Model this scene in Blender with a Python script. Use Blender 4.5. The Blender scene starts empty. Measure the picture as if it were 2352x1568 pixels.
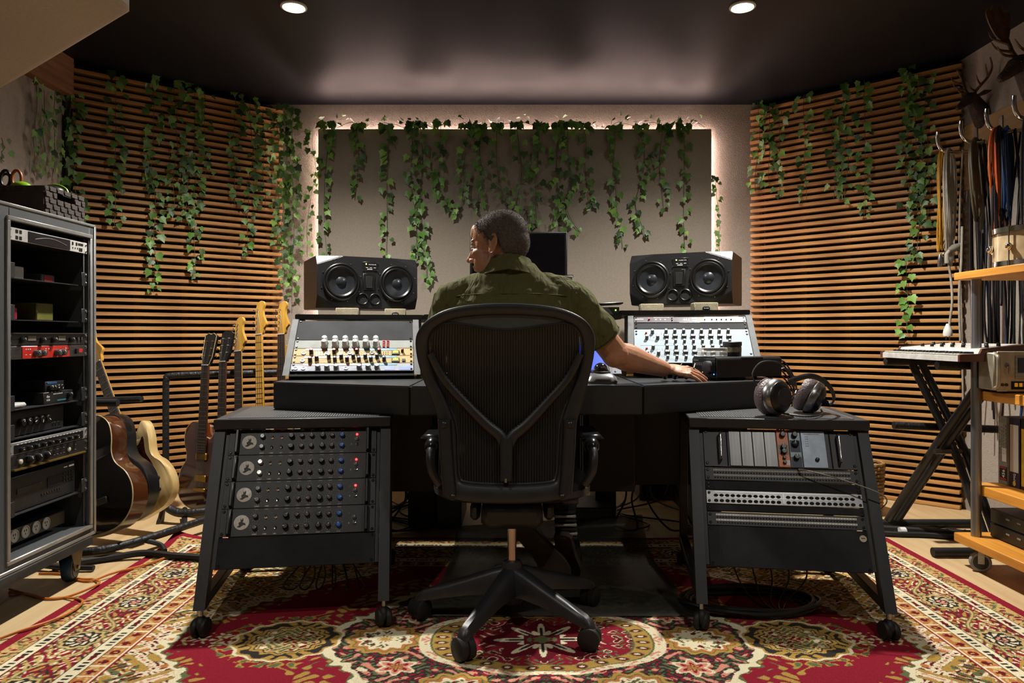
import bpy, bmesh, math, random
import numpy as np
from mathutils import Vector as V, Matrix as M, Euler
PI = math.pi; R = math.radians
S = bpy.context.scene; COL = S.collection
random.seed(7)
# ---------------------------------------------------------------- camera, exposure, lights
F, CX, CY, H = 1650.0, 1176.0, 770.0, 0.92
cam = bpy.data.cameras.new('camera'); cam.sensor_width = 36; cam.lens = F / 2352 * 36
cam.shift_y = (CY - 784) / 2352; cam.clip_start = .05
co = bpy.data.objects.new('camera', cam); co.location = (0, 0, H); co.rotation_euler = (PI / 2, 0, 0)
COL.objects.link(co); S.camera = co
S.view_settings.view_transform = 'Standard'; S.view_settings.look = 'None'
S.view_settings.gamma = 1; S.view_settings.use_curve_mapping = False
S.view_settings.exposure = 0.0
wd = bpy.data.worlds.new('world'); S.world = wd; wd.use_nodes = True
wd.node_tree.nodes['Background'].inputs[0].default_value = (.5, .55, .7, 1)
wd.node_tree.nodes['Background'].inputs[1].default_value = .01
S.cycles.max_bounces = 6; S.cycles.diffuse_bounces = 4; S.cycles.glossy_bounces = 3
S.cycles.transmission_bounces = 5; S.cycles.sample_clamp_indirect = 4
CEIL = 2.39
LAMPS = [(-.975, 3.21, 1), (1.03, 3.21, 1), (-1.0, .75, .20), (1.05, .75, .20)]  # last two are unseen lamps added behind the camera as weak front fill
LAMP_W = 290
for i, (x, y, k) in enumerate(LAMPS):
    for size, kk in ((140, 1), (176, .11)):          # main beam and wide spill of the same lamp
        l = bpy.data.lights.new('downlight_or_fill_beam', 'SPOT'); l.energy = LAMP_W * k * kk
        l.color = (1, .95, .87); l.spot_size = R(size); l.spot_blend = 1; l.shadow_soft_size = .03
        o = bpy.data.objects.new('downlight_or_fill_beam', l); o.location = (x, y, CEIL - .03); COL.objects.link(o)

# ---------------------------------------------------------------- helpers
def P(px, py, Y): return V(((px - CX) * Y / F, Y, H - (py - CY) * Y / F))
def lin(c):
    if isinstance(c, str): c = tuple(int(c[i:i + 2], 16) / 255 for i in (0, 2, 4))
    return tuple(x / 12.92 if x <= .04045 else ((x + .055) / 1.055) ** 2.4 for x in c)
class N:
    def __init__(s, name):
        s.m = bpy.data.materials.new(name); s.m.use_nodes = True; s.t = s.m.node_tree
        s.b = s.t.nodes['Principled BSDF']
    def n(s, typ, **k):
        x = s.t.nodes.new('ShaderNode' + typ)
        for a, v in k.items():
            if a.startswith('i_'): x.inputs[a[2:].replace('_', ' ')].default_value = v
            else: setattr(x, a, v)
        return x
    def l(s, a, b): s.t.links.new(a, b)
    def mix(s, fac, a, b, mode='MIX'):
        x = s.n('Mix', data_type='RGBA', blend_type=mode)
        for sock, v in ((x.inputs[0], fac), (x.inputs[6], a), (x.inputs[7], b)):
            if hasattr(v, 'links') or hasattr(v, 'is_linked'): s.l(v, sock)
            elif isinstance(v, (int, float)): sock.default_value = v
            else: sock.default_value = (*v, 1)
        return x.outputs[2]
MC = {}
def mat(name, col='808080', rough=.5, metal=0, var=.12, scale=25, bump=0, bscale=200, emit=0, ecol=None, spec=.5,
        rnd=0, stretch=None, col2=None, trans=0, coat=0, alpha=1, sheen=0):
    if name in MC: return MC[name]
    a = N(name); b = a.b; c = lin(col)
    tc = a.n('TexCoord'); co_ = tc.outputs['Object']
    if stretch:
        mp = a.n('Mapping'); mp.inputs['Scale'].default_value = stretch; a.l(co_, mp.inputs[0]); co_ = mp.outputs[0]
    nz = a.n('TexNoise', i_Scale=scale, i_Detail=4.0); a.l(co_, nz.inputs['Vector'])
    c2 = lin(col2) if col2 else tuple(x * (1 - var * 2.2) for x in c)
    mr = a.n('MapRange'); mr.inputs[1].default_value = .35; mr.inputs[2].default_value = .65; a.l(nz.outputs[0], mr.inputs[0])
    out = a.mix(mr.outputs[0], c2, c)
    if rnd:
        oi = a.n('ObjectInfo'); hs = a.n('HueSaturation')
        m2 = a.n('MapRange'); m2.inputs[3].default_value = 1 - rnd; m2.inputs[4].default_value = 1 + rnd
        a.l(oi.outputs['Random'], m2.inputs[0]); a.l(m2.outputs[0], hs.inputs['Value']); a.l(out, hs.inputs['Color']); out = hs.outputs[0]
    a.l(out, b.inputs['Base Color'])
    b.inputs['Roughness'].default_value = rough; b.inputs['Metallic'].default_value = metal
    b.inputs['Specular IOR Level'].default_value = spec
    if trans: b.inputs['Transmission Weight'].default_value = trans; b.inputs['IOR'].default_value = 1.45
    if coat: b.inputs['Coat Weight'].default_value = coat; b.inputs['Coat Roughness'].default_value = .08
    if alpha < 1: b.inputs['Alpha'].default_value = alpha
    if sheen: b.inputs['Sheen Weight'].default_value = sheen
    if bump:
        n2 = a.n('TexNoise', i_Scale=bscale, i_Detail=3.0); a.l(co_, n2.inputs['Vector'])
        bp = a.n('Bump'); bp.inputs['Strength'].default_value = bump; bp.inputs['Distance'].default_value = .01
        a.l(n2.outputs[0], bp.inputs['Height']); a.l(bp.outputs[0], b.inputs['Normal'])
    if emit:
        b.inputs['Emission Color'].default_value = (*lin(ecol or col), 1); b.inputs['Emission Strength'].default_value = emit
    MC[name] = a.m; return a.m

class MB:
    def __init__(s): s.v = []; s.f = []; s.mi = []
    def add(s, vs, fs, T=None, mi=0):
        o = len(s.v)
        s.v += [tuple(T @ V(p)) if T else tuple(p) for p in vs]
        s.f += [tuple(i + o for i in f) for f in fs]; s.mi += [mi] * len(fs); return s
    def box(s, c, d, T=None, b=0, mi=0):
        hx, hy, hz = d[0] / 2, d[1] / 2, d[2] / 2; c = V(c)
        if b <= 0:
            vs = [c + V((x * hx, y * hy, z * hz)) for z in (-1, 1) for y in (-1, 1) for x in (-1, 1)]
            return s.add(vs, [(0, 2, 3, 1), (4, 5, 7, 6), (0, 1, 5, 4), (2, 6, 7, 3), (0, 4, 6, 2), (1, 3, 7, 5)], T, mi)
        b = min(b, hx * .95, hy * .95, hz * .95)
        vs = []; ix = {}
        for x in (-1, 1):
            for y in (-1, 1):
                for z in (-1, 1):
                    for k in range(3):
                        e = [hx - b, hy - b, hz - b]; e[k] += b
                        ix[x, y, z, k] = len(vs); vs.append(c + V((x * e[0], y * e[1], z * e[2])))
        fs = []
        def q(ids, out):
            a = [vs[i] for i in ids]; n = (a[1] - a[0]).cross(a[2] - a[0])
            fs.append(tuple(ids) if n.dot(V(out)) > 0 else tuple(reversed(ids)))
        for k in range(3):
            i, j = [t for t in range(3) if t != k]
            for sg in (-1, 1):
                ids = []
                for a, bb in ((-1, -1), (1, -1), (1, 1), (-1, 1)):
                    t = [0, 0, 0]; t[k] = sg; t[i] = a; t[j] = bb; ids.append(ix[t[0], t[1], t[2], k])
                o = [0, 0, 0]; o[k] = sg; q(ids, o)
            for a in (-1, 1):
                for bb in (-1, 1):
                    t0 = [0, 0, 0]; t0[i] = a; t0[j] = bb; t0[k] = -1; t1 = list(t0); t1[k] = 1
                    o = [0, 0, 0]; o[i] = a; o[j] = bb
                    q([ix[(*t0, i)], ix[(*t1, i)], ix[(*t1, j)], ix[(*t0, j)]], o)
        for x in (-1, 1):
            for y in (-1, 1):
                for z in (-1, 1): q([ix[x, y, z, 0], ix[x, y, z, 1], ix[x, y, z, 2]], (x, y, z))
        return s.add(vs, fs, T, mi)
    def ring(s, rings, closed=False, caps=True, T=None, mi=0):
        n = len(rings[0]); vs = [p for r in rings for p in r]; fs = []; m = len(rings)
        for a in range(m if closed else m - 1):
            b = (a + 1) % m
            for i in range(n): j = (i + 1) % n; fs.append((a * n + i, a * n + j, b * n + j, b * n + i))
        if caps and not closed: fs += [tuple(reversed(range(n))), tuple(range((m - 1) * n, m * n))]
        return s.add(vs, fs, T, mi)
    def tube(s, pts, r, n=8, closed=False, caps=True, T=None, mi=0, up=None, flat=1):
        pts = [V(p) for p in pts]; m = len(pts); rr = r if isinstance(r, (list, tuple)) else [r] * m
        rings = []; prev = None
        for i, p in enumerate(pts):
            if closed: t = pts[(i + 1) % m] - pts[i - 1]
            else: t = pts[min(i + 1, m - 1)] - pts[max(i - 1, 0)]
            if t.length < 1e-9: t = V((0, 0, 1))
            t.normalize()
            if prev is None:
                a = V(up) if up else (V((0, 0, 1)) if abs(t.z) < .9 else V((1, 0, 0)))
            else: a = prev
            u = a - t * a.dot(t)
            if u.length < 1e-6: u = t.orthogonal()
            u.normalize(); w = t.cross(u); prev = u
            rings.append([p + u * (math.cos(2 * PI * k / n) * rr[i]) + w * (math.sin(2 * PI * k / n) * rr[i] * flat) for k in range(n)])
        return s.ring(rings, closed, caps, T, mi)
    def cyl(s, p0, p1, r0, r1=None, n=16, T=None, mi=0): return s.tube([p0, p1], [r0, r0 if r1 is None else r1], n, T=T, mi=mi)
    def lathe(s, prof, n=24, T=None, mi=0, caps=True):
        return s.ring([[V((r * math.cos(2 * PI * k / n), r * math.sin(2 * PI * k / n), z)) for k in range(n)] for r, z in prof], False, caps, T, mi)
    def prism(s, poly, z0, z1, T=None, mi=0):
        n = len(poly); a = sum(poly[i][0] * poly[(i + 1) % n][1] - poly[(i + 1) % n][0] * poly[i][1] for i in range(n))
        if a < 0: poly = poly[::-1]
        return s.ring([[V((x, y, z)) for x, y in poly] for z in (z0, z1)], T=T, mi=mi)
    def sph(s, c, r, n=16, m=10, T=None, mi=0):
        if isinstance(r, (int, float)): r = (r, r, r)
        c = V(c)
        rings = [[c + V((r[0] * math.sin(a) * math.cos(2 * PI * k / n), r[1] * math.sin(a) * math.sin(2 * PI * k / n), -r[2] * math.cos(a)))
                  for k in range(n)] for a in [PI * (j + .02) / (m + .04) for j in range(m + 1)]]
        return s.ring(rings, T=T, mi=mi)
    def mesh(s, name, mats, ang=40, smooth=True):
        me = bpy.data.meshes.new(name); me.from_pydata(s.v, [], s.f)
        for m in (mats if isinstance(mats, (list, tuple)) else [mats]): me.materials.append(m)
        if any(s.mi): me.polygons.foreach_set('material_index', s.mi)
        if smooth:
            me.polygons.foreach_set('use_smooth', [True] * len(s.f)); me.set_sharp_from_angle(angle=R(ang))
        me.update(); return me
    def build(s, name, mats, parent=None, loc=None, rot=None, **k):
        return inst(s.mesh(name, mats, **k), name, parent, loc, rot)
def inst(me, name, parent=None, loc=None, rot=None, sc=None):
    o = bpy.data.objects.new(name, me); COL.objects.link(o)
    if parent: o.parent = parent
    if loc is not None: o.location = loc
    if rot is not None:
        if isinstance(rot, M): o.rotation_euler = rot.to_euler()
        else: o.rotation_euler = rot
    if sc is not None: o.scale = sc if hasattr(sc, '__len__') else (sc,) * 3
    return o
def tag(o, label=None, cat=None, group=None, kind=None):
    if label: o['label'] = label
    if cat: o['category'] = cat
    if group: o['group'] = group
    if kind: o['kind'] = kind
    return o
def thing(name, label, cat, loc=(0, 0, 0), rot=(0, 0, 0), group=None):
    o = bpy.data.objects.new(name, None); COL.objects.link(o); o.location = loc; o.empty_display_size = .05
    o.rotation_euler = rot.to_euler() if isinstance(rot, M) else rot
    return tag(o, label, cat, group)
def struct(o, label=None): o['kind'] = 'structure'; 
def copy_tree(o, parent=None):
    c = o.copy(); COL.objects.link(c)
    if parent: c.parent = parent
    for ch in KIDS(o): copy_tree(ch, c)
    return c
def KIDS(o): return [x for x in o.children]
def text(body, size, parent, loc, rot, m, name='lettering', al='CENTER', ext=.0002, sx=1):
    c = bpy.data.curves.new(name, 'FONT'); c.body = body; c.size = size; c.align_x = al; c.align_y = 'CENTER'; c.extrude = ext
    c.resolution_u = 2; c.materials.append(m)
    o = inst(c, name, parent, loc, rot)
    if sx != 1: o.scale = (sx, 1, 1)
    return o
def Tm(loc=(0, 0, 0), rx=0, ry=0, rz=0): return M.Translation(loc) @ Euler((rx, ry, rz)).to_matrix().to_4x4()
def spline(pts, n=8, closed=False):
    pts = [V(p) for p in pts]; m = len(pts); out = []
    for i in range(m if closed else m - 1):
        p0 = pts[i - 1] if (closed or i > 0) else pts[0]; p1 = pts[i]; p2 = pts[(i + 1) % m]
        p3 = pts[(i + 2) % m] if closed else pts[min(i + 2, m - 1)]
        for k in range(n):
            t = k / n
            out.append(.5 * ((2 * p1) + (p2 - p0) * t + (2 * p0 - 5 * p1 + 4 * p2 - p3) * t * t + (3 * p1 - p0 - 3 * p2 + p3) * t ** 3))
    if not closed: out.append(pts[-1])
    return out
def spl2(pts, n=6, closed=True): return [(p.x, p.y) for p in spline([(a, b, 0) for a, b in pts], n, closed)]

# ---------------------------------------------------------------- materials
def wood(name, c1, c2, rough=.5, axis='X', sc=1, rnd=0, coat=0):
    st = {'X': (2, 30, 30), 'Y': (30, 2, 30), 'Z': (30, 30, 2)}[axis]
    return mat(name, c1, rough, col2=c2, scale=1.6 * sc, stretch=st, rnd=rnd, bump=.05, bscale=6, coat=coat)
M_BLACK = mat('black_powder_coat', '232427', .45, bump=.08, bscale=600)
M_BLK2 = mat('black_plastic', '111112', .38)
M_RUB = mat('black_rubber', '0c0c0d', .6)
M_DARK = mat('dark_void_felt', '050506', .9)
M_DESK = mat('desk_black_laminate', '1d1f22', .38, bump=.25, bscale=900, var=.2, scale=300)
M_CHR = mat('chrome', 'd8d8d8', .12, 1, var=.02)
M_STEEL = mat('brushed_steel', '9a9a98', .32, 1, scale=3, stretch=(1, 60, 60))
M_ALU = mat('aluminium_silver', 'b9bcc0', .35, .7, var=.05)
M_WHITE = mat('white_paint', 'e4e2dc', .5, var=.04)
M_WTXT = mat('white_print', 'dcdcda', .6, var=.02)
M_RED = mat('red_paint', 'b3202a', .4)
M_BLUEK = mat('blue_knob_plastic', '1c5fc4', .35)
M_GRAYK = mat('gray_knob_plastic', 'a0a3a3', .4)
M_SLAT = mat('slat_cedar', 'c59356', .55, col2='9c6b3a', scale=1.5, stretch=(2, 30, 30), rnd=.16, bump=.05, bscale=6)
M_SHELF = wood('beech_shelf', 'd9963a', 'c17f2c', .42, 'Y')
M_FLOOR = wood('pale_floor', 'cbb186', 'bda074', .5, 'Y', .6)
# ---------------------------------------------------------------- room shell
def slab(name, x0, x1, y0, y1, z0, z1, m, **k):
    o = MB().box(((x0 + x1) / 2, (y0 + y1) / 2, (z0 + z1) / 2), (x1 - x0, y1 - y0, z1 - z0)).build(name, m, **k)
    o['kind'] = 'structure'; return o
M_WALL = mat('cream_plaster', 'a0968b', .85, var=.05, scale=60, bump=.35, bscale=160)
M_CEIL = mat('navy_ceiling', '080a15', .5, var=.12, scale=3, spec=.33)
M_SOFF = mat('cream_soffit', 'b3a48f', .85, var=.04, scale=80, bump=.2, bscale=200)
M_BEAM = wood('varnished_beam', '8a5f33', '6d4827', .5, 'Y')
XL, XR, YB, YF = -2.38, 2.40, 4.58, -1.6
BL = [(-2.352, 3.84), (-1.46, 4.58)]; BR = [(1.517, 4.58), (2.362, 3.78)]
slab('floor', XL - .1, XR + .1, YF - .1, YB + .1, -.06, 0, M_FLOOR)
slab('ceiling', XL - .1, XR + .1, YF - .1, YB + .1, CEIL, CEIL + .06, M_CEIL)
slab('wall_back', XL, XR, YB, YB + .1, 0, CEIL, M_WALL)
slab('wall_left', XL - .1, XL, YF - .1, YB, 0, CEIL, M_WALL)
slab('wall_right', XR, XR + .1, YF - .1, YB, 0, CEIL, M_WALL)
slab('wall_rear', XL, XR, YF - .1, YF, 0, CEIL, M_WALL)
# timber head beam on the left wall
slab('trim_1', XL, XL + .05, 2.2, 3.82, 2.19, CEIL - .002, M_BEAM)
# lowered soffit, upper left
pts = [(-1.30, 2.44), (-2.044, 3.02), (-2.379, 3.27), (-2.379, -1.59), (-1.28, -1.59), (-1.28, 2.40)]
b = MB(); rp = []
poly = [V((x, y, 0)) for x, y in pts]
cx_, cy_ = -2.0, .8
for dz, ins in ((2.0, .03), (2.006, .012), (2.02, 0), (2.16, 0), (2.16, .0)):
    rp.append([V((x - (.0 if x < -2.3 else ins), y - (ins if y > 2 else 0), dz)) for x, y in pts])
b.ring(rp[:4]); o = b.build('soffit', M_SOFF); o['kind'] = 'structure'
slab('trim_2', XL, XL + .02, 3.80, 3.86, 0, CEIL - .002, mat('dark_edge_board', '15130f', .7))
# slatted walls
PITCH = .0395
def slat_wall(name, A, B, flip):
    A = V((*A, 0)); B = V((*B, 0)); d = (B - A); L = d.length; d.normalize(); ang = math.atan2(d.y, d.x)
    root = MB().box((L / 2, .075, CEIL / 2), (L + .02, .012, CEIL - .01)).build(name, M_DARK, loc=A, rot=(0, 0, ang)); root['kind'] = 'structure'
    me = MB().box((0, 0, 0), (L, .042, .0205), b=.0015).mesh('slat', M_SLAT)
    n = int((CEIL - .01) / PITCH)
    for i in range(n + 1):
        z = .012 + i * PITCH
        if z > CEIL - .012: break
        o = inst(me, 'slat', root, (L / 2 + random.uniform(-.002, .002) - (-.004 if i % 2 else .004), .021, z), (0, 0, random.uniform(-.0008, .0008)))
    pm = MB().box((0, 0, CEIL / 2), (.035, .024, CEIL - .02)).mesh('batten', mat('dark_batten', '2a1f15', .7))
    for t in (.04, .28, .5, .73, .96): inst(pm, 'batten', root, (L * t, .055, 0))
    return root
slat_wall('wall_back_left', BL[0], BL[1], 0)
slat_wall('wall_back_right', BR[0], BR[1], 1)
# low timber frames with cloth under the back wall corners (left one seen beside the desk)
M_PINE = wood('pine_frame', 'b98f55', 'a27a45', .55, 'Z')
def cloth_frame(x0, x1, lab):
    t = thing('speaker_cloth_frame', lab, 'frame', ((x0 + x1) / 2, 4.53, 0))
    w = x1 - x0; z1 = .86
    b = MB()
    for x in (-w / 2 + .035, w / 2 - .035): b.box((x, 0, z1 / 2), (.07, .03, z1), b=.003)
    b.box((0, 0, z1 - .035), (w - .14, .028, .07), b=.003); b.box((0, 0, .05), (w - .14, .028, .1), b=.003)
    b.build('timber_frame', M_PINE, t)
    MB().box((0, .008, z1 / 2), (w - .14, .008, z1 - .16)).build('cloth', mat('grille_mesh', '4d4a42', .8, bump=.4, bscale=900), t)
cloth_frame(-1.45, -.6, 'pine frame with dark mesh low on the back wall behind the left desk wing')
cloth_frame(.72, 1.50, 'pine frame with dark mesh low on the back wall behind the right desk wing')
# two recessed downlights, then two added fill lamps behind the viewer
M_GLOW = mat('lamp_glow', 'fff2dc', .5, emit=14, ecol='fff0d8', var=.01)
M_TRIMW = mat('lamp_trim_white', 'd8d4cc', .4, var=.03)
places = ['left recessed ceiling downlight, nearer the ivy slat wall with guitars', 'right recessed ceiling downlight, nearer the deer heads',
          'left added fill lamp on the ceiling behind the viewer', 'right added fill lamp on the ceiling behind the viewer']
for i, (x, y, k) in enumerate(LAMPS):
    t = thing('downlight', places[i], 'lamp', (x, y, CEIL), group='recessed downlights')
    MB().lathe([(.058, 0), (.058, -.006), (.05, -.009), (.046, -.004), (.044, .0)], 32).build('trim_ring', M_TRIMW, t)
    MB().lathe([(.0, -.0045), (.030, -.0045), (.044, -.003), (.044, -.001)], 32).build('lens', M_GLOW if k == 1 else mat('fill_lamp_glow', 'fff2dc', .5, emit=2, ecol='fff0d8', var=.01), t)
# backlit acoustic panel
M_PANEL = mat('beige_acoustic_cloth', '91877a', .92, var=.05, scale=90, bump=.3, bscale=300)
PX0, PX1, PZ0, PZ1, PY = -1.203, 1.238, .75, 2.20, 4.455
t = thing('acoustic_absorber', 'large beige cloth acoustic panel on the back wall, lit from behind and hung with ivy', 'panel', (0, PY, PZ0))
MB().box(((PX0 + PX1) / 2, .025, (PZ1 - PZ0) / 2), (PX1 - PX0, .05, PZ1 - PZ0), b=.004).build('cloth_face', M_PANEL, t)
MB().box(((PX0 + PX1) / 2, .078, (PZ1 - PZ0) / 2), (PX1 - PX0 - .3, .056, PZ1 - PZ0 - .3)).build('stand_off', M_DARK, t)
t = thing('light_strip', 'white LED strip glowing round the edge of the beige wall panel', 'light', (0, PY + .088, 0))
M_LED = mat('led_emitter', 'fff0ea', .5, emit=85, ecol='ffdcd2', var=.01)
d = .003
for nm, a, c in (('top_strip', (PX0, PZ1 - d), (PX1, PZ1 - d)), ('left_strip', (PX0 + d, .90), (PX0 + d, PZ1 - d)), ('right_strip', (PX1 - d, .90), (PX1 - d, PZ1 - d))):
    MB().box(((a[0] + c[0]) / 2, .012, (a[1] + c[1]) / 2), (max(abs(c[0] - a[0]), .008), .006, max(abs(c[1] - a[1]), .008))).build(nm, M_LED, t)
b = MB()
for k in range(60): b.box((PX1 + .004, -.0, PZ0 + .2 + k * .021), (.005, .004, .007))
b.build('led_beads', M_LED, t)

# ---------------------------------------------------------------- rug
def make_rug():
    X0, Y0, hw, hd = .09, 2.152, 1.60, 1.083
    xs = np.linspace(-hw, hw, 1025)
    ys = np.concatenate([np.linspace(-hd, -.45, 60)[:-1], np.linspace(-.45, hd, 500)])
    x, y = np.meshgrid(xs, ys); ax, ay = np.abs(x), np.abs(y)
    col = np.zeros(x.shape + (3,)); pal = {k: np.array(lin(v)) for k, v in dict(
        crim='841b2b', dred='611420', cream='d9cfae', gold='a98742', olive='5c6541', char='2e2b29', pink='c98872', orange='b0703c', tan='bfa26a').items()}
    def put(m, c): col[m] = pal[c]
    rng = np.random.RandomState(3)
    def orn(u, v, s, k=1.7): return np.sin(u / s + k * np.sin(v / s * .83 + .6)) * np.sin(v / s * 1.1 + k * np.sin(u / s * .71 + 1.1))
    def rag(amp, s=.012): return amp * (np.sin(ax / s + 2 * np.sin(ay / s * .7)) + np.sin(ay / s * 1.3 + 2 * np.sin(ax / s * .6)))
    col[:] = pal['crim']
    # field
    mx = ax; my = ay
    big = orn(ax, ay, .022); fine = orn(ax + .3, ay + .2, .0078, 2.2); mid = orn(ax + .7, ay + .1, .0135, 2.0)
    r = np.sqrt(x ** 2 + (y * 1.0) ** 2); th = np.arctan2(y, x)
    # spandrels
    xb = 1.10 - .50 * ay - .55 * ay ** 2 + .035 * np.abs(np.sin(ay * 16)) + rag(.008)
    s = ax - xb
    put((s > -.075) & (mid > .28) & (big > -.2), 'gold'); put((s > -.07) & (mid > .18) & (mid < .28) & (big > -.2), 'olive')
    put(s > -.008, 'olive'); put(s > .0, 'cream'); m = s > .02
    put(m & (fine > .45), 'dred'); put(m & (fine < -.6), 'pink'); put(m & (big > .55), 'gold'); put(m & (big > .55) & (big < .62), 'olive'); put(m & (big < -.7), 'orange')
    put((s > .12) & (mid > .1), 'gold'); put((s > .12) & (mid < -.35), 'olive'); put((s > .12) & (fine > .6), 'dred')
    # arabesques in red field around the medallion and pendants
    rm = np.sqrt((ax / .62) ** 2 + (ay / .50) ** 2) - .10 * np.abs(np.cos(th * 4)) + rag(.012)
    z = (rm > .9) & (rm < 1.18) & (s < -.05)
    put(z & (mid > .12), 'olive'); put(z & (mid > .22), 'gold')
    px_ = ax - .76
    rp = np.sqrt((px_ / .145) ** 2 + (ay / .128) ** 2) + .04 * np.cos(np.arctan2(ay, px_) * 14) + rag(.01)
    z = (rp < 1.45) & (s < -.02); put(z & (mid + fine * .4 > .1), 'gold'); put(z & (mid > .5), 'olive')
    z = (np.sqrt(((ax - 1.0) / .09) ** 2 + (ay / .05) ** 2) < 1) ; put(z & (fine + mid > .0), 'gold'); put(z & (fine > .3), 'cream')
    # medallion ground
    put(rm < .97, 'olive'); put(rm < .955, 'cream'); put(rm < .90, 'char')
    z = rm < .9; put(z & (fine > .35), 'olive'); put(z & (mid > .42), 'pink'); put(z & (fine < -.55), 'crim')
    for k in range(12):
        a = k * PI / 6; cx, cy = .47 * math.cos(a), .36 * math.sin(a)
        q = np.sqrt((x - cx) ** 2 + ((y - cy) * 1.15) ** 2); aa = np.arctan2(y - cy, x - cx)
        q2 = q + .009 * np.cos(aa * 11)
        if k % 2 == 0:
            put(q2 < .112, 'gold'); put(q2 < .098, 'olive'); put(q2 < .093, 'orange'); put(q2 < .080, 'cream')
            put((q2 < .072) & (mid > .25), 'dred'); put((q2 < .072) & (fine < -.45), 'olive'); put((q2 < .05) & (np.cos(aa * 8) > .1) & (q2 > .02), 'cream'); put(q2 < .018, 'gold')
        else:
            q3 = q + .012 * np.cos(aa * 6); put(q3 < .05, 'cream'); put(q3 < .04, 'pink'); put(q3 < .025, 'crim'); put(q3 < .012, 'gold')
    # ring
    e = np.sqrt((x / .335) ** 2 + (y / .20) ** 2) + .025 * np.cos(th * 8)
    put(e < 1.12, 'cream'); put((e < 1.10) & (fine > .3), 'pink'); put(e < 1.02, 'olive'); put(e < 1.0, 'gold')
    tt = np.arctan2(y / .20, x / .335)
    dd = np.sqrt(((tt * 28 / (2 * PI) + 100) % 1 - .5) ** 2 * 5 + ((e - .92) / .06) ** 2 * .3)
    put((dd < .62) & (e < 1), 'olive'); put((dd < .5) & (e < 1), 'dred'); put((dd < .25) & (e < 1), 'cream')
    put(e < .845, 'olive'); put(e < .83, 'crim')
    z = e < .83; put(z & (mid > .25), 'cream'); put(z & (mid > .5), 'dred'); put(z & (fine > .6), 'olive')
    pet = np.cos(th * 8); rr = np.sqrt((x / 1.25) ** 2 + y ** 2)
    put(rr < .125 + .02 * pet, 'dred'); put(rr < .045 + .072 * np.clip(pet, 0, 1) + .02 * np.clip(-pet, 0, 1), 'cream')
    put((rr < .03 + .06 * np.clip(np.cos(th * 8), 0, 1) ** 3) & (rr > .02), 'char')
    put((ax < .055) & (ay < .032), 'dred'); put((ax < .045) & (ay < .024) & (fine > 0), 'olive')
    # pendants
    for lim, c in ((1.12, 'cream'), (1.06, 'gold'), (1.0, 'char'), (.78, 'gold'), (.70, 'char'), (.66, 'tan')): put(rp < lim, c)
    z = rp < .62; put(z & (fine > .2), 'olive'); put(z & (fine < -.35), 'dred'); put(z & (mid > .5), 'cream'); put((rp < 1.0) & (rp > .8) & (mid > .2), 'gold')
    # borders
    dx, dy = hw - ax, hd - ay; d = np.minimum(dx, dy); t = np.where(dx < dy, ay, ax)
    def band(a, b): return (d >= a) & (d < b)
    put(d < .405, 'crim')
    put(band(0, .036), 'crim')
    z = band(.036, .10); put(z, 'tan'); u = (t % .075) / .075 - .5; w = (d - .068) / .032
    put(z & (np.abs(w - 1.6 * u * np.sign(np.sin(t / .075 * PI))) < .35) & (np.abs(u) < .38) & (fine > -.3), 'olive'); put(z & (fine > .62), 'crim'); put(z & (fine < -.75), 'gold'); put(z & ((u - .42) ** 2 * 16 + w ** 2 < .12), 'crim'); put(z & ((u + .3) ** 2 * 20 + (w + .4) ** 2 < .08), 'dred')
    for a in (.10, .146, .302, .346): put(band(a - .0035, a), 'char')
    for a in (.10, .303):
        z = band(a, a + .04); put(z, 'cream'); c = (d - a - .02) / .02
        put(z & (np.abs(c) < .42) & (np.sin(t / .0030) > -.25) & (np.sin(t / .0125) > -.55), 'char'); put(z & (np.abs(c) < .3) & (np.sin(t / .026) < -.75), 'dred')
    z = band(.146, .299); c = (d - .2225)
    o1 = orn(t, d * 1.3, .0095, 2.2); o2 = orn(t + .4, d + .2, .0145, 2.0)
    put(z, 'crim'); put(z & (o2 > .15), 'olive'); put(z & (o2 > .32), 'tan'); put(z & (o1 > .62), 'cream'); put(z & (o1 < -.6), 'char'); put(z & (o2 < -.7), 'gold')
    v = np.abs(c - .045 * np.sin(t / .30 * 2 * PI)); put(z & (v < .008), 'olive'); put(z & (v < .004), 'tan')
    u = ((t + .15) % .30) - .15; q = np.sqrt(u ** 2 * .8 + c ** 2); an = np.arctan2(c, u)
    for lim, cc in ((.062, 'olive'), (.057, 'tan'), (.047, 'char')): put(z & (q < lim + .004 * np.cos(an * 10)), cc)
    put(z & (q < .040) & (np.cos(an * 9 + q * 200) > -.1), 'cream'); put(z & (q < .022), 'char'); put(z & (q < .016) & (fine > 0), 'pink')
    z = band(.346, .392); put(z, 'orange'); c = (d - .369) / .023; u = (t % .06) / .06 - .5
    put(z & (np.abs(c) < .75) & (orn(t, d, .008) > .05), 'tan'); put(z & (u ** 2 * 9 + c ** 2 < .42) & (fine > -.5), 'dred'); put(z & (np.abs(u - .4) < .06), 'cream')
    put(band(.392, .398), 'cream')
    # geometry
    ny, nx = x.shape
    z = .009 + .0015 * np.sin(x * 5 + 1) * np.sin(y * 4) + .0008 * rng.rand(ny, nx)
    cr = np.clip(1 - np.sqrt((x + hw) ** 2 + (y - hd) ** 2) / .16, 0, 1); z = z + .035 * cr ** 1.5 # lifted far left corner
    vx = x + X0; vy = y + Y0 + .004 * np.sin(x * 9)
    co_ = np.stack([vx, vy, z], -1).reshape(-1, 3)
    i = np.arange(ny - 1)[:, None] * nx + np.arange(nx - 1)[None]; q = np.stack([i, i + 1, i + nx + 1, i + nx], -1).reshape(-1, 4)
    me = bpy.data.meshes.new('rug'); me.vertices.add(len(co_)); me.vertices.foreach_set('co', co_.ravel())
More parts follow.
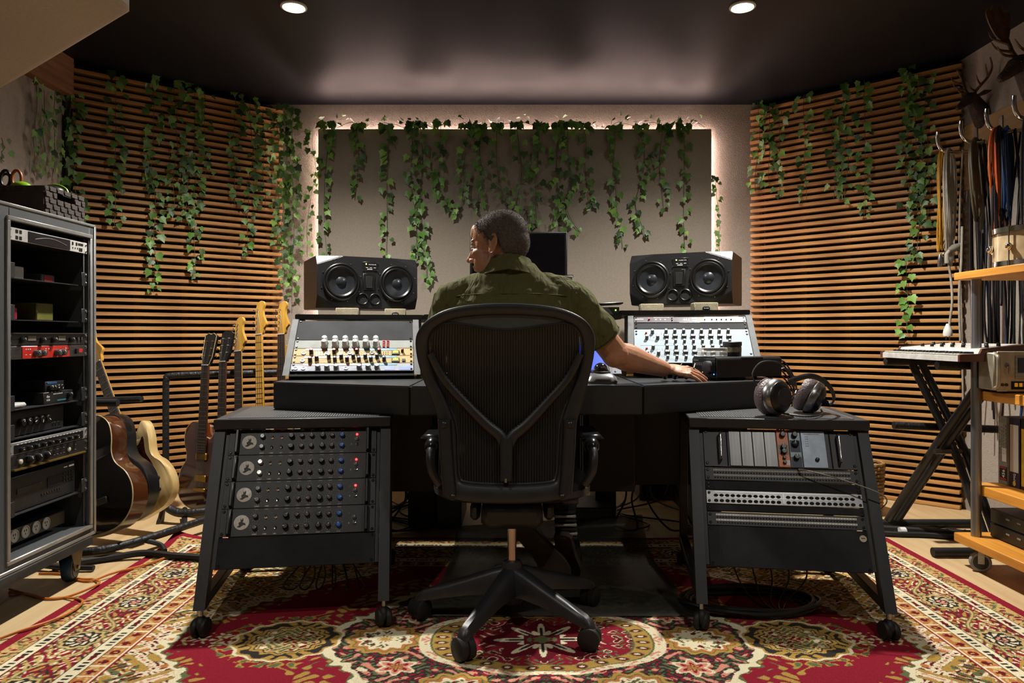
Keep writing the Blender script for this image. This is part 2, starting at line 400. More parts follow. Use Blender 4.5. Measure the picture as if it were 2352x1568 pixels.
    me.loops.add(q.size); me.loops.foreach_set('vertex_index', q.ravel().astype(np.int32))
    me.polygons.add(len(q)); me.polygons.foreach_set('loop_start', np.arange(0, q.size, 4, dtype=np.int32)); me.polygons.foreach_set('loop_total', np.full(len(q), 4, dtype=np.int32))
    me.update()
    at = me.color_attributes.new('weave', 'FLOAT_COLOR', 'POINT')
    rgba = np.ones((len(co_), 4), np.float32); rgba[:, :3] = col.reshape(-1, 3); at.data.foreach_set('color', rgba.ravel())
    me.polygons.foreach_set('use_smooth', [True] * len(q))
    a = N('woven_wool_pile'); ac = a.n('Attribute', attribute_name='weave')
    tc = a.n('TexCoord'); nz = a.n('TexNoise', i_Scale=420.0, i_Detail=2.0); a.l(tc.outputs['Object'], nz.inputs['Vector'])
    mr = a.n('MapRange'); mr.inputs[1].default_value = .3; mr.inputs[2].default_value = .7; mr.inputs[3].default_value = .72; mr.inputs[4].default_value = 1.2
    a.l(nz.outputs[0], mr.inputs[0]); vm = a.n('VectorMath', operation='SCALE'); a.l(ac.outputs['Color'], vm.inputs[0]); a.l(mr.outputs[0], vm.inputs['Scale'])
    a.l(vm.outputs[0], a.b.inputs['Base Color']); a.b.inputs['Roughness'].default_value = .95; a.b.inputs['Specular IOR Level'].default_value = .1
    bp = a.n('Bump'); bp.inputs['Strength'].default_value = .5; bp.inputs['Distance'].default_value = .003; a.l(nz.outputs[0], bp.inputs['Height']); a.l(bp.outputs[0], a.b.inputs['Normal'])
    me.materials.append(a.m)
    o = inst(me, 'rug'); tag(o, 'red Persian style rug with cream medallion and floral borders on the pale floor', 'rug')
    bb = MB().box((X0, Y0, .0025), (2 * hw - .02, 2 * hd - .02, .005)).build('rug_backing', M_DARK, o)
make_rug()
# ---------------------------------------------------------------- small shared pieces
def hull(name, pts, m, parent=None, bev=0, loc=None, rot=None, ang=20):
    bm = bmesh.new()
    for p in pts: bm.verts.new(p)
    bmesh.ops.convex_hull(bm, input=bm.verts)
    if bev: bmesh.ops.bevel(bm, geom=[e for e in bm.edges if e.calc_face_angle(0) > .3], offset=bev, segments=2, affect='EDGES')
    me = bpy.data.meshes.new(name); bm.to_mesh(me); bm.free(); me.materials.append(m)
    me.polygons.foreach_set('use_smooth', [True] * len(me.polygons)); me.set_sharp_from_angle(angle=R(ang))
    return inst(me, name, parent, loc, rot)
def ppoly(name, poly, z0, z1, m, parent, bev=.003):
    bm = bmesh.new(); n = len(poly)
    a = [bm.verts.new((x, y, z0)) for x, y in poly]; c = [bm.verts.new((x, y, z1)) for x, y in poly]
    bm.faces.new(a[::-1]); bm.faces.new(c)
    for i in range(n): bm.faces.new((a[i], a[(i + 1) % n], c[(i + 1) % n], c[i]))
    bmesh.ops.recalc_face_normals(bm, faces=bm.faces)
    if bev: bmesh.ops.bevel(bm, geom=bm.edges[:], offset=bev, segments=2, affect='EDGES', clamp_overlap=True)
    me = bpy.data.meshes.new(name); bm.to_mesh(me); bm.free(); me.materials.append(m)
    me.polygons.foreach_set('use_smooth', [True] * len(me.polygons)); me.set_sharp_from_angle(angle=R(35))
    return inst(me, name, parent)
KM = {}
def knob_mesh(key, r, h, m, cap=None, r2=None, skirt=0, n=14):
    if key in KM: return KM[key]
    b = MB(); r2 = r2 or r * .88
    if skirt: b.lathe([(skirt, 0), (skirt, h * .18), (r, h * .25)], n, mi=0, caps=False)
    b.lathe([(r, 0), (r, h * .3), (r2, h * .92), (r2 * .85, h)], n)
    b.box((0, r2 * .55, h + .0002), (r * .16, r2 * .8, .0012), mi=1)
    ms = [m, M_WTXT, cap or m]
    if cap: b.lathe([(r2 * .8, h * .99), (r2 * .8, h * 1.04), (r2 * .6, h * 1.06)], n, mi=2)
    KM[key] = b.mesh('knob', ms); return KM[key]
def K(parent, me, x, y, z=0, a=0, name='knob'): return inst(me, name, parent, (x, y, z), (0, 0, a))
SCREW = MB().lathe([(.0045, 0), (.0045, .002), (.003, .0032)], 10).mesh('rack_screw', mat('screw_black_oxide', '2c2c2e', .3, .8))
SCREWN = MB().lathe([(.0042, 0), (.0042, .002), (.003, .0032)], 10).mesh('rack_screw', M_CHR)
def unit(name, label, cat, T, v0, h, face, w=.4826, depth=.03, body=.43, screws=SCREW, thick=.004, group=None, sy=None, chass=M_BLACK):
    """19-inch rack unit: local x right, y up the panel, z out of the panel"""
    t = thing(name, label, cat, T @ V((0, v0, 0)), T.to_3x3(), group)
    MB().box((0, h / 2, thick / 2), (w, h - .0012, thick), b=.0008).build('front_panel', face, t)
    MB().box((0, h / 2, -depth / 2), (body, h - .003, depth)).build('chassis', chass, t)
    if screws:
        for sx in (-1, 1):
            for yy in (sy or ((.009, h - .009) if h > .03 else (h / 2,))): inst(screws, 'rack_screw', t, (sx * w * .4818, yy, thick))
    return t
def dots(b, xs, ys, w, h, z, mi=0):
    for x in xs:
        for y in ys: b.box((x, y, z), (w, h, .0008), mi=mi)
# ---------------------------------------------------------------- desk
DZ = .745
DESK = thing('studio_desk', 'large black studio desk with angled wings and two sloped rack bays', 'desk', (.05, 2.9, 0))
def dk(x, y): return (x - .05, y - 2.9)
WL = [(-.897, 2.70), (-.353, 2.475), (-.353, 3.12), (-.93, 3.12)]
WC = [(-.350, 2.475), (.455, 2.505), (.455, 3.12), (-.350, 3.12)]
WR = [(.458, 2.505), (1.050, 2.81), (1.08, 3.12), (.458, 3.12)]
for nm, W_ in (('wing_top', WL), ('centre_top', WC), ('wing_top', WR)): ppoly(nm, [dk(*p) for p in W_], .643, DZ, M_DESK, DESK, .004)
# undercarriage
def dbox(nm, x0, x1, y0, y1, z0, z1, m=M_DESK, b=.003):
    return MB().box(((x0 + x1) / 2 - .05, (y0 + y1) / 2 - 2.9, (z0 + z1) / 2), (x1 - x0, y1 - y0, z1 - z0), b=b).build(nm, m, DESK)
dbox('pedestal_panel', -.60, -.32, 2.92, 3.5, .285, .642)
dbox('pedestal_panel', .31, .50, 2.92, 3.5, .285, .642)
dbox('modesty_panel', -.318, .308, 3.25, 3.28, .285, .642)
dbox('modesty_panel', .502, 1.0, 3.05, 3.08, .285, .642)
dbox('modesty_panel', -.90, -.602, 3.05, 3.08, .285, .642)
dbox('desk_leg', -.50, -.37, 3.45, 3.68, .013, .284)
dbox('desk_leg', .40, .50, 3.45, 3.68, .013, .284)
dbox('desk_leg', .80, .86, 2.95, 3.05, .013, .642)
dbox('desk_leg', -.86, -.80, 2.95, 3.05, .013, .642)
# upper shelves
for nm, pl, z in (('upper_shelf', [(-.937, 3.10), (-.395, 3.183), (-.395, 3.95), (-.937, 3.95)], 1.011), ('upper_shelf', [(-.392, 3.183), (.487, 3.183), (.487, 3.95), (-.392, 3.95)], 1.013), ('upper_shelf', [(.490, 3.255), (1.052, 3.172), (1.03, 3.95), (.490, 3.95)], 1.033)):
    ppoly(nm, [dk(*p) for p in pl], z - .021, z, M_DESK, DESK, .0025)
for x in (-.80, 0.0, .90): dbox('shelf_upright', x - .02, x + .02, 3.5, 3.9, DZ, .985)
for x in (-.80, 0.0, .90): dbox('shelf_foot', x - .02, x + .02, 3.2, 3.94, .013, DZ)
TILT = R(38.4)
def bayT(cx, cy, cz, yaw): return M.Translation((cx, cy, cz)) @ Euler((0, 0, yaw)).to_matrix().to_4x4() @ Euler((TILT, 0, 0)).to_matrix().to_4x4()
TL = bayT(-.635, 2.86, .766, R(9)); TR = bayT(.745, 2.93, .785, R(-9))
for T, mz in ((TL, .985), (TR, .998)):
    Ti = M.Translation((-.05, -2.9, 0)) @ T
    for sx in (-1, 1):
        b = MB(); Q = lambda x, v, zz: Ti @ V((x, v, zz))
        # side cheek: sloped strip and a triangular side reaching back
        x0, x1 = sx * .2435, sx * .268
        vs = []
        for x in (x0, x1):
            vs += [Q(x, -.012, .006), Q(x, .352, .006)]
            p = Q(x, .352, .006); q = Q(x, -.012, .006)
            vs += [V((p.x, p.y + .1, p.z)), V((p.x + (q.x - p.x) * 0, p.y + .1, q.z - .004))]
        b.add(vs, [(0, 1, 2, 3), (7, 6, 5, 4), (0, 4, 5, 1), (1, 5, 6, 2), (2, 6, 7, 3), (3, 7, 4, 0)])
        b.build('bay_cheek', mat('grey_anodised', '5e6062', .65, 0, spec=.2, var=.08) if sx else M_BLACK, DESK, smooth=False)
    MB().box((0, -.008, -.012), (.487, .012, .03), T=Ti)  .build('bay_rail', MC.get('rail_matt') or mat('rail_matt', '141415', .8, spec=.15), DESK)
    MB().box((0, .165, -.19), (.487, .36, .01), T=Ti).build('bay_back', M_DARK, DESK)
# centre console between the bays
TC = bayT(.045, 2.88, .766, 0); TCi = M.Translation((-.05, -2.9, 0)) @ TC
M_GREYP = mat('blue_grey_panel', '5c626c', .65, 0, spec=.2, var=.06, scale=200)
MB().box((-.005, .255, 0), (.80, .195, .006), T=TCi, b=.001).build('console_panel', M_GREYP, DESK)
MB().box((-.005, .075, 0), (.80, .155, .006), T=TCi, b=.001).build('console_panel', mat('pale_grey_panel', '7a7e85', .65, 0, spec=.2, var=.05), DESK)
b = MB()
for x in (-.39, .37):
    for v in (.01, .145, .17, .34): b.lathe([(.004, .003), (.004, .005), (.002, .006)], 8, T=TCi @ M.Translation((x, v, 0)))
b.build('panel_screws', M_BLACK, DESK)
# blue sticker
T_ = TC
st = thing('sticker', 'blue and white sticker on the grey console panel beside the right rack bay', 'sticker', TC @ V((.325, .30, .0036)), TC.to_3x3() @ Euler((0, 0, R(-15))).to_matrix())
MB().prism([(-.022, -.03), (.02, -.034), (.03, .0), (.022, .03), (-.005, .036), (-.028, .02)], 0, .0006).build('backing', mat('sticker_blue', '3a5fd6', .4), st)
b = MB().box((.0, .012, .0008), (.03, .007, .0006)).box((.004, -.006, .0008), (.02, .008, .0006)).box((.008, -.02, .0008), (.012, .006, .0006))
b.build('print', M_WTXT, st)
# blue-lit screen leaning in the centre
sc = thing('tablet_screen', 'bright blue tablet screen leaning on the console behind the trackball', 'screen', TC @ V((.225, .0, .012)), TC.to_3x3())
MB().box((0, .085, 0), (.24, .175, .01), b=.003).build('bezel', M_BLK2, sc)
MB().box((0, .085, .0055), (.225, .16, .001)).build('display', mat('screen_blue', '2040e8', .3, emit=.9, ecol='2038e0', var=.05, scale=3), sc)

# ---------------------------------------------------------------- left bay gear
kw = knob_mesh('kw', .0125, .030, mat('knob_light_grey', 'd4d6d4', .35), M_WHITE, skirt=.0145)
kbr = knob_mesh('kbr', .0085, .020, M_BLK2, mat('cap_red', 'b81f28', .4))
kbb = knob_mesh('kbb', .0080, .021, M_BLK2, mat('cap_slate', '5a6a80', .4))
kgs = knob_mesh('kgs', .011, .018, mat('knob_mid_grey', '8b8d90', .35), M_WHITE)
BUT = MB().box((0, 0, .003), (.010, .006, .006), b=.001).mesh('button', M_RED)
u = unit('blank_panel', 'wide black blank plate, topmost in the left sloped rack bay', 'panel', TL, .212, .133, mat('blank_black', '2c2e32', .75, spec=.15, bump=.15, bscale=300, scale=6, var=.2))
u = unit('preamp_unit', 'silver rack unit with tall white knobs and red buttons in left bay', 'audio unit', TL, .157, .054, mat('satin_silver', '868a86', .7, 0, spec=.2, var=.06))
for x in (-.122, -.079, -.038, .003, .045, .087):
    for y, in ((.038,), (.014,)): K(u, kw, x, y, .004, random.uniform(-1, 1))
for x in (.120, .137):
    for j in range(4): inst(BUT, 'button', u, (x, .008 + j * .012, .004))
M_EQ = mat('sand_gold_panel', 'a89368', .65, 0, spec=.2, var=.05); M_BR = mat('copper_brown_strip', '8a6350', .5, .3); M_TE = mat('steel_blue_strip', '53707c', .5, .3)
M_YEL = mat('vu_yellow', 'f0d020', .3, emit=.5, ecol='e8c010')
def eq_strip(u, h):
    MB().box((-.08, h - .008, .0045), (.23, .013, .001)).build('vent_strip', M_BR, u); MB().box((.105, h - .008, .0045), (.14, .013, .001)).build('vent_strip', M_TE, u)
def vu(u, x, y):
    o = MB().box((x, y, .006), (.032, .026, .006), b=.001).build('meter_case', M_BLK2, u)
    MB().prism([(x - .011, y - .004), (x + .011, y - .004), (x + .011, y + .006), (x, y + .010), (x - .011, y + .006)], .0088, .0098).build('meter_face', M_YEL, o)
def rings(u, xs, y):
    for x in xs: MB().lathe([(.0095, 0), (.0095, .003), (.006, .003), (.006, .0012), (0, .0012)], 16).build('dial_ring', M_BLK2, u, (x, y, .004))
u = unit('equaliser_unit', 'sand coloured rack unit with four red-capped knobs and yellow meter', 'audio unit', TL, .110, .046, M_EQ)
eq_strip(u, .046); rings(u, (-.20, -.107, -.017, .073), .015)
for x in (-.170, -.079, .012, .102): K(u, kbr, x, .017, .004, random.random())
K(u, kbr, .197, .022, .004).scale = (.7, .7, .8); vu(u, .169, .015)
b = MB(); dots(b, [-.15 + i * .011 for i in range(5)] + [-.06 + i * .011 for i in range(5)] + [.03 + i * .011 for i in range(5)] + [.12 + i * .009 for i in range(3)], (.008, .02), .003, .006, .0046); b.build('toggle_row', M_CHR, u)
u = unit('equaliser_unit', 'sand coloured rack unit with ten slate-capped knobs and yellow meter', 'audio unit', TL, .063, .046, M_EQ)
eq_strip(u, .046); rings(u, (-.20,), .015)
K(u, kbr, -.17, .013, .004); K(u, kbr, -.145, .022, .004)
for i, x in enumerate((-.098, -.073, -.049, -.025, -.001, .022, .047, .07, .094, .123)): K(u, kbb, x, .030 if i % 2 == 0 else .014, .004, random.random())
vu(u, .169, .015); MB().box((.202, .014, .006), (.014, .014, .004)).build('switch', M_BLK2, u)
u = unit('compressor_unit', 'pale rack unit with blue end blocks and six grey knobs in left bay', 'audio unit', TL, .015, .047, mat('pale_grey_face', '9498a2', .65, 0, spec=.2, var=.05))
eq_strip(u, .047)
for x in (-.136, -.101, -.065, .025, .06, .095): K(u, kgs, x, .016, .004, random.uniform(-2, 2))
M_BLZ = mat('periwinkle_print', '6a7fd0', .5)
MB().box((-.208, .016, .0044), (.055, .022, .0008)).box((.145, .016, .0044), (.04, .024, .0008)).box((.208, .014, .0044), (.05, .02, .0008)).box((-.027, .015, .0044), (.02, .018, .0008)).build('colour_blocks', M_BLZ, u)
rings(u, (-.222, -.192, -.027), .016)
# ---------------------------------------------------------------- right bay gear
u = unit('converter_unit', 'rack converter with blue digits and slanted silver end plates', 'audio unit', TR, .302, .043, mat('gloss_black', '0b0b0d', .4, spec=.25))
M_MAUV = mat('mauve_grey_plate', '5c565c', .6, 0, spec=.2); M_SIL = mat('satin_plate', 'a4a6a6', .6, 0, spec=.2, var=.04)
MB().prism([(-.24, .002), (-.044, .002), (-.066, .041), (-.24, .041)], .004, .0055).build('end_plate', M_MAUV, u)
MB().prism([(.24, .002), (.044, .002), (.066, .041), (.24, .041)], .004, .0055).build('end_plate', M_SIL, u)
text('ORION', .011, u, (-.236, .024, .0058), None, M_WTXT, al='LEFT')
M_DIG = mat('digit_glow', 'a8b8ff', .4, emit=3.5, ecol='9fb4ff')
text('44.1', .017, u, (-.012, .021, .0045), None, M_DIG, name='digits'); 
MB().box((.022, .029, .0045), (.022, .011, .0008)).box((.022, .015, .0045), (.022, .011, .0008)).build('status_screen', mat('blue_lcd', '2a50d0', .4, emit=1.2, ecol='2a55e0'), u)
b = MB()
for x in (-.145, -.125, -.105): b.lathe([(.0035, .0055), (.0035, .0062)], 12, T=M.Translation((x, .022, 0)))
b.box((-.12, .036, .0058), (.07, .0012, .0006)); b.build('print', M_WTXT, u)
K(u, knob_mesh('red_s', .0045, .008, M_RED), -.175, .02, .0055); K(u, knob_mesh('blk_s', .003, .006, M_BLK2), -.075, .029, .0055); K(u, KM['blk_s'], -.075, .015, .0055)
K(u, knob_mesh('red_xs', .0032, .005, M_RED), .066, .02, .0055)
for i in range(5): K(u, KM['blk_s'], .096 + i * .0205, .02, .0055)
u = unit('blank_panel', 'slim black blank plate below the converter in the right rack bay', 'panel', TR, .257, .044, MC['blank_black'])
u = unit('mixer_unit', 'pale blue summing mixer panel crowded with grey knobs in right bay', 'audio unit', TR, .03, .226, mat('pale_blue_face', '8c99a2', .65, 0, spec=.2, var=.03), sy=(.21, .19, .06, .02))
kt = knob_mesh('kt', .0075, .019, mat('knob_taupe', '55554f', .4), M_WHITE); kwide = MB().box((0, 0, .006), (.021, .015, .012), b=.002).mesh('selector', mat('knob_taupe2', '4b4b46', .4))
for half, y0 in ((0, .118), (1, .012)):
    for i in range(8):
        x = -.105 + i * .0372
        K(u, kt, x, y0 + .082, .004, random.uniform(-1, 1)); inst(kwide, 'selector', u, (x, y0 + .053, .004)); K(u, kt, x, y0 + .018, .004, random.uniform(-1, 1)).scale = (.85, .85, .8)
    for x, y in ((-.163, .08), (-.188, .04), (-.142, .04)): K(u, kt, x, y0 + y, .004, random.uniform(-1, 1))
    K(u, KM['red_s'], -.19, y0 + .078, .004)
    b = MB(); dots(b, (-.172, -.158), (y0 + .05,), .004, .003, .0045); dots(b, (-.125,), (y0 + .075,), .002, .014, .0045); b.build('print', M_BLK2, u)
MB().box((-.135, .113, .0043), (.16, .0012, .0006)).build('panel_line', M_TE, u)
# ---------------------------------------------------------------- studio monitors
def speaker(label, loc, yaw, w=.52, h=.262, d=.37):
    t = thing('studio_monitor', label, 'speaker', loc, (0, 0, yaw), 'pair of horizontal studio monitors')
    hx, f = w / 2, .035; pts = []
    for sx in (-1, 1): pts += [(sx * hx, 0, .062), (sx * hx, 0, h - .045), (sx * (hx - .13), 0, h), (sx * (hx - .10), 0, 0), (sx * hx, f, 0), (sx * hx, f, h), (sx * hx, d, 0), (sx * hx, d, h)]
    hull('cabinet', pts, mat('speaker_black_paint', '131315', .42, bump=.15, bscale=700), t, .0025)
    RX = Euler((PI / 2, 0, 0)).to_matrix().to_4x4()  # local z -> -y (towards listener)
    M_SUR = mat('woofer_surround', '101012', .35); M_CONE = mat('woofer_cone', '2c2f34', .28, .3)
    for x in (-.141, .147):
        b = MB(); Tt = M.Translation((x, 0, .131)) @ RX
        b.lathe([(.094, 0), (.094, .009), (.090, .013), (.085, .013), (.081, .010)], 40, T=Tt, caps=False)
        wf = b.build('woofer', M_SUR, t)
        MB().lathe([(.081, .010), (.077, .015), (.072, .015), (.067, .010), (.064, .008)], 40, T=Tt, caps=False).build('surround', M_SUR, wf)
        MB().lathe([(.064, .008), (.045, .0045), (.028, .0008), (.026, .002), (.018, .0075), (.008, .0105), (0, .011)], 40, T=Tt, caps=False).build('cone', M_CONE, wf)
        b = MB()
        for k in range(8):
            a = k * PI / 4 + .3; b.lathe([(.003, 0), (.003, .0025), (.001, .003)], 8, T=M.Translation((x + .102 * math.cos(a), 0, .131 + .102 * math.sin(a))) @ RX)
        b.build('mounting_screws', M_STEEL, wf)
    tw = MB().box((.0, -.003, .135), (.062, .006, .088), b=.003).build('tweeter', M_BLK2, t)
    b = MB().box((0, -.0075, .135), (.034, .004, .056), b=.001)
    b.build('ribbon', M_DARK, tw); MB().box((0, -.009, .106), (.032, .004, .003)).box((0, -.005, .180), (.055, .003, .002)).build('horn_lip', M_STEEL, tw)
    for x in (-.032, .032):
        pr = MB().lathe([(.030, 0), (.030, .004), (.027, .006), (.0235, .002), (.0235, .0002)], 28, T=M.Translation((x, 0, .048)) @ RX, caps=False).build('bass_port', M_SUR, t)
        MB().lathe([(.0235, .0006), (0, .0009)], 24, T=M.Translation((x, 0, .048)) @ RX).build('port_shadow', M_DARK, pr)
    cp = MB().box((.006, -.0015, .214), (.078, .003, .046), b=.001).build('control_plate', M_BLK2, t)
    MB().sph((-.014, -.004, .226), .0032, 10, 6).build('power_led', mat('led_green', 'd8ff80', .4, emit=9, ecol='c8ff60'), cp)
    b = MB()
    for k in range(5): b.box((.002 + k * .008, -.0033, .224), (.004, .0008, .003))
    for k in range(3): b.box((-.01 + k * .02, -.0033, .208), (.012, .0008, .002))
    for k in range(4): b.box((-.006 + k * .007, -.0033, .200), (.005, .0008, .004))
    b.build('print', M_WTXT, cp)
    b = MB()
    for x, z in ((-.032, .194), (.044, .194), (-.032, .234), (.044, .234)): b.lathe([(.003, 0), (.003, .002)], 8, T=M.Translation((x, -.003, z)) @ RX)
    b.build('plate_screws', M_STEEL, cp)
    return t
YA = R(26)
def spk_loc(corner, yaw, side):  # corner = nearer front bottom corner
    return V(corner) + V((math.cos(yaw), math.sin(yaw), 0)) * (.26 * side)
ylft = YA; yrgt = -R(25)
speaker('black twin-woofer studio monitor left of the seated man', spk_loc((-.966, 3.56, 1.058), ylft, 1), ylft)
speaker('black twin-woofer studio monitor right of the seated man', spk_loc((1.09, 3.56, 1.079), yrgt, -1), yrgt)
M_FOAM = mat('beige_foam_block', 'a49a80', .9, bump=.4, bscale=300)
def block(label, px, w, py0, py1, Y, yaw, z0):
    x = (px - CX) * Y / F; h = (H - (py0 - CY) * Y / F) - z0 if py0 else .046
    t = thing('isolation_block', label, 'block', (x, Y, z0), (0, 0, yaw), 'beige blocks under the monitors')
    MB().box((0, .06, h / 2), (w, .12, h), b=.003).build('foam', M_FOAM, t)
    return t
bl = [('beige block under left end of the left monitor', 797, .112, 0, 0, 3.60, YA * .3, 1.0115, 0), ('beige block with oval badge under right end of the left monitor', 908, .108, 0, 0, 3.70, YA * .3, 1.0115, 1),
      ('beige block under left end of the right monitor', 1498, .114, 0, 0, 3.62, -YA * .2, 1.0335, 0), ('beige block with oval badge under right end of the right monitor', 1622, .114, 0, 0, 3.48, -YA * .2, 1.0335, 1)]
for lb, px, w, a_, b_, Y, yw, z0, bd in bl:
    t = block(lb, px, w, None, None, Y, yw, z0)
    if bd:
        o = MB().lathe([(.018, 0), (.018, .002), (.014, .0035), (0, .0038)], 24, T=M.Translation((0, 0, .018)) @ Euler((PI / 2, 0, 0)).to_matrix().to_4x4() @ M.Diagonal((1, .6, 1, 1))).build('oval_badge', M_BLK2, t)
        text('Auralex', .0075, t, (0, -.0042, .018), (PI / 2, 0, 0), M_WTXT)
# centre display
t = thing('computer_monitor', 'black flat computer monitor behind the man\'s head', 'monitor', (.033, 3.60, 1.0135))
MB().box((0, 0, .262), (.487, .022, .325), b=.004).build('screen_case', M_BLK2, t)
MB().box((0, -.0125, .264), (.463, .002, .300)).build('screen', mat('black_glass', '07070a', .12), t)
MB().box((0, .03, .09), (.06, .02, .18), b=.003).build('stand_neck', M_BLACK, t); MB().box((0, .02, .004), (.22, .16, .008), b=.003).build('stand_foot', M_BLACK, t)
# audio interface on the shelf
t = thing('audio_interface', 'grey wedge-fronted interface box with green light on the desk shelf', 'audio unit', (.385, 3.24, 1.0135), (0, 0, R(-3)))
hull('case', [(-.12, 0, 0), (.075, 0, 0), (-.12, 0, .034), (.048, 0, .034), (-.12, .14, 0), (.075, .14, 0), (-.12, .14, .038), (.048, .14, .038)], mat('interface_grey', '8a8f98', .4, .4), t, .001)
hull('end_wedge', [(.076, -.001, 0), (.098, -.001, 0), (.05, -.001, .034), (.098, -.001, .034), (.076, .14, 0), (.098, .14, 0), (.05, .14, .036), (.098, .14, .036)], mat('dark_green_plastic', '2c3a34', .4), t)
MB().sph((.082, -.002, .02), .003, 10, 6).build('power_led', MC['led_green'], t)
o = MB().box((.0, .05, .047), (.235, .13, .010), T=Tm(rx=0, ry=R(-3)), b=.003).build('lid', M_BLK2, t)
t = thing('small_bracket', 'small chrome box edge on the shelf beside the monitor', 'box', (.255, 3.30, 1.0135))
MB().box((0, .03, .09), (.05, .06, .18), b=.002).build('body', mat('bracket_grey', '6d6a66', .5), t); MB().tube([(-.05, -.003, .182), (.026, -.003, .182), (.026, -.003, .172)], .002, 6).build('chrome_edge', M_CHR, t)
# trackball
t = thing('trackball', 'silver and black trackball mouse on the desk by the man\'s right elbow', 'trackball', (.327, 2.64, DZ + .0005))
b = MB(); rg = []
for z, k in ((0, .97), (.008, 1), (.022, .9), (.034, .68), (.038, .5)):
    rg.append([V((.060 * k * math.copysign(abs(math.cos(a)) ** .55, math.cos(a)), .055 * k * math.copysign(abs(math.sin(a)) ** .55, math.sin(a)) + .012 * (1 - k), z)) for a in [2 * PI * i / 32 for i in range(32)]])
b.ring(rg).build('body', mat('trackball_silver', '8d8d8f', .28, .6), t)
MB().sph((0, .006, .047), .0275, 24, 16).build('ball', mat('ball_black', '1b1b1e', .12, coat=.8), t)
MB().lathe([(.036, .034), (.036, .041), (.031, .043), (.028, .040)], 28, T=M.Translation((0, .006, 0)), caps=False).build('scroll_ring', M_BLK2, t)
# headphone amplifier on the right wing
ang = R(24)
t = thing('headphone_amplifier', 'black curved-top amplifier box on the right desk wing by the hand', 'audio unit', (.790, 2.765, DZ + .0005), (0, 0, ang))
pr = [(0, .012), (0, .078), (.004, .086), (.012, .09), (.138, .09), (.146, .086), (.15, .078), (.15, .012)]
b = MB(); b.ring([[V((x, y, z)) for y, z in pr] for x in (.0, .325)]).build('shell', mat('amp_shell', '242426', .36, .3, bump=.1, bscale=800), t)
f = MB().box((-.002, .075, .05), (.006, .13, .068), b=.002).build('front_panel', M_BLK2, t)
MB().lathe([(.026, 0), (.026, .016), (.022, .019), (0, .019)], 28, T=M.Translation((-.005, .04, .05)) @ Euler((0, -PI / 2, 0)).to_matrix().to_4x4()).build('volume_knob', M_BLACK, f)
MB().sph((-.006, .012, .024), .002, 8, 6).build('blue_led', mat('led_blue', '4a8cff', .4, emit=8, ecol='3a80ff'), f)
MB().sph((-.006, .08, .03), .0015, 8, 6).build('orange_led', mat('led_orange', 'ff9030', .4, emit=5, ecol='ff8020'), f)
b = MB()
for k in range(6): b.box((-.006, .078 + k * .010, .062), (.001, .004, .012))
b.box((-.006, .12, .076), (.001, .03, .004)); b.build('print', mat('dim_print', '77736c', .6), f)
b = MB()
for k in range(14): b.box((.12 + k * .008, .0005, .084), (.003, .006, .008))
b.build('vent_slots', M_DARK, t)
for x in (.03, .295):
    for y in (.03, .12): MB().cyl((x, y, 0), (x, y, .0125), .01, n=12).build('rubber_foot', M_RUB, t)
TA = M.Translation((.790, 2.765, DZ + .0005)) @ Euler((0, 0, ang)).to_matrix().to_4x4()
p = TA @ V((.055, .095, .091))
t = thing('clear_case', 'clear plastic case on top of the black amplifier box', 'box', p, (0, 0, R(5)))
M_CLR = mat('clear_plastic', 'e6e4de', .15, var=.02, alpha=.45)
MB().box((0, 0, .009), (.098, .07, .017), b=.002).build('lower_tray', M_CLR, t); MB().box((0, 0, .027), (.098, .07, .016), b=.002).build('upper_tray', M_CLR, t); MB().box((.008, 0, .027), (.07, .05, .010)).build('contents', M_BLACK, t)
p = TA @ V((.16, .10, .091))
t = thing('round_tin', 'round black tin with pale label behind the clear plastic case', 'tin', p)
MB().lathe([(.036, 0), (.036, .042)], 32).build('body', M_BLK2, t); MB().lathe([(.038, .042), (.038, .056), (.036, .058), (0, .058)], 32).build('lid', M_BLACK, t)
MB().lathe([(.0365, .016), (.0365, .036)], 32, caps=False).build('label', mat('tin_label', '9a8c74', .6, scale=80, var=.3), t)
M_CBL = mat('black_cable', '0d0d0e', .45)
for k in range(5):
    a = TA @ V((.326, .03 + k * .022, .03 + (k % 2) * .03)); dx = .045 + .012 * k
    pts = spline([a, a + V((.05, .0, .005)), a + V((dx + .03, -.03, -.09)), V((a.x + dx - .01, a.y - .05, .66 - .03 * k)), V((a.x + dx * .3, a.y + .2, .35))], 6)
    tag(MB().tube(pts, .0032, 6).build('amplifier_cable', M_CBL if k % 2 else mat('maroon_cable', '3a1214', .45)), 'dark cable curving down from the back of the black amplifier box', 'cable', 'cables behind the amplifier box')
for k, px in enumerate((1528, 1550, 1575)):
    p = P(px, 846, 2.80); p.z = DZ + .012
    t = thing('cable_plug', ('black cable plug left of the amplifier, leftmost of three', 'black cable plug left of the amplifier, middle of three', 'black cable plug beside the amplifier, rightmost of three')[k], 'plug', p, (R(60), 0, R(20 * k - 20)))
    MB().lathe([(.010, 0), (.011, .01), (.011, .03), (.008, .036), (.004, .045)], 14).build('barrel', M_BLK2, t); MB().tube([(0, 0, .044), (.005, .01, .06), (.02, .03, .055)], .003, 6).build('lead', M_CBL, t)
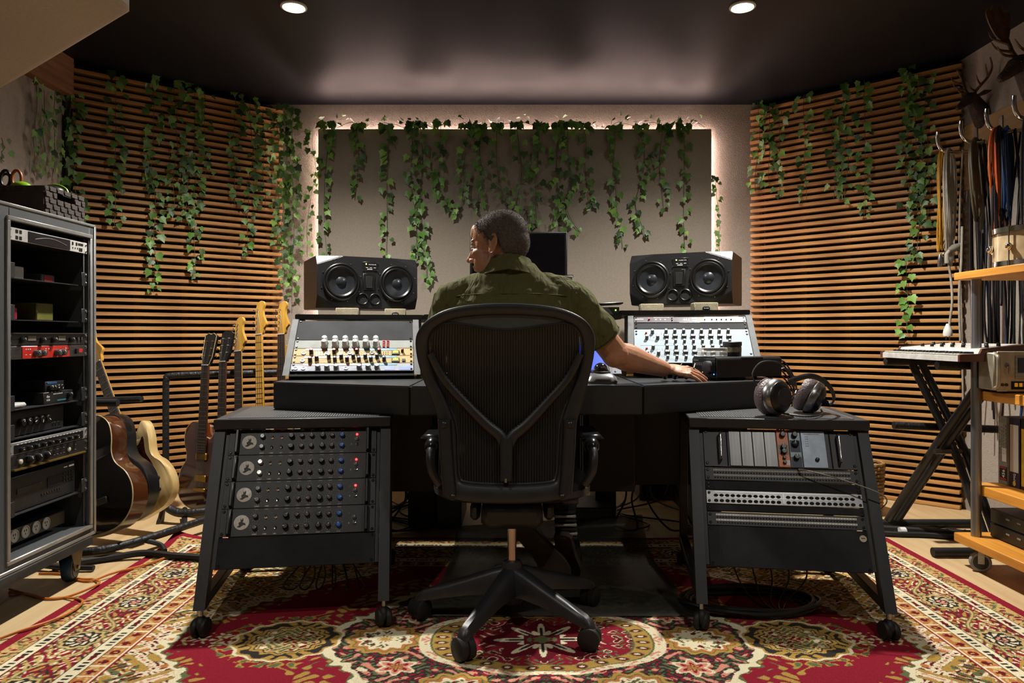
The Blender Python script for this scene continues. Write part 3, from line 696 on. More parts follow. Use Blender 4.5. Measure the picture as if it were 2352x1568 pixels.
# ---------------------------------------------------------------- rolling side racks
RT = R(26.5)
def roll_rack(label, x, y, yaw):
    t = thing('rolling_rack', label, 'rack', (x, y, .0115), (0, 0, yaw), 'black rolling racks flanking the chair')
    hw = .272; z0 = .085; zt = .60; dy = (zt - z0) * math.tan(RT)
    M_TOP = mat('perforated_steel', '77797c', .4, .5, scale=4)
    b = MB().box((0, dy + .205, zt + .012), (.58, .45, .034), b=.003); b.build('top_frame', M_BLACK, t)
    # perforated inlay
    b = MB().box((.0, dy + .21, zt + .030), (.50, .40, .002)); b.build('top_inlay', M_TOP, t)
    b = MB()
    for i in range(56):
        for j in range(34): b.add([( -.245 + i * .0088 + a * .0022, dy + .02 + j * .0115 + c * .003, zt + .0316) for a, c in ((-1, -1), (1, -1), (1, 1), (-1, 1))], [(0, 1, 2, 3)])
    tag(b.build('perforations', M_DARK, t, smooth=False), kind='stuff')
    for sx in (-1, 1):
        leg = [(sx * hw, 0, z0), (sx * hw, dy, zt)]
        b = MB()
        vs = []
        for (xx, yy, zz) in leg:
            for a, c in ((-.017, -.003), (.017, -.003), (.017, .045), (-.017, .045)): vs.append((xx + a, yy + c, zz))
        b.add(vs, [(3, 2, 1, 0), (4, 5, 6, 7), (0, 1, 5, 4), (1, 2, 6, 5), (2, 3, 7, 6), (3, 0, 4, 7)])
        b.build('front_leg', M_BLACK, t, smooth=False)
        MB().box((sx * hw, dy + .39, (z0 + zt) / 2), (.03, .035, zt - z0), b=.002).build('rear_leg', M_BLACK, t)
        MB().box((sx * hw, (dy + .42) / 2, z0 + .015), (.032, dy + .38, .03), b=.002).build('side_foot', M_BLACK, t)
        for yy in (.02, dy + .39):
            c = MB(); ax = V((sx * (hw + .0), yy, .028))
            for o_ in (-.012, .012): c.lathe([(0, -.009), (.024, -.009), (.028, -.004), (.028, .004), (.024, .009), (0, .009)], 20, T=M.Translation(ax + V((o_, 0, 0))) @ Euler((0, PI / 2, R(18 * sx))).to_matrix().to_4x4())
            c.sph(ax + V((0, 0, .01)), (.018, .026, .026), 14, 8)
            cs = c.build('caster', M_RUB, t); MB().cyl(ax + V((0, 0, .025)), ax + V((0, 0, .062)), .007, n=10).build('stem', M_STEEL, cs)
    MB().box((0, dy + .39, z0 + .05), (.51, .02, .03)).build('cross_bar', M_BLACK, t)
    T = M.Translation((x, y, .0115)) @ Euler((0, 0, yaw)).to_matrix().to_4x4() @ M.Translation((0, .012, z0)) @ Euler((PI / 2 - RT, 0, 0)).to_matrix().to_4x4()
    L = (zt - z0) / math.cos(RT)
    # rack rails
    Ti = M.Translation((0, .012, z0)) @ Euler((PI / 2 - RT, 0, 0)).to_matrix().to_4x4()
    for sx in (-1, 1): MB().box((sx * .243, L / 2 + .055, -.008), (.02, L - .12, .012), T=Ti).build('rack_rail', M_BLACK, t)
    return t, T, L
tl, T1, L1 = roll_rack('black rolling rack left of the chair with four preamp units', -.668, 2.19, R(8.5))
tr, T2, L2 = roll_rack('black rolling rack right of the chair with patchbays and headphones on top', .853, 2.165, R(-8.5))
M_PRE = mat('preamp_black', '212224', .45, bump=.1, bscale=500)
kg = knob_mesh('kg', .0085, .014, mat('knob_gunmetal', '55585a', .3, .6)); kgb = knob_mesh('kgb', .0085, .014, mat('knob_bright', 'd8dada', .25, .6))
kbk = knob_mesh('kbk', .0095, .016, M_BLK2); kmr = knob_mesh('kmr', .008, .014, mat('knob_maroon', '3a2226', .4)); kbl = knob_mesh('kbl', .0085, .014, M_BLUEK)
TICK = MB()
for k in range(11):
    a = R(-140 + 28 * k) + PI / 2; TICK.box((0, .0145, .0003), (.0012, .0045, .0004), T=M.Rotation(a, 4, 'Z'))
TICKM = TICK.mesh('scale_ticks', mat('dim_white_print', '8a8a88', .6), smooth=False)
TOG = MB().lathe([(.0055, 0), (.0055, .002), (.0035, .0025), (.0018, .003), (.002, .010), (.0015, .011)], 10).mesh('toggle_switch', M_CHR)
labs = ['topmost', 'second from top', 'third from top', 'bottom']
for i in range(4):
    v = L1 - .012 - (i + 1) * .0885
    u = unit('preamp_unit', 'black dual preamp with blue end knobs in left rolling rack, %s' % labs[i], 'audio unit', T1, v, .0885, M_PRE, thick=.004, group='preamps in the left rolling rack')
    bd = MB().lathe([(.0235, 0), (.0235, .0015), (.021, .002), (0, .002)], 32, T=M.Translation((-.176, .044, .004))).build('round_badge', mat('badge_white', 'd6d3cc', .5, var=.12, scale=120), u)
    goat = [(-.012, -.014), (-.006, -.009), (-.009, -.002), (-.002, .003), (-.004, .012), (.001, .007), (.004, .014), (.006, .006), (.003, .0), (.012, -.003), (.014, -.009), (.006, -.008), (.001, -.012), (-.004, -.016)]
    MB().prism([(a - .176, c + .044) for a, c in goat], .0055, .0072).build('emblem', mat('emblem_grey', '3c3a38', .6), bd)
    # side handle
    MB().box((-.213, .044, .018), (.010, .078, .016), b=.002).box((-.213, .010, .010), (.012, .012, .016)).box((-.213, .078, .010), (.012, .012, .016)).build('handle', M_BLK2, u)
    MB().box((.213, .044, .018), (.010, .078, .016), b=.002).box((.213, .010, .010), (.012, .012, .016)).box((.213, .078, .010), (.012, .012, .016)).build('handle', M_BLK2, u)
    for j, y in enumerate((.026, .062)):
        for x, me, tk in ((-.134, kgb if i == 1 else kg, 1), (-.040, kbk, 0), (-.006, kmr, 1), (.026, kmr, 1), (.062, kbk, 0), (.093, kmr, 1), (.126, kbl, 1)):
            K(u, me, x, y, .004, random.uniform(-2, 2))
            if tk: inst(TICKM, 'scale_ticks', u, (x, y, .004))
        for x in (-.103, -.072): inst(TOG, 'toggle_switch', u, (x, y - .002, .004), (R(20 * (1 if j else -1)), 0, 0))
    K(u, knob_mesh('jackring', .0085, .002, M_BLK2), .176, .048, .004)
    MB().lathe([(.0095, 0), (.0095, .001), (.0085, .001), (.0085, 0)], 20, T=M.Translation((.176, .046, .0045)), caps=False).build('ring_print', MC['dim_white_print'], u)
    inst(TOG, 'toggle_switch', u, (.176, .030, .004))
    if i < 3: MB().sph((.176, .064, .006), .0038, 12, 8).build('red_lamp', mat('led_red', 'ff4040', .4, emit=14, ecol='ff2020'), u)
    b = MB()
    for x in (-.134, -.103, -.072, -.040, -.006, .026, .062, .093, .126):
        for y in (.005, .084): b.box((x, y, .0043), (.012, .0028, .0005))
    b.box((.158, .062, .0043), (.001, .006, .0005)).box((.158, .03, .0043), (.004, .006, .0005)); b.build('print', MC['dim_white_print'], u)
    text('GAIN', .0062, u, (-.134, .0055, .0048), None, M_WTXT); text('+48V', .0062, u, (-.103, .0055, .0048), None, M_WTXT); text('Ø', .0062, u, (-.072, .0055, .0048), None, M_WTXT)
u = unit('blank_panel', 'black blank plate under the four preamps in left rolling rack', 'panel', T1, L1 - .012 - 4 * .0885 - .098, .096, MC['blank_black'], depth=.01)
# right rack
v = L2 - .012 - .133
u = unit('module_frame', 'module frame with orange, blue and silver modules and chrome handles', 'audio unit', T2, v, .133, M_BLACK, sy=(.012, .121))
for sx in (-1, 1):
    MB().tube(spline([(sx * .188, .022, .004), (sx * .188, .022, .026), (sx * .188, .030, .030), (sx * .188, .103, .030), (sx * .188, .111, .026), (sx * .188, .111, .004)], 4), .004, 10).build('chrome_handle', M_CHR, u)
    MB().box((sx * .165, .066, .0045), (.004, .125, .003)).build('frame_edge', M_DARK, u)
M_SLOT = mat('brushed_dark_slot', '5a5a5a', .35, .8, scale=3, stretch=(60, 1, 60))
for k in range(4): MB().box((-.140 + k * .0385, .066, .006), (.037, .126, .004), b=.001).build('blank_module', M_SLOT, u)
def module(x, w, m): return MB().box((x, .066, .006), (w, .126, .004), b=.001).build('module', m, u)
mo = module(.015, .037, mat('module_orange', 'cf6d1e', .4)); mo['label'] = 'orange module'
MB().box((.015, .062, .0085), (.031, .032, .001)).build('black_window', M_BLK2, mo)
for y, me in ((.112, kbk), (.070, kbk), (.054, kbk), (.034, knob_mesh('k7', .006, .01, M_BLK2)), (.018, KM['k7'])): K(mo, me, .015, y, .0085, random.random())
MB().box((.026, .018, .0083), (.012, .016, .0006)).build('white_patch', M_WTXT, mo)
mo = module(.0535, .037, mat('module_steel_blue', '6d7a84', .4, .3)); mo['label'] = 'grey-blue module with navy foot'
MB().box((.0535, .075, .0085), (.032, .04, .001)).box((.0535, .02, .0084), (.033, .036, .0008)).build('dark_window', mat('navy_print', '22314a', .5), mo)
K(mo, kbk, .0535, .112, .0085); K(mo, knob_mesh('k11', .012, .013, M_BLK2), .0535, .082, .0085); K(mo, kbk, .0535, .036, .0085)
mo = module(.1125, .076, mat('module_pale_blue', '8e99a8', .4, .3)); mo['label'] = 'double width pale blue module'
K(mo, knob_mesh('k8', .007, .008, M_BLK2), .118, .03, .0085)
b = MB(); dots(b, (.088,), [.108 - k * .008 for k in range(5)], .002, .002, .0086); b.box((.108, .117, .0086), (.05, .0012, .0006)); dots(b, (.094,), [.108 - k * .008 for k in range(5)], .005, .001, .0086); b.build('print', M_BLK2, mo)
def patchbay(v, h, face, strip, rows, n, label, style):
    u = unit('patchbay', label, 'patchbay', T2, v, h, face, depth=.08)
    holes = MB()
    if style == 'jack':
        for y in rows: MB().box((0, y + .0085, .0045), (.43, .0055, .001)).build('label_strip', strip, u)
        for y in rows:
            for k in range(n): holes.lathe([(.0024, 0), (.0024, .0006), (0, .0006)], 8, T=M.Translation((-.21 + .42 * k / (n - 1), y, .0042)))
        b = MB()
        for y in rows:
            for k in range(n): b.box((-.21 + .42 * k / (n - 1), y + .0085, .0052), (.0012, .003, .0003))
        b.build('print', M_BLK2, u)
    else:
        for y in rows: MB().box((0, y + .012, .0045), (.43, .0045, .001)).build('label_strip', strip, u)
        for y in rows:
            for k in range(n):
                x = -.205 + .41 * k / (n - 1) + (.006 if k >= n / 2 else -.006)
                holes.lathe([(.0072, 0), (.0072, .001), (0, .001)], 10, T=M.Translation((x, y, .0042)) @ M.Diagonal((1, .72, 1, 1)))
        MB().box((0, h / 2, .005), (.004, h * .8, .002)).build('centre_bar', strip, u)
    o = holes.build('jack_sockets', M_DARK, u); o['kind'] = 'stuff'
    return u
M_STR = mat('label_strip_grey', 'd4d4d0', .6, var=.08, scale=150); M_STD = mat('label_strip_dim', 'a3a19c', .6, var=.1, scale=150)
v -= .046; patchbay(v, .044, M_BLACK, M_STD, (.009, .026), 48, 'black patchbay under the module frame, with a cord plugged in', 'jack')
v -= .032; unit('blank_panel', 'slim black blank plate, upper of two between the right patchbays', 'panel', T2, v, .0305, MC['blank_black'], depth=.01)
v -= .0455; patchbay(v, .0445, mat('patch_silver', 'b4b6b8', .35, .5), M_ALU, (.010, .027), 24, 'silver patchbay with two rows of oval sockets', 'oval')
v -= .024; unit('blank_panel', 'slim black blank plate, lower of two between the right patchbays', 'panel', T2, v, .0225, MC['blank_black'], depth=.01)
v -= .046; patchbay(v, .044, M_BLACK, M_STR, (.009, .026), 48, 'black patchbay with bright label strips, lowest in the right rolling rack', 'jack')
v -= .128; u = unit('blank_panel', 'deep black blank plate at the foot of the right rolling rack', 'panel', T2, v, .127, MC['blank_black'], depth=.01)
bd = MB().lathe([(.0105, 0), (.0105, .0012), (0, .0014)], 24, T=M.Translation((.226, .103, .004))).build('round_sticker', mat('sticker_cream', 'b5ab94', .5), u)
MB().box((.226, .104, .0056), (.012, .002, .0005)).build('sticker_print', M_BLK2, bd)
# patch cord hanging from the frame
a = T2 @ V((.055, L2 - .012 - .133 - .004, .006)); e = T2 @ V((.29, L2 - .23, .03))
pts = spline([a, a + V((.01, -.03, .004)), (a + e) / 2 + V((0, -.03, .012)), e + V((0, -.02, .0)), e + V((.01, .02, -.05)), e + V((-.02, .08, -.09))], 8)
t = thing('patch_cord', 'thin grey patch cord plugged into the top patchbay of right rack', 'cable'); 
MB().tube(pts, .002, 6).build('cord', mat('grey_cord', '6c6b60', .45), t); MB().cyl(a - V((0, -.004, .0)), a + V((.006, -.02, .003)), .0035, n=10).build('plug', M_CHR, t)
# headphones on the right rack
ztop = .6435
hp = thing('headphones', 'black over-ear headphones with mauve ear pad lying on the right rack', 'headphones', (.955, 2.50, ztop), (0, 0, R(-8))); hp.scale = (1.18, 1.18, 1.18)
def cup(nm, T):
    c = MB().lathe([(.0, -.028), (.03, -.028), (.045, -.018), (.048, -.004), (.05, .006), (.05, .010)], 36, T=T).build(nm, M_BLK2, hp)
    MB().lathe([(.050, .010), (.0545, .018), (.0545, .032), (.049, .040), (.036, .040), (.030, .034), (.028, .012)], 36, T=T, caps=False).build('ear_pad', mat('mauve_leather', '6a5a5c', .45, bump=.4, bscale=200), c)
    MB().lathe([(.046, -.016), (.050, -.012), (.053, -.004), (.053, .004), (.049, .008)], 36, T=T, caps=False).build('cup_ring', M_STEEL, c)
    MB().lathe([(0, -.0295), (.026, -.0295), (.028, -.027)], 28, T=T).build('cup_cap', M_BLACK, c)
def cT(loc, ax): return M.Translation(loc) @ V((0, 0, -1)).rotation_difference(V(ax).normalized()).to_matrix().to_4x4()
cup('ear_cup', cT((-.035, -.03, .055), (.62, -.78, .05)))
cup('ear_cup', cT((.095, .08, .045), (.80, -.35, -.42)))
MB().tube(spline([(-.005, -.045, .10), (.05, -.05, .118), (.10, -.03, .10), (.135, .01, .06), (.14, .05, .03), (.115, .085, .04)], 8), .008, 8, flat=.35).build('headband', M_BLACK, hp)
MB().tube(spline([(-.085, -.03, .08), (-.10, -.02, .12), (-.07, .0, .155), (-.01, .02, .15), (.03, .04, .10)], 8), .0025, 8).build('yoke', M_BLACK, hp)
MB().tube(spline([(-.03, -.07, .012), (.02, -.085, .006), (.06, -.07, .005), (.10, -.0, .005), (.13, .12, .005)], 8), .0028, 6).build('lead', M_CBL, hp)
# ---------------------------------------------------------------- mesh-back office chair
CX0, CY0 = 0.0, 2.28
ch = thing('office_chair', 'black mesh-back office chair on five casters in front of the desk', 'chair', (CX0, CY0, 0))
M_CH = mat('chair_graphite', '26262a', .38, bump=.06, bscale=500)
M_CH2 = mat('chair_frame_satin', '1f1f21', .42, bump=.06, bscale=500)
def yb(z): # depth of the back surface (world Y) by height
    return 2.125 + .035 * math.sin(PI * min(max((z - .42) / .58, 0), 1)) - .03 * max(0, (z - .8) / .2) ** 1.5 * .6
def cb(px, py, dy=0):
    p = P(px, py, 2.13); y = yb(p.z); p = P(px, py, y); return V((p.x - CX0, p.y - CY0 + dy, p.z))
OUT = [(1157, 696), (1050, 704), (990, 728), (958, 765), (956, 810), (970, 865), (992, 920), (1008, 975), (1012, 1040), (1016, 1105), (1045, 1146), (1165, 1157), (1288, 1146), (1314, 1105), (1320, 1040), (1324, 975), (1340, 920), (1354, 865), (1365, 810), (1364, 765), (1335, 728), (1270, 704)]
INN = [(1157, 724), (1060, 730), (1008, 748), (986, 776), (986, 812), (1002, 865), (1024, 915), (1046, 975), (1050, 1040), (1054, 1092), (1072, 1108), (1165, 1113), (1260, 1108), (1278, 1092), (1283, 1040), (1287, 975), (1306, 915), (1324, 865), (1336, 812), (1336, 776), (1318, 748), (1262, 730)]
so = spl2(OUT, 5); si = spl2(INN, 5)
b = MB(); rg = []
for (ox, oy), (ix_, iy_) in zip(so, si):
    a = cb(ox, oy); c = cb(ix_, iy_); m_ = (a + c) / 2; h_ = (a - c) / 2; n = V((0, 1, 0))
    rg.append([m_ + h_ * (math.copysign(abs(math.cos(t)) ** .7, math.cos(t))) + n * (.013 * math.copysign(abs(math.sin(t)) ** .8, math.sin(t))) for t in [2 * PI * k / 12 for k in range(12)]])
b.ring(rg, closed=True).build('back_frame', M_CH2, ch, ang=60)
# rolled inner bead
MB().tube([cb(x, y, .004) for x, y in si], .005, 6, closed=True).build('frame_bead', M_CH, ch)
# crescent band at the top
cres_t = [(990, 748), (1020, 738), (1060, 728), (1157, 722), (1262, 728), (1300, 738), (1334, 750)]
cres_b = [(992, 752), (1025, 742), (1062, 744), (1157, 757), (1262, 746), (1298, 742), (1332, 754)]
b = MB(); T_ = spl2(cres_t, 4, False); B_ = spl2(cres_b, 4, False)
b.ring([[cb(*p, -.002), cb(*q, -.002), cb(*q, .006), cb(*p, .006)] for p, q in zip(T_, B_)]).build('top_band', mat('band_grey_foam', '3c4143', .7), ch)
MB().tube([cb(x, y, -.004) for x, y in B_], .003, 6).build('band_seam', M_CH, ch)
# mesh weave
poly = [cb(x, y) for x, y in si]
def span(x):
    zs = []
    for i in range(len(poly)):
        a, c = poly[i], poly[(i + 1) % len(poly)]
        if (a.x - x) * (c.x - x) < 0: zs.append(a.z + (c.z - a.z) * (x - a.x) / (c.x - a.x))
    return (min(zs), max(zs)) if len(zs) > 1 else None
b = MB(); x = -.25
while x < .25:
    s_ = span(x)
    if s_:
        pts = [V((x + .006 * math.sin(PI * k / 14) * (x / .25), yb(s_[0] + (s_[1] - s_[0]) * k / 14) - CY0 + .003, s_[0] + (s_[1] - s_[0]) * k / 14)) for k in range(15)]
        b.tube(pts, .0028, 4, flat=.35, up=(1, 0, 0))
    x += .0078
tag(b.build('mesh_weave', mat('weave_black', '17181a', .4, .2), ch), kind='stuff')
b = MB(); cols = []
for k in range(41):
    x = -.243 + .486 * k / 40; s_ = span(x)
    if s_: cols.append([V((x, yb(s_[0] + (s_[1] - s_[0]) * j / 16) - CY0 + .006, s_[0] + (s_[1] - s_[0]) * j / 16)) for j in range(17)])
vs = [p for c in cols for p in c]; fs = [(i * 17 + j, (i + 1) * 17 + j, (i + 1) * 17 + j + 1, i * 17 + j + 1) for i in range(len(cols) - 1) for j in range(16)]
b.add(vs, fs).build('mesh_backing', mat('sheer_black', '141416', .8, alpha=.86), ch)
# Y shaped support behind the mesh
def strip(name, path, w0, w1, dy=-.018, th=.008):
    b = MB(); rg = []; n = len(path) - 1
    pp = [cb(x, y, dy) for x, y in path]
    for i, p in enumerate(pp):
        t = pp[min(i + 1, n)] - pp[max(i - 1, 0)]; s_ = V((t.z, 0, -t.x)).normalized(); w = w0 + (w1 - w0) * i / n
        rg.append([p + s_ * (w * math.cos(a)) + V((0, th * math.sin(a), 0)) for a in [2 * PI * k / 10 for k in range(10)]])
    return b.ring(rg).build(name, M_CH2, ch, ang=60)
strip('support_arm', spl2([(990, 812), (1020, 868), (1075, 930), (1120, 975), (1150, 1000), (1163, 1030)], 5, False), .011, .018)
strip('support_arm', spl2([(1332, 812), (1304, 868), (1250, 930), (1208, 975), (1178, 1000), (1163, 1030)], 5, False), .011, .018)
strip('support_stem', [(1163, 1005), (1163, 1040), (1163, 1075), (1162, 1100)], .021, .019, -.02, .012)
MB().box(tuple(cb(1162, 1098, -.034)), (.006, .004, .012)).build('stem_slot', M_STEEL, ch)
for x0, x1 in ((1022, 1034), (1308, 1298)):
    strip('side_brace', [(x0, 962), (x0 + (x1 - x0) * .2, 1010), (x0 + (x1 - x0) * .6, 1080), (x1, 1130)], .021, .020, -.012, .018)
    for y in (972, 1136): MB().lathe([(.009, 0), (.009, .004), (.006, .006), (0, .004)], 14, T=M.Translation(cb(x0 if y < 1000 else x1 + (8 if x0 < 1160 else -8), y, -.030)) @ Euler((PI / 2, 0, 0)).to_matrix().to_4x4()).build('frame_bolt', M_BLK2, ch)
# arms
for sx in (-1, 1):
    b = MB().tube(spline([(sx * .225, -.06, .46), (sx * .245, -.07, .50), (sx * .252, -.06, .55), (sx * .25, -.02, .58)], 6), .014, 12); b.build('arm_post', M_CH, ch)
    MB().box((sx * .255, .12, .592), (.075, .24, .024), b=.011).build('arm_pad', mat('pad_glossy_black', '17171a', .22), ch, rot=None)
    MB().sph((sx * .25, -.02, .572), (.026, .035, .028), 16, 10).build('pad_tail', MC['pad_glossy_black'], ch)
# seat
b = MB(); rg = []
for z, k in ((.405, .9), (.42, 1), (.44, 1), (.452, .95)):
    rg.append([V((.255 * k * math.copysign(abs(math.cos(a)) ** .6, math.cos(a)), .13 + .235 * k * math.copysign(abs(math.sin(a)) ** .6, math.sin(a)), z)) for a in [2 * PI * i / 36 for i in range(36)]])
b.ring(rg).build('seat', M_CH, ch)
MB().box((0, .02, .365), (.19, .24, .075), b=.02).build('tilt_mechanism', M_CH2, ch)
MB().box((-.115, .02, .372), (.03, .16, .05), b=.01).build('mechanism_ear', M_CH2, ch); MB().box((.115, .02, .372), (.03, .16, .05), b=.01).build('mechanism_ear', M_CH2, ch)
MB().lathe([(0, 0), (.014, 0), (.018, .006), (.018, .045), (.014, .052), (0, .052)], 18, T=M.Translation((.16, .02, .395)) @ Euler((0, PI / 2, 0)).to_matrix().to_4x4()).build('tension_knob', M_CH, ch)
MB().cyl((.11, .02, .395), (.17, .02, .395), .006).build('knob_shaft', M_CH2, ch)
MB().cyl((0, 0, .20), (0, 0, .34), .0145, n=24).build('gas_column', mat('column_chrome', 'b8aca4', .22, 1, var=.03), ch)
MB().lathe([(.026, .33), (.03, .335), (.03, .345), (.02, .35)], 24).build('column_collar', M_BLK2, ch)
# base
MB().lathe([(.030, .075), (.037, .09), (.038, .15), (.032, .195), (.028, .206), (.02, .208)], 28).build('base_hub', M_CH, ch)
for i, a in enumerate((174, 243, 319, 28, 100)):
    a = R(a); d = V((math.cos(a), math.sin(a), 0)); s_ = V((-d.y, d.x, 0)); b = MB(); rg = []
    for r, zt, zb, w in ((.01, .195, .10, .026), (.06, .180, .105, .026), (.13, .155, .100, .024), (.22, .125, .086, .021), (.285, .104, .074, .019), (.305, .092, .066, .018), (.315, .074, .060, .013)):
        rg.append([d * r + s_ * w + V((0, 0, zb)), d * r + s_ * w * .95 + V((0, 0, zt - .012)), d * r + s_ * w * .5 + V((0, 0, zt)), d * r - s_ * w * .5 + V((0, 0, zt)), d * r - s_ * w * .95 + V((0, 0, zt - .012)), d * r - s_ * w + V((0, 0, zb))])
    b.ring(rg).build('base_leg', M_CH, ch, ang=50)
    c = MB(); o_ = d * .298 + V((0, 0, .0325 + .011)); sw = R((55, 62, 25, 30, 60)[i]); w = (M.Rotation(sw, 3, 'Z') @ s_).normalized()
    Tz = M.Translation(o_) @ V((0, 0, 1)).rotation_difference(w).to_matrix().to_4x4()
    cs = c.lathe([(0, -.027), (.026, -.027), (.0325, -.023), (.0325, -.004), (.028, -.002), (.028, .002), (.0325, .004), (.0325, .023), (.026, .027), (0, .027)], 28, T=Tz).build('caster', M_RUB, ch)
    MB().sph(o_ + V((0, 0, .012)), (.02, .02, .022), 12, 8).build('caster_hood', M_CH2, cs); MB().cyl(o_ + V((0, 0, .02)), o_ + V((0, 0, .045)), .008, n=10).build('caster_stem', M_STEEL, cs)
# ---------------------------------------------------------------- seated man
pr = thing('person', 'seated grey-haired man in olive shirt and dark jeans, right hand on the desk', 'person', (0, 2.45, 0))
PO = V((0, 2.45, 0))
def ell(b, c, r, T=None, rot=None, n=18, m=12):
    Tt = M.Translation(c) @ (Euler(rot).to_matrix().to_4x4() if rot else M.Identity(4)); 
    return b.sph((0, 0, 0), r, n, m, T=(T @ Tt) if T else Tt)
def cap(b, pts, rs, T=None, flat=1, up=None, n=14):
    pts = [V(p) for p in pts]
    a = pts[0] + (pts[0] - pts[1]).normalized() * rs[0] * .55; z = pts[-1] + (pts[-1] - pts[-2]).normalized() * rs[-1] * .55
    b.tube([a] + pts + [z], [rs[0] * .62] + list(rs) + [rs[-1] * .62], n, T=T, flat=flat, up=up)
def remesh(b, name, m, vox, sm, parent, extra=None):
    me = b.mesh(name, m, smooth=True); o = inst(me, name, parent)
    r = o.modifiers.new('r', 'REMESH'); r.mode = 'VOXEL'; r.voxel_size = vox; r.use_smooth_shade = True
    if sm: s_ = o.modifiers.new('s', 'SMOOTH'); s_.iterations = sm; s_.factor = .5
    return o
def skin_mat():
    a = N('skin'); tc = a.n('TexCoord'); n1 = a.n('TexNoise', i_Scale=18.0, i_Detail=4.0); a.l(tc.outputs['Object'], n1.inputs[0])
    n2 = a.n('TexNoise', i_Scale=140.0, i_Detail=2.0); a.l(tc.outputs['Object'], n2.inputs[0])
    c = a.mix(n1.outputs[0], lin('9a6b4e'), lin('c69878')); c2 = a.mix(.15, c, lin('b0604a')); a.l(c2, a.b.inputs['Base Color'])
    a.b.inputs['Roughness'].default_value = .5; a.b.inputs['Subsurface Weight'].default_value = .06; a.b.inputs['Subsurface Radius'].default_value = (.01, .004, .002)
    bp = a.n('Bump'); bp.inputs['Strength'].default_value = .25; bp.inputs['Distance'].default_value = .004; a.l(n2.outputs[0], bp.inputs['Height']); a.l(bp.outputs[0], a.b.inputs['Normal'])
    return a.m
M_SKIN = skin_mat()
# head frame: +x face, +y his left, +z up
HC = V((-.043, 2.455, 1.222)) - PO
HT = M.Translation(HC) @ Euler((0, 0, PI - R(24))).to_matrix().to_4x4() @ Euler((R(2), R(8), 0)).to_matrix().to_4x4()
EL = [((-.012, 0, .040), (.096, .077, .084)), ((-.034, 0, .012), (.074, .069, .072)), ((.035, 0, .045), (.056, .062, .066))]
b = MB()
for c, r in EL: ell(b, c, r, HT, n=28, m=18)
ell(b, (.040, 0, -.02), (.052, .054, .088), HT); ell(b, (.030, 0, -.060), (.056, .054, .042), HT); ell(b, (.076, 0, -.089), (.021, .026, .019), HT)
ell(b, (.078, 0, .030), (.018, .048, .012), HT); ell(b, (.066, 0, .058), (.030, .047, .040), HT); ell(b, (.048, 0, .006), (.038, .0585, .060), HT)
for s_ in (-1, 1):
    ell(b, (.060, .042 * s_, -.016), (.028, .018, .018), HT); ell(b, (.045, .048 * s_, -.05), (.035, .014, .04), HT)
    ell(b, (.104, .0115 * s_, -.030), (.011, .008, .008), HT)
    ell(b, (.076, .031 * s_, .020), (.014, .018, .007), HT); ell(b, (.081, .031 * s_, .001), (.012, .017, .005), HT)
    # ear
    Te = HT @ M.Translation((-.014, .074 * s_, -.004)) @ Euler((R(8 * s_), R(-12), R(-24 * s_))).to_matrix().to_4x4()
    pts = [V((.020 * math.cos(t) * (1 if math.sin(t) > 0 else .72), .006 * s_, .032 * math.sin(t))) for t in [2 * PI * k / 20 for k in range(20)]]
    b.tube(pts, .0034, 8, closed=True, T=Te); ell(b, (0, .001 * s_, 0), (.016, .004, .029), Te); ell(b, (.008, .004 * s_, -.022), (.009, .005, .010), Te); ell(b, (.017, .001 * s_, -.002), (.004, .006, .008), Te)
    b.tube([V((-.006 + .008 * math.cos(t), .006 * s_, .004 + .016 * math.sin(t))) for t in [PI * .3 + PI * 1.2 * k / 10 for k in range(11)]], .0028, 6, T=Te)
cap(b, [(.088, 0, .024), (.102, 0, .0), (.114, 0, -.020)], [.009, .0095, .0115], HT); ell(b, (.117, 0, -.024), (.013, .0125, .0115), HT)
ell(b, (.093, 0, -.052), (.014, .023, .0068), HT); ell(b, (.090, 0, -.063), (.014, .020, .0072), HT)
neck0 = HT @ V((-.020, 0, -.045)); cap(b, [neck0, neck0 + V((.012, .0, -.05)), V((.0, .012, 1.10))], [.062, .060, .068])
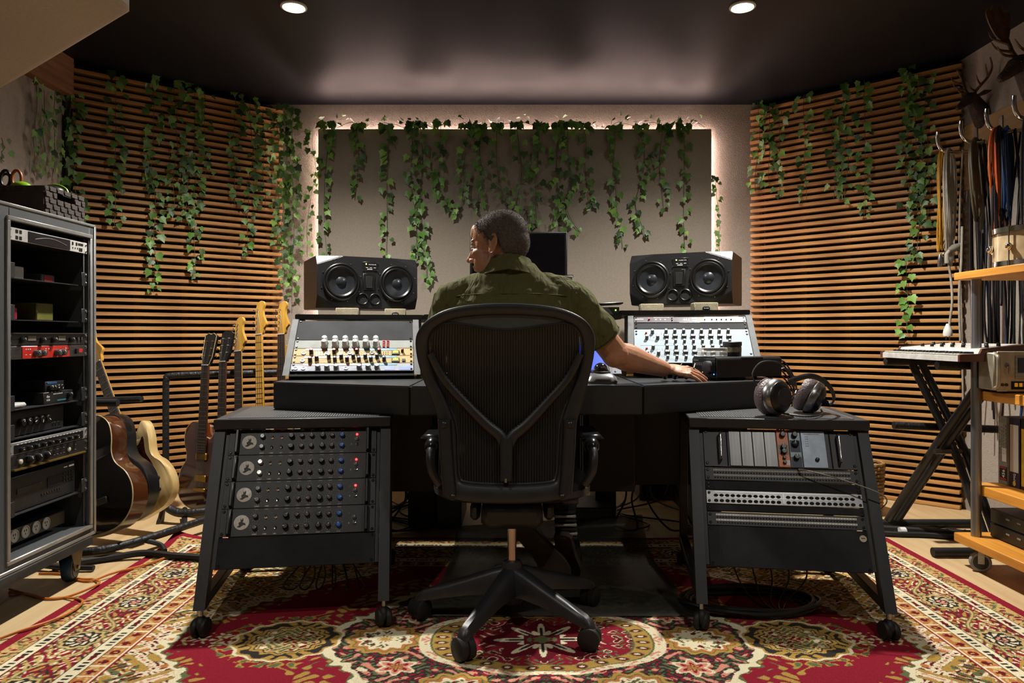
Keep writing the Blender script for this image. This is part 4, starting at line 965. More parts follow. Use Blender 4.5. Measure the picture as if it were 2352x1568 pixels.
# arms: one continuous skin surface with the neck through the chest
SR = V((.205, .01, 1.050)); ER = V((.362, .075, .856)); WRr = V((.575, .262, .792))
SL = V((-.205, .01, 1.045)); EL_ = V((-.275, .12, .84)); WL_ = V((-.14, .36, .785))
cap(b, [V((0, .012, 1.12)), V((.10, .012, 1.07)), SR, SR.lerp(ER, .5), ER, ER.lerp(WRr, .22), ER.lerp(WRr, .6), WRr], [.05, .045, .048, .048, .049, .051, .040, .0295], n=18)
cap(b, [V((0, .012, 1.12)), V((-.10, .012, 1.07)), SL, SL.lerp(EL_, .5), EL_, EL_.lerp(WL_, .22), EL_.lerp(WL_, .6), WL_], [.05, .045, .048, .045, .040, .042, .034, .026], n=18)
ell(b, ER + V((.000, -.010, -.004)), (.049, .042, .046))
def hand(b, W, fwd, side, up, mir=1):
    """fwd: towards fingers, side: towards thumb, up: back of hand"""
    f = V(fwd).normalized(); u = V(up); u = (u - f * u.dot(f)).normalized(); s_ = f.cross(u) * mir
    if s_.dot(V(side)) < 0: s_ = -s_
    Q = lambda a, c, d: V(W) + f * a + s_ * c + u * d
    def e(c, r):
        Tm_ = M((( f.x, s_.x, u.x, 0), (f.y, s_.y, u.y, 0), (f.z, s_.z, u.z, 0), (0, 0, 0, 1)))
        b.sph((0, 0, 0), r, 16, 10, T=M.Translation(Q(*c)) @ Tm_)
    e((.012, 0, 0), (.032, .027, .018)); e((.048, .002, .001), (.046, .038, .0155)); e((.072, .0, .001), (.024, .040, .0135)); e((.035, .026, -.004), (.036, .019, .0145))
    spec = [(.088, .030, .070, .17, .0088), (.094, .010, .080, .03, .0091), (.090, -.010, .074, -.09, .0086), (.080, -.029, .058, -.24, .0077)]
    for a0, c0, L, sp, r in spec:
        d = V((1, sp, 0)).normalized()
        p0 = (a0 - .035, c0 * .85, .003); p1 = (a0, c0, .005)
        def st(p, l, dn): return (p[0] + d.x * l * math.cos(dn), p[1] + d.y * l * math.cos(dn), p[2] - l * math.sin(dn))
        p2 = st(p1, L * .44, R(8)); p3 = st(p2, L * .31, R(20)); p4 = st(p3, L * .25, R(26))
        cap(b, [Q(*p0), Q(*p1), Q(*p2), Q(*p3), Q(*p4)], [r * 1.05, r * 1.12, r * .98, r * .92, r * .78], n=12)
        e((p1[0], p1[1], p1[2] + .004), (.011, .009, .007))
    cap(b, [Q(.012, .024, -.004), Q(.038, .042, -.006), Q(.064, .054, -.008), Q(.088, .058, -.010)], [.013, .0118, .0103, .0085], n=12)
    for c0 in (.024, .008, -.008, -.022): cap(b, [Q(.02, c0 * .5, .012), Q(.078, c0, .0135)], [.0022, .0024], n=8)
hand(b, WRr + V((.010, .006, .002)), (1, .12, -.20), (-.1, 1, .25), (0, -.42, .9))
hand(b, WL_ + V((.006, .01, 0)), (.5, 1, -.06), (1, -.3, 0), (0, 0, 1))
remesh(b, 'body', M_SKIN, .0026, 5, pr)
for i, (a0, c0) in enumerate(()): pass
# eyes
b = MB()
for s_ in (-1, 1): ell(b, (.0815, .031 * s_, .0105), (.0115, .0115, .0115), HT)
b.build('eyes', mat('eye_white', 'd8d0c8', .15), pr)
b = MB()
for s_ in (-1, 1): ell(b, (.0895, .0315 * s_, .0095), (.0045, .0055, .0055), HT)
b.build('irises', mat('iris_brown', '23170f', .1), pr)
# hair and stubble
def exitr(c0, d):
    best = 0
    for c, r in EL:
        o = V([(c0[i] - c[i]) / r[i] for i in range(3)]); q = V([d[i] / r[i] for i in range(3)])
        A, B_, C_ = q.dot(q), 2 * o.dot(q), o.dot(o) - 1; D = B_ * B_ - 4 * A * C_
        if D > 0: best = max(best, (-B_ + math.sqrt(D)) / (2 * A))
    return best
c0 = V((-.01, 0, .03)); rnd = random.Random(5)
def hmar(p):
    """how far inside the hairline a scalp point lies"""
    n_ = .003 * math.sin(p.x * 310 + p.z * 170) + .003 * math.sin(p.z * 420 + p.y * 260); x, z = p.x + n_, p.z + n_
    if z > .045: return (.080 - max(0, (.105 - z)) * .45 - .25 * max(0, abs(p.y) - .035)) - x
    if z > .0: return .030 + (z - .045) * .35 - x
    return min(-.018 + z * .3 - x, z + .085)
def inhair(p): return hmar(p) > 0
def strands(n, test, L0, L1, mats, w, src=None, seed=1, cut=.5, name='hair', tuck=.0):
    rr = random.Random(seed); b = MB(); k = 0
    while k < n:
        z = rr.uniform(-1, 1); t = rr.uniform(0, 2 * PI); d = V((math.sqrt(1 - z * z) * math.cos(t), math.sqrt(1 - z * z) * math.sin(t), z))
        if src: q = src(rr)
        else: q = (c0 + d * exitr(c0, d), d)
        if q is None or not test(q[0]): continue
        p, nrm = q; k += 1
        g = V((-.55, 0, -.55 if p.z < .09 else -.1)); g = (g - nrm * g.dot(nrm)); g += V((rr.uniform(-.35, .35), rr.uniform(-.35, .35), rr.uniform(-.35, .35)))
        dr = (nrm * rr.uniform(.2, .65) + g).normalized(); L = rr.uniform(L0, L1); s_ = dr.cross(nrm).normalized() * w
        p = p - nrm * tuck
        b.add([p - s_, p + s_, p + dr * L * .6 + s_ * .7 - nrm * .0002, p + dr * L - nrm * L * .2, p + dr * L * .6 - s_ * .7], [(0, 1, 2, 3, 4)], HT, mi=(1 if mats[0] == 0 and len(mats) == 5 and rr.random() < .25 + p.x * 6 else rr.choice(mats)))
    return b
hb = MB(); nu, nv = 72, 40; grid = {}
vs = []
for i in range(nv + 1):
    for j in range(nu):
        th = PI * i / nv; ph = 2 * PI * j / nu; d = V((math.sin(th) * math.cos(ph), math.sin(th) * math.sin(ph), math.cos(th)))
        p = c0 + d * (exitr(c0, d)); vs.append(p + d * (-.004 + .0055 * min(1, max(0, hmar(p) / .016))))
fs = []
for i in range(nv):
    for j in range(nu):
        q = (i * nu + j, (i + 1) * nu + j, (i + 1) * nu + (j + 1) % nu, i * nu + (j + 1) % nu)
        if all(hmar(vs[k]) > .0 for k in q): fs.append(q)
hb.add(vs, fs, HT)
M_HD = mat('hair_dark_brown', '3a312b', .5); M_HG = mat('hair_silver', 'b0aaa4', .4); M_HM = mat('hair_grey_brown', '6a605a', .45)
hair = hb.build('hair', mat('scalp_hair', '4a3f38', .8, col2='5e524a', scale=120), pr)
s1 = strands(22000, lambda p: hmar(p) > rnd.uniform(0, .014) - .004, .004, .0075, [0, 1, 1, 2, 2], .00042)
tag(s1.build('hair_strands', [M_HD, M_HG, M_HM], hair, smooth=False), kind='stuff')
JW = [((.030, 0, -.060), (.0575, .0555, .0435)), ((.040, 0, -.02), (.0535, .0555, .0895)), ((.076, 0, -.089), (.022, .027, .020))]
def jaw(rr):
    c, r = rr.choice(JW); z = rr.uniform(-1, 1); t = rr.uniform(0, 2 * PI); d = V((math.sqrt(1 - z * z) * math.cos(t), math.sqrt(1 - z * z) * math.sin(t), z))
    p = V([c[i] + d[i] * r[i] for i in range(3)]); n = V([d[i] / r[i] for i in range(3)]).normalized()
    for c2, r2 in JW:
        if c2 != c and sum(((p[i] - c2[i]) / r2[i]) ** 2 for i in range(3)) < .97: return None
    return p, n
s2 = strands(5200, lambda p: p.z < -.030 and p.x > .0 and p.z < .4 * (.075 - p.x) * 0 - .028, -.0 + .0018, .0034, [0, 0, 0, 1], .00042, src=jaw, seed=9, tuck=.001)
tag(s2.build('stubble', [M_HG, M_HM], pr, smooth=False), kind='stuff')
# shirt
def shirt_mat():
    a = N('olive_linen'); tc = a.n('TexCoord'); n1 = a.n('TexNoise', i_Scale=5.0, i_Detail=5.0, i_Distortion=.6); a.l(tc.outputs['Object'], n1.inputs[0])
    mp = a.n('Mapping'); mp.inputs['Scale'].default_value = (14, 14, 3.0); a.l(tc.outputs['Object'], mp.inputs[0])
    n2 = a.n('TexNoise', i_Scale=1.0, i_Detail=3.0, i_Distortion=1.2); a.l(mp.outputs[0], n2.inputs[0])
    n3 = a.n('TexNoise', i_Scale=500.0); a.l(tc.outputs['Object'], n3.inputs[0])
    c = a.mix(n1.outputs[0], lin('47472c'), lin('68663f')); a.l(c, a.b.inputs['Base Color']); a.b.inputs['Roughness'].default_value = .9; a.b.inputs['Specular IOR Level'].default_value = .2
    b1 = a.n('Bump'); b1.inputs['Strength'].default_value = .8; b1.inputs['Distance'].default_value = .035; a.l(n2.outputs[0], b1.inputs['Height'])
    b2 = a.n('Bump'); b2.inputs['Strength'].default_value = .3; b2.inputs['Distance'].default_value = .003; a.l(n3.outputs[0], b2.inputs['Height']); a.l(b1.outputs[0], b2.inputs['Normal']); a.l(b2.outputs[0], a.b.inputs['Normal'])
    return a.m
M_SHIRT = shirt_mat()
b = MB(); rg = []
for z, cx, cy, rx, ry in ((.45, 0, -.01, .175, .13), (.50, 0, -.02, .20, .15), (.60, 0, -.02, .195, .145), (.75, 0, -.01, .205, .14), (.88, 0, .0, .222, .138), (.97, 0, .006, .236, .132), (1.03, .002, .012, .232, .118), (1.075, .002, .014, .20, .102), (1.11, .0, .014, .150, .09), (1.14, -.004, .012, .105, .082), (1.165, -.006, .008, .078, .076)):
    rg.append([V((cx + rx * math.copysign(abs(math.cos(a)) ** .85, math.cos(a)), cy + ry * math.sin(a), z)) for a in [2 * PI * k / 36 for k in range(36)]])
b.ring(rg)
def sleeve(S_, E_, k, b):
    d = (E_ - S_).normalized()
    cap(b, [V((S_.x * .45, S_.y, 1.085)), S_ + V((0, 0, -.008)), S_ + d * .06], [.058, .066, .064], n=20)
    b.tube([S_ + d * .0, S_ + d * .06, S_ + d * .12, S_ + d * k], [.063, .065, .063, .065], 24)
sleeve(SR, ER, .188, b); sleeve(SL, EL_, .17, b)
sh = remesh(b, 'shirt', M_SHIRT, .0055, 4, pr)
tx = bpy.data.textures.new('folds', 'CLOUDS'); tx.noise_scale = .065; tx.noise_depth = 2
dm = sh.modifiers.new('d', 'DISPLACE'); dm.texture = tx; dm.strength = .022; dm.mid_level = .5; dm.texture_coords = 'LOCAL'
# yoke seam, collar
def tors(a, z, off=0):
    L = [(.97, .236, .132, .006), (1.03, .232, .118, .012), (1.075, .20, .102, .014), (1.11, .150, .09, .014), (1.14, .105, .082, .012), (1.165, .078, .076, .008)]
    for (z0, rx0, ry0, c0_), (z1, rx1, ry1, c1) in zip(L, L[1:]):
        if z0 <= z <= z1:
            t = (z - z0) / (z1 - z0); rx, ry, cy = rx0 + (rx1 - rx0) * t, ry0 + (ry1 - ry0) * t, c0_ + (c1 - c0_) * t
            return V(((rx + off) * math.copysign(abs(math.cos(a)) ** .85, math.cos(a)), cy + (ry + off) * math.sin(a), z))
MB().tube([tors(PI + PI * (.06 + .88 * k / 40), 1.045 + .012 * math.sin(PI * k / 40), .0015) for k in range(41)], .0022, 6).build('yoke_seam', M_SHIRT, pr)
cb_ = MB(); rgs = []
NC = HT @ V((-.030, 0, -.105)); nb = V((-.012, .008, 1.150))
for k in range(49):
    a = PI * 1.5 + (k / 48 - .5) * 2 * PI * .90; w = abs(k / 48 - .5) * 2
    top = V((-.012 + .073 * math.cos(a), .010 + .074 * math.sin(a), 1.192 - .030 * w)); bot = V((nb.x + .088 * math.cos(a), .008 + .084 * math.sin(a), 1.150 - .025 * w))
    lo = V((nb.x + .100 * math.cos(a), .006 + .094 * math.sin(a), 1.139 - .04 * w)); o_ = V((math.cos(a), math.sin(a), 0)) * .003
    rgs.append([bot - o_ * 2, top - o_, top + o_ + V((0, 0, .001)), lo + o_, lo - o_ * .2 + V((0, 0, -.002)), top - o_ * .2 - V((0, 0, .008))])
cb_.ring(rgs).build('collar', M_SHIRT, pr, ang=50)
for S_, E_, k in ((SR, ER, .186), (SL, EL_, .168)):
    d = (E_ - S_).normalized(); MB().tube([S_ + d * (k - .022), S_ + d * (k - .020)], [.0690, .0690], 24, caps=False).tube([S_ + d * (k - .001), S_ + d * (k + .003)], [.0680, .0670], 24).build('sleeve_hem', M_SHIRT, pr)
# jeans
M_JEAN = mat('dark_denim', '141824', .85, bump=.4, bscale=200)
b = MB(); KR = V((.20, .42, .50)); KL = V((-.14, .45, .50)); AR = V((.190, .155, .275)); AL = V((.045, .17, .25))
cap(b, [V((0, -.02, .53)), V((0, .06, .525))], [.15, .14], flat=1)
for s_, Kn, A_ in ((1, KR, AR), (-1, KL, AL)):
    cap(b, [V((.095 * s_, .0, .535)), V((.095 * s_, .0, .535)).lerp(Kn, .5), Kn], [.098, .085, .066], n=18)
    cap(b, [Kn, Kn.lerp(A_, .35), Kn.lerp(A_, .96)], [.062, .060, .046], n=18)
remesh(b, 'jeans', M_JEAN, .008, 4, pr)
# socks and shoes
M_SOCK = mat('sock_grey', '2c2c2e', .9); M_SOCK2 = mat('sock_pale_band', 'c4c4c0', .9)
b = MB(); dn = (AR - KR).normalized()
for k in range(7):
    p = AR + V((0, -.005, .012)) + V((.001 * k, -.004 * k, -.0145 * k)); b.tube([p, p + V((0, -.001, -.006)), p + V((0, -.003, -.012))], [.038, .0415, .038], 20, mi=k % 2)
b.build('sock', [M_SOCK, M_SOCK2], pr)
MB().tube([AL + V((0, 0, .03)), AL + V((-.01, -.05, -.0))], [.038, .036], 16).build('sock', M_SOCK, pr)
def shoe(heel, toe, up, label):
    f = (V(toe) - V(heel)); L = f.length; f.normalize(); u = V(up); u = (u - f * u.dot(f)).normalized(); s_ = u.cross(f)
    T = M(((f.x, s_.x, u.x, heel[0]), (f.y, s_.y, u.y, heel[1]), (f.z, s_.z, u.z, heel[2]), (0, 0, 0, 1)))
    ol = spl2([(0, 0), (.012, .030), (.06, .033), (.13, .034), (.20, .047), (.25, .043), (.285, .018), (.288, -.008), (.265, -.036), (.21, -.046), (.13, -.036), (.06, -.033), (.012, -.030)], 4)
    ol = [(x * L / .29, y) for x, y in ol]
    so_ = MB().ring([[V((x, y, 0)) for x, y in ol], [V((x, y, .022)) for x, y in ol]], T=T).build('shoe_sole', mat('sole_grey', '2c2d2a', .7, col2='4a3a2c', scale=14), pr)
    rg = []
    for z, k, dx in ((.022, .97, 0), (.045, .93, 0), (.065, .80, -.01), (.085, .62, -.03), (.10, .5, -.06)):
        rg.append([V((.12 + (x - .12) * (k if x > .12 else 1 - (1 - k) * .25) + dx * (x > .12), y * (k * .95 + .05), z - (.03 if x > .16 and z > .05 else 0) * (x - .1) * 6)) for x, y in ol])
    MB().ring(rg, T=T).build('shoe_upper', mat('shoe_black_leather', '18181b', .3), so_)
shoe((.175, .085, .215), (.215, .20, .020), (.35, .86, .45), 0)
shoe((.016, .055, .262), (.195, .075, .050), (.10, .95, .10), 0)
# ---------------------------------------------------------------- wheeled equipment case, left
FX = -1.60; CY1, CY2, CZ1, CZ2 = 2.165, 2.755, .165, 1.338
M_CASE = mat('case_grey_speckle', '4a4e50', .55, scale=500, var=.25, bump=.2, bscale=700)
M_EDGE = mat('case_aluminium', 'a4a4a2', .35, .7, var=.06)
case = thing('equipment_case', 'tall grey wheeled equipment case with silver edging, open front full of rack gear', 'case', (-1.93, 2.46, 0))
def cbx(nm, x0, x1, y0, y1, z0, z1, m=M_CASE, par=None, b=.002):
    return MB().box(((x0 + x1) / 2 + 1.93, (y0 + y1) / 2 - 2.46, (z0 + z1) / 2), (x1 - x0, y1 - y0, z1 - z0), b=b).build(nm, m, par or case)
OY1, OY2, OZ1, OZ2 = 2.285, 2.718, .203, 1.287
cbx('case_side', -2.25, FX, CY1, OY1, CZ1, CZ2); cbx('case_side', -2.25, FX, OY2, CY2, CZ1, CZ2)
cbx('case_top', -2.25, FX, OY1, OY2, OZ2, CZ2); cbx('case_floor', -2.25, FX, OY1, OY2, CZ1, OZ1); cbx('case_back', -2.25, -2.22, OY1, OY2, OZ1, OZ2, M_DARK)
for nm, a in (('edge_trim', (FX - .004, FX + .004, CY1, CY2, CZ2 - .006, CZ2 + .004)), ('edge_trim', (FX - .004, FX + .004, CY2 - .008, CY2 + .004, CZ1, CZ2)), ('edge_trim', (FX - .004, FX + .004, CY1, CY2, CZ1 - .004, CZ1 + .008)),
              ('edge_trim', (-2.25, FX, CY2 - .006, CY2 + .004, CZ2 - .006, CZ2 + .004))): cbx(nm, *a, M_EDGE)
w = .014
for a in ((OY1 - w, OY2 + w, OZ2, OZ2 + w), (OY1 - w, OY2 + w, OZ1 - w, OZ1), (OY1 - w, OY1, OZ1, OZ2), (OY2, OY2 + w, OZ1, OZ2)): cbx('opening_trim', FX - .002, FX + .007, *a, M_EDGE)
for y0, y1 in ((OY1, OY1 + .018), (OY2 - .018, OY2)): cbx('rack_rail', FX - .018, FX - .010, y0, y1, OZ1, OZ2, M_BLACK)
cbx('base_board', -2.27, FX + .01, CY1 - .02, CY2 - .03, .128, .160, mat('base_board_dark', '2e2d2b', .7))
for z in (1.06, .255):
    h = cbx('butterfly_latch', FX - .03, FX - .005, CY2 + .004, CY2 + .020, z - .035, z + .035, M_STEEL); 
    MB().tube([(FX + 1.93 - .018 + .010 * math.cos(t), CY2 - 2.46 + .022, z + .018 + .016 * math.sin(t)) for t in [2 * PI * k / 14 for k in range(14)]], .003, 6, closed=True).build('latch_ring', M_STEEL, h)
for x, y in ((-1.66, 2.70), (-1.66, 2.25), (-2.2, 2.70), (-2.2, 2.25)):
    c = V((x + 1.93, y - 2.46, .0505)); Tc = M.Translation(c) @ Euler((0, PI / 2, R(14))).to_matrix().to_4x4()
    cs = MB().lathe([(.036, -.018), (.048, -.018), (.050, -.014), (.050, .014), (.048, .018), (.036, .018)], 32, T=Tc).build('caster_wheel', mat('caster_blue_rubber', '1d3c5a', .5), case)
    MB().lathe([(0, -.0195), (.037, -.0195), (.037, .0195), (0, .0195)], 24, T=Tc).build('wheel_hub', M_BLK2, cs)
    b = MB()
    for s_ in (-1, 1): b.add([c + V(p) for p in ((s_ * .026 - .0015, -.014, -.012), (s_ * .026 + .0015, -.014, -.012), (s_ * .026 - .0015, .014, -.012), (s_ * .026 + .0015, .014, -.012), (s_ * .026 - .0015, -.04, .075), (s_ * .026 + .0015, -.04, .075), (s_ * .026 - .0015, .04, .075), (s_ * .026 + .0015, .04, .075))],
              [(0, 2, 3, 1), (4, 5, 7, 6), (0, 1, 5, 4), (2, 6, 7, 3), (0, 4, 6, 2), (1, 3, 7, 5)])
    b.box(tuple(c + V((0, 0, .074))), (.07, .09, .006)); b.build('fork', mat('galvanised_fork', '8a7f66', .4, .5), cs)
    MB().cyl(c + V((-.034, 0, 0)), c + V((.034, 0, 0)), .007, n=10).build('axle', M_STEEL, cs)
TCc = M(((0, 0, 1, FX - .008), (1, 0, 0, 2.4985), (0, 1, 0, 0), (0, 0, 0, 1)))
W_ = .425
def cu(name, label, z0, z1, face, depth=.26, **k):
    return unit(name, label, 'audio unit', TCc, z0, z1 - z0, face, w=W_, depth=depth, body=.38, screws=SCREWN, **k)
M_FACEB = mat('unit_face_black', '1f1f20', .4, bump=.1, bscale=400)
u = cu('tuner_unit', 'white rack tuner with long black curved meter, topmost in the wheeled case', 1.226, 1.268, mat('tuner_white', 'b9b8b2', .45))
MB().box((-.005, .021, .005), (.225, .036, .002), b=.001).build('meter_window', mat('gloss_black', '0b0b0d', .25), u)
MB().tube([(-.085 + .17 * t, .017 + .012 * math.sin(PI * t), .0065) for t in [k / 12 for k in range(13)]], .001, 5).build('needle_scale', mat('dim_print', '77736c', .6), u)
b = MB(); dots(b, (-.172, -.154), (.011, .031), .011, .011, .0046); dots(b, (.124, .147), (.030,), .009, .011, .0046); dots(b, (.125, .139, .153), (.014,), .004, .006, .0046); b.box((.172, .012, .0046), (.02, .012, .0008)).box((.172, .031, .0046), (.03, .008, .0008)); b.build('buttons', M_BLK2, u)
def shelf(label, z, y0=0):
    t = thing('rack_shelf', label, 'shelf', TCc @ V((0, z, 0)), TCc.to_3x3(), 'shelves in the wheeled case')
    MB().box((0, -.002, -.14), (.385, .003, .27)).build('tray', M_BLACK, t)
    for s_ in (-1, 1): MB().box((s_ * .195, .022, .002), (.03, .05, .004), b=.001).build('ear', M_BLACK, t); inst(SCREWN, 'rack_screw', t, (s_ * .205, .008, .004)); inst(SCREWN, 'rack_screw', t, (s_ * .205, .038, .004))
    return t
shelf('upper black shelf in the case, holding grey and white pedals', 1.108); shelf('second black shelf in the case, holding red and olive pedals', .972)
shelf('third black shelf in the case, holding two small stacked boxes', .679); shelf('fourth black shelf in the case, under a black amplifier', .585); shelf('lowest black shelf in the case, under the disc player', .337)
def pedal(label, x, z, w, h, d, m, knob=True, dz=-.06, deco=None):
    t = thing('effect_pedal', label, 'pedal', TCc @ V((x, z, dz)), TCc.to_3x3(), 'pedals on the case shelves')
    MB().box((0, h / 2, -d / 2), (w, h, d), b=.003).build('enclosure', m, t)
    if knob: inst(knob_mesh('foot', .006, .014, M_CHR), 'footswitch', t, (0, h, -d * .4), (-PI / 2, 0, 0))
    if deco: MB().box((0, h / 2, .0006), (w * .6, h * .7, .0012)).build('badge', deco, t)
    return t
pedal('grey metal pedal box, leftmost on the upper case shelf', -.158, 1.1085, .07, .045, .10, mat('pedal_grey', '6a6b68', .45))
pedal('white metal pedal box on the upper case shelf', -.078, 1.1085, .072, .045, .09, mat('pedal_white', 'c9c7c0', .4))
pedal('grey pedal with red badge on the upper case shelf', .085, 1.1085, .075, .030, .09, mat('pedal_slate', '55575a', .4), False, deco=mat('badge_red', 'a83238', .5))
pedal('small dark pedal behind the red-badged pedal', .085, 1.1085, .065, .062, .07, mat('pedal_dark', '232427', .4), False, dz=-.16)
pedal('red metal pedal on the second case shelf', -.130, .9725, .11, .042, .09, mat('pedal_red', '98182c', .4))
pedal('olive green metal pedal on the second case shelf', .068, .9725, .092, .062, .09, mat('pedal_olive', '6b6a2e', .45), False)
u = cu('dual_meter_unit', 'black rack unit with two dim meters and a silver top edge', .886, .928, M_FACEB)
MB().box((0, .041, .007), (.40, .003, .012)).build('silver_lip', M_STEEL, u)
for x in (-.15, -.05, .01, .11): K(u, kbk, x, .018, .004, random.random())
for x in (-.10, .06): MB().box((x, .024, .005), (.04, .016, .002)).build('meter', mat('meter_dim', '746a60', .4), u)
for x in (.155, .175): MB().box((x, .022, .006), (.010, .012, .004)).build('button', M_STEEL, u)
u = cu('preamp_unit', 'silver rack preamp with bright red centre panel and four grey knobs', .842, .885, M_STEEL)
MB().box((-.022, .0215, .005), (.25, .040, .002), b=.0005).build('red_panel', mat('panel_red', 'c22a1e', .4), u)
for x in (-.085, -.055, .025, .055): K(u, knob_mesh('kcg', .0115, .018, mat('knob_dark_grey', '4c4c4c', .35, .3)), x, .018, .006, random.random())
b = MB(); dots(b, (-.13, -.12, -.11, -.03, -.015, .08, .092), (.032,), .005, .003, .0063); dots(b, (-.13, -.11, .085), (.014,), .007, .002, .0063); b.build('print', M_WTXT, u)
MB().box((.148, .02, .006), (.015, .018, .005)).build('switch', M_BLK2, u); MB().box((.172, .022, .0048), (.022, .014, .001)).build('switch_label', MC['panel_red'], u)
def smallbox(label, x, z, w, h, d, dz, m, deco):
    t = thing('effects_box', label, 'audio unit', TCc @ V((x, z, dz)), TCc.to_3x3()); MB().box((0, h / 2, -d / 2), (w, h, d), b=.0015).build('case', m, t); deco(t, w, h); return t
def d1(t, w, h):
    for k in range(4): K(t, kbk, -w * .32 + k * w * .18, h * .42, 0, k)
    MB().box((-w * .15, h * .85, .0005), (w * .5, h * .16, .001)).build('blue_label', mat('label_blue', '2a5a90', .5), t)
def d2(t, w, h):
    text('dbx', .012, t, (-w * .42, h * .62, .0008), None, M_WTXT, al='LEFT'); text('263A', .009, t, (-w * .42, h * .32, .0008), None, M_WTXT, al='LEFT')
    b = MB(); dots(b, [-.03 + k * .006 for k in range(9)], (h * .8,), .002, .004, .0006); b.build('print', M_WTXT, t); K(t, kbk, w * .33, h * .6, 0, .4)
    MB().box((.015, h * .2, .0005), (.05, .004, .001)).build('teal_label', mat('label_teal', '2a8a90', .5), t)
smallbox('black half-width box with white lettering on the third case shelf', .082, .680, .165, .040, .12, -.02, M_FACEB, d2)
smallbox('small black box with blue strip, stacked on the lettered box', .075, .7205, .105, .036, .10, -.03, M_FACEB, d1)
t = thing('white_remote', 'slim white handset lying on the third case shelf', 'remote', TCc @ V((-.13, .6805, -.02)), TCc.to_3x3()); MB().box((0, .008, -.04), (.09, .016, .08), b=.006).build('body', mat('white_gloss', 'd8d6d2', .3), t)
t = thing('small_amplifier', 'black amplifier with five round knobs on the fourth case shelf', 'audio unit', TCc @ V((-.02, .586, -.03)), TCc.to_3x3())
MB().box((0, .042, -.10), (.29, .083, .2), b=.002).build('case', M_FACEB, t)
for k in range(5): K(t, knob_mesh('kam', .013, .018, M_BLK2), -.09 + k * .032, .045, 0, k)
for x in (.085, .10, .12, -.13): MB().lathe([(.005, 0), (.005, .002), (.003, .002), (.003, 0)], 12, T=M.Translation((x, .02, 0)), caps=False).build('jack', M_STEEL, t)
u = cu('compressor_unit', 'silver-edged rack compressor with a row of small black knobs in the case', .533, .574, mat('comp_silver', '9a9a98', .4, .4))
MB().box((0, .018, .005), (.37, .028, .002)).build('black_band', M_BLK2, u)
for k in range(9): K(u, kbk, -.155 + k * .037, .016, .005, random.random() * 3).scale = (.75, .75, .9)
b = MB(); dots(b, [-.17 + k * .0185 for k in range(19)], (.033,), .010, .0018, .0062); b.build('print', M_WTXT, u)
u = cu('filter_unit', 'black rack unit with three big knobs and brass lower edge in the case', .486, .532, M_FACEB)
for x in (-.115, -.07, -.025): K(u, knob_mesh('kfl', .014, .016, M_BLK2), x, .023, .004, random.random())
for x in (-.155, .10): MB().lathe([(.008, 0), (.008, .004), (.005, .006), (0, .006)], 14, T=M.Translation((x, .022, .004))).build('cream_button', mat('cream_button', 'cfc8b4', .4), u)
b = MB(); dots(b, [.0 + k * .018 for k in range(5)] + [.14], (.034, .016), .008, .002, .0046); b.build('print', mat('dim_print', '77736c', .6), u)
MB().box((0, -.001, .006), (.385, .005, .014)).build('brass_edge', mat('brass_edge', '7d6428', .4, .5), u)
t = thing('disc_player', 'black disc player with wide drawer and dark display low in the case', 'disc player', TCc @ V((-.01, .338, -.02)), TCc.to_3x3())
MB().box((0, .060, -.12), (.375, .118, .24), b=.002).build('case', M_FACEB, t)
MB().box((-.065, .067, .001), (.125, .018, .004), b=.001).build('disc_drawer', mat('drawer_dark', '3a3a38', .35, .3), t); MB().box((.065, .066, .0008), (.075, .034, .002)).build('display', M_DARK, t)
b = MB()
for r_ in range(3):
    for c_ in range(4): b.box((.120 + c_ * .016, .055 + r_ * .013, .001), (.011, .007, .003))
for c_ in range(8): b.box((.0 + c_ * .014, .032, .001), (.009, .006, .003))
b.build('button_pad', M_BLACK, t)
MB().box((.165, .103, .0006), (.03, .006, .0008)).box((.13, .103, .0006), (.02, .003, .0008)).build('print', M_WTXT, t)
t = thing('power_strip', 'black power strip with five round grey sockets at the case floor', 'power strip', TCc @ V((-.03, .226, -.04)), TCc.to_3x3())
MB().box((0, .028, -.02), (.36, .05, .04), b=.003).build('strip', M_BLK2, t)
for k in range(5):
    s_ = MB().lathe([(.021, 0), (.021, .003), (.018, .004), (.0165, .001), (0, .001)], 28, T=M.Translation((-.145 + k * .054, .03, 0))).build('socket', mat('socket_grey', '9c9a94', .5), t)
    MB().box((-.150 + k * .054, .034, .0015), (.003, .007, .001)).box((-.140 + k * .054, .034, .0015), (.003, .007, .001)).box((-.145 + k * .054, .023, .0015), (.003, .006, .001)).build('slots', M_BLK2, s_)
# basket and contents on the case
bx = thing('woven_basket', 'dark brown woven basket with cut-out handle on top of the equipment case', 'basket', (-1.83, 2.61, CZ2 + .0045))
M_WK = mat('paper_weave', '3b302b', .8, bump=.4, bscale=300, rnd=.2)
hx, hy, hz = .205, .115, .098
for nm, c, d in (('side_panel', (0, -hy, hz / 2), (2 * hx, .006, hz)), ('side_panel', (0, hy, hz / 2), (2 * hx, .006, hz)), ('base', (0, 0, .004), (2 * hx, 2 * hy, .006)), ('side_panel', (-hx, 0, hz / 2), (.006, 2 * hy, hz))): MB().box(c, d).build(nm, M_WK, bx)
wm = MB().box((0, 0, 0), (.006, .020, .021), b=.002).mesh('weave_strip', M_WK)
for r_ in range(5):
    for k in range(11):
        y = -hy + .011 + k * .0208; z = .010 + r_ * .0205
        if r_ == 3 and abs(y) < .045: continue
        if r_ == 4 and abs(y) < .045: z -= .000
        inst(wm, 'weave_strip', bx, (hx + (.004 if (r_ + k) % 2 else .001), y, z), (0, 0, 0), (1, 1, .95 if r_ < 4 else .8))
for k in range(20): inst(wm, 'weave_strip', bx, (-hx + .012 + k * .0208, -hy - .002, .088), (0, 0, PI / 2), (1, 1, .9))
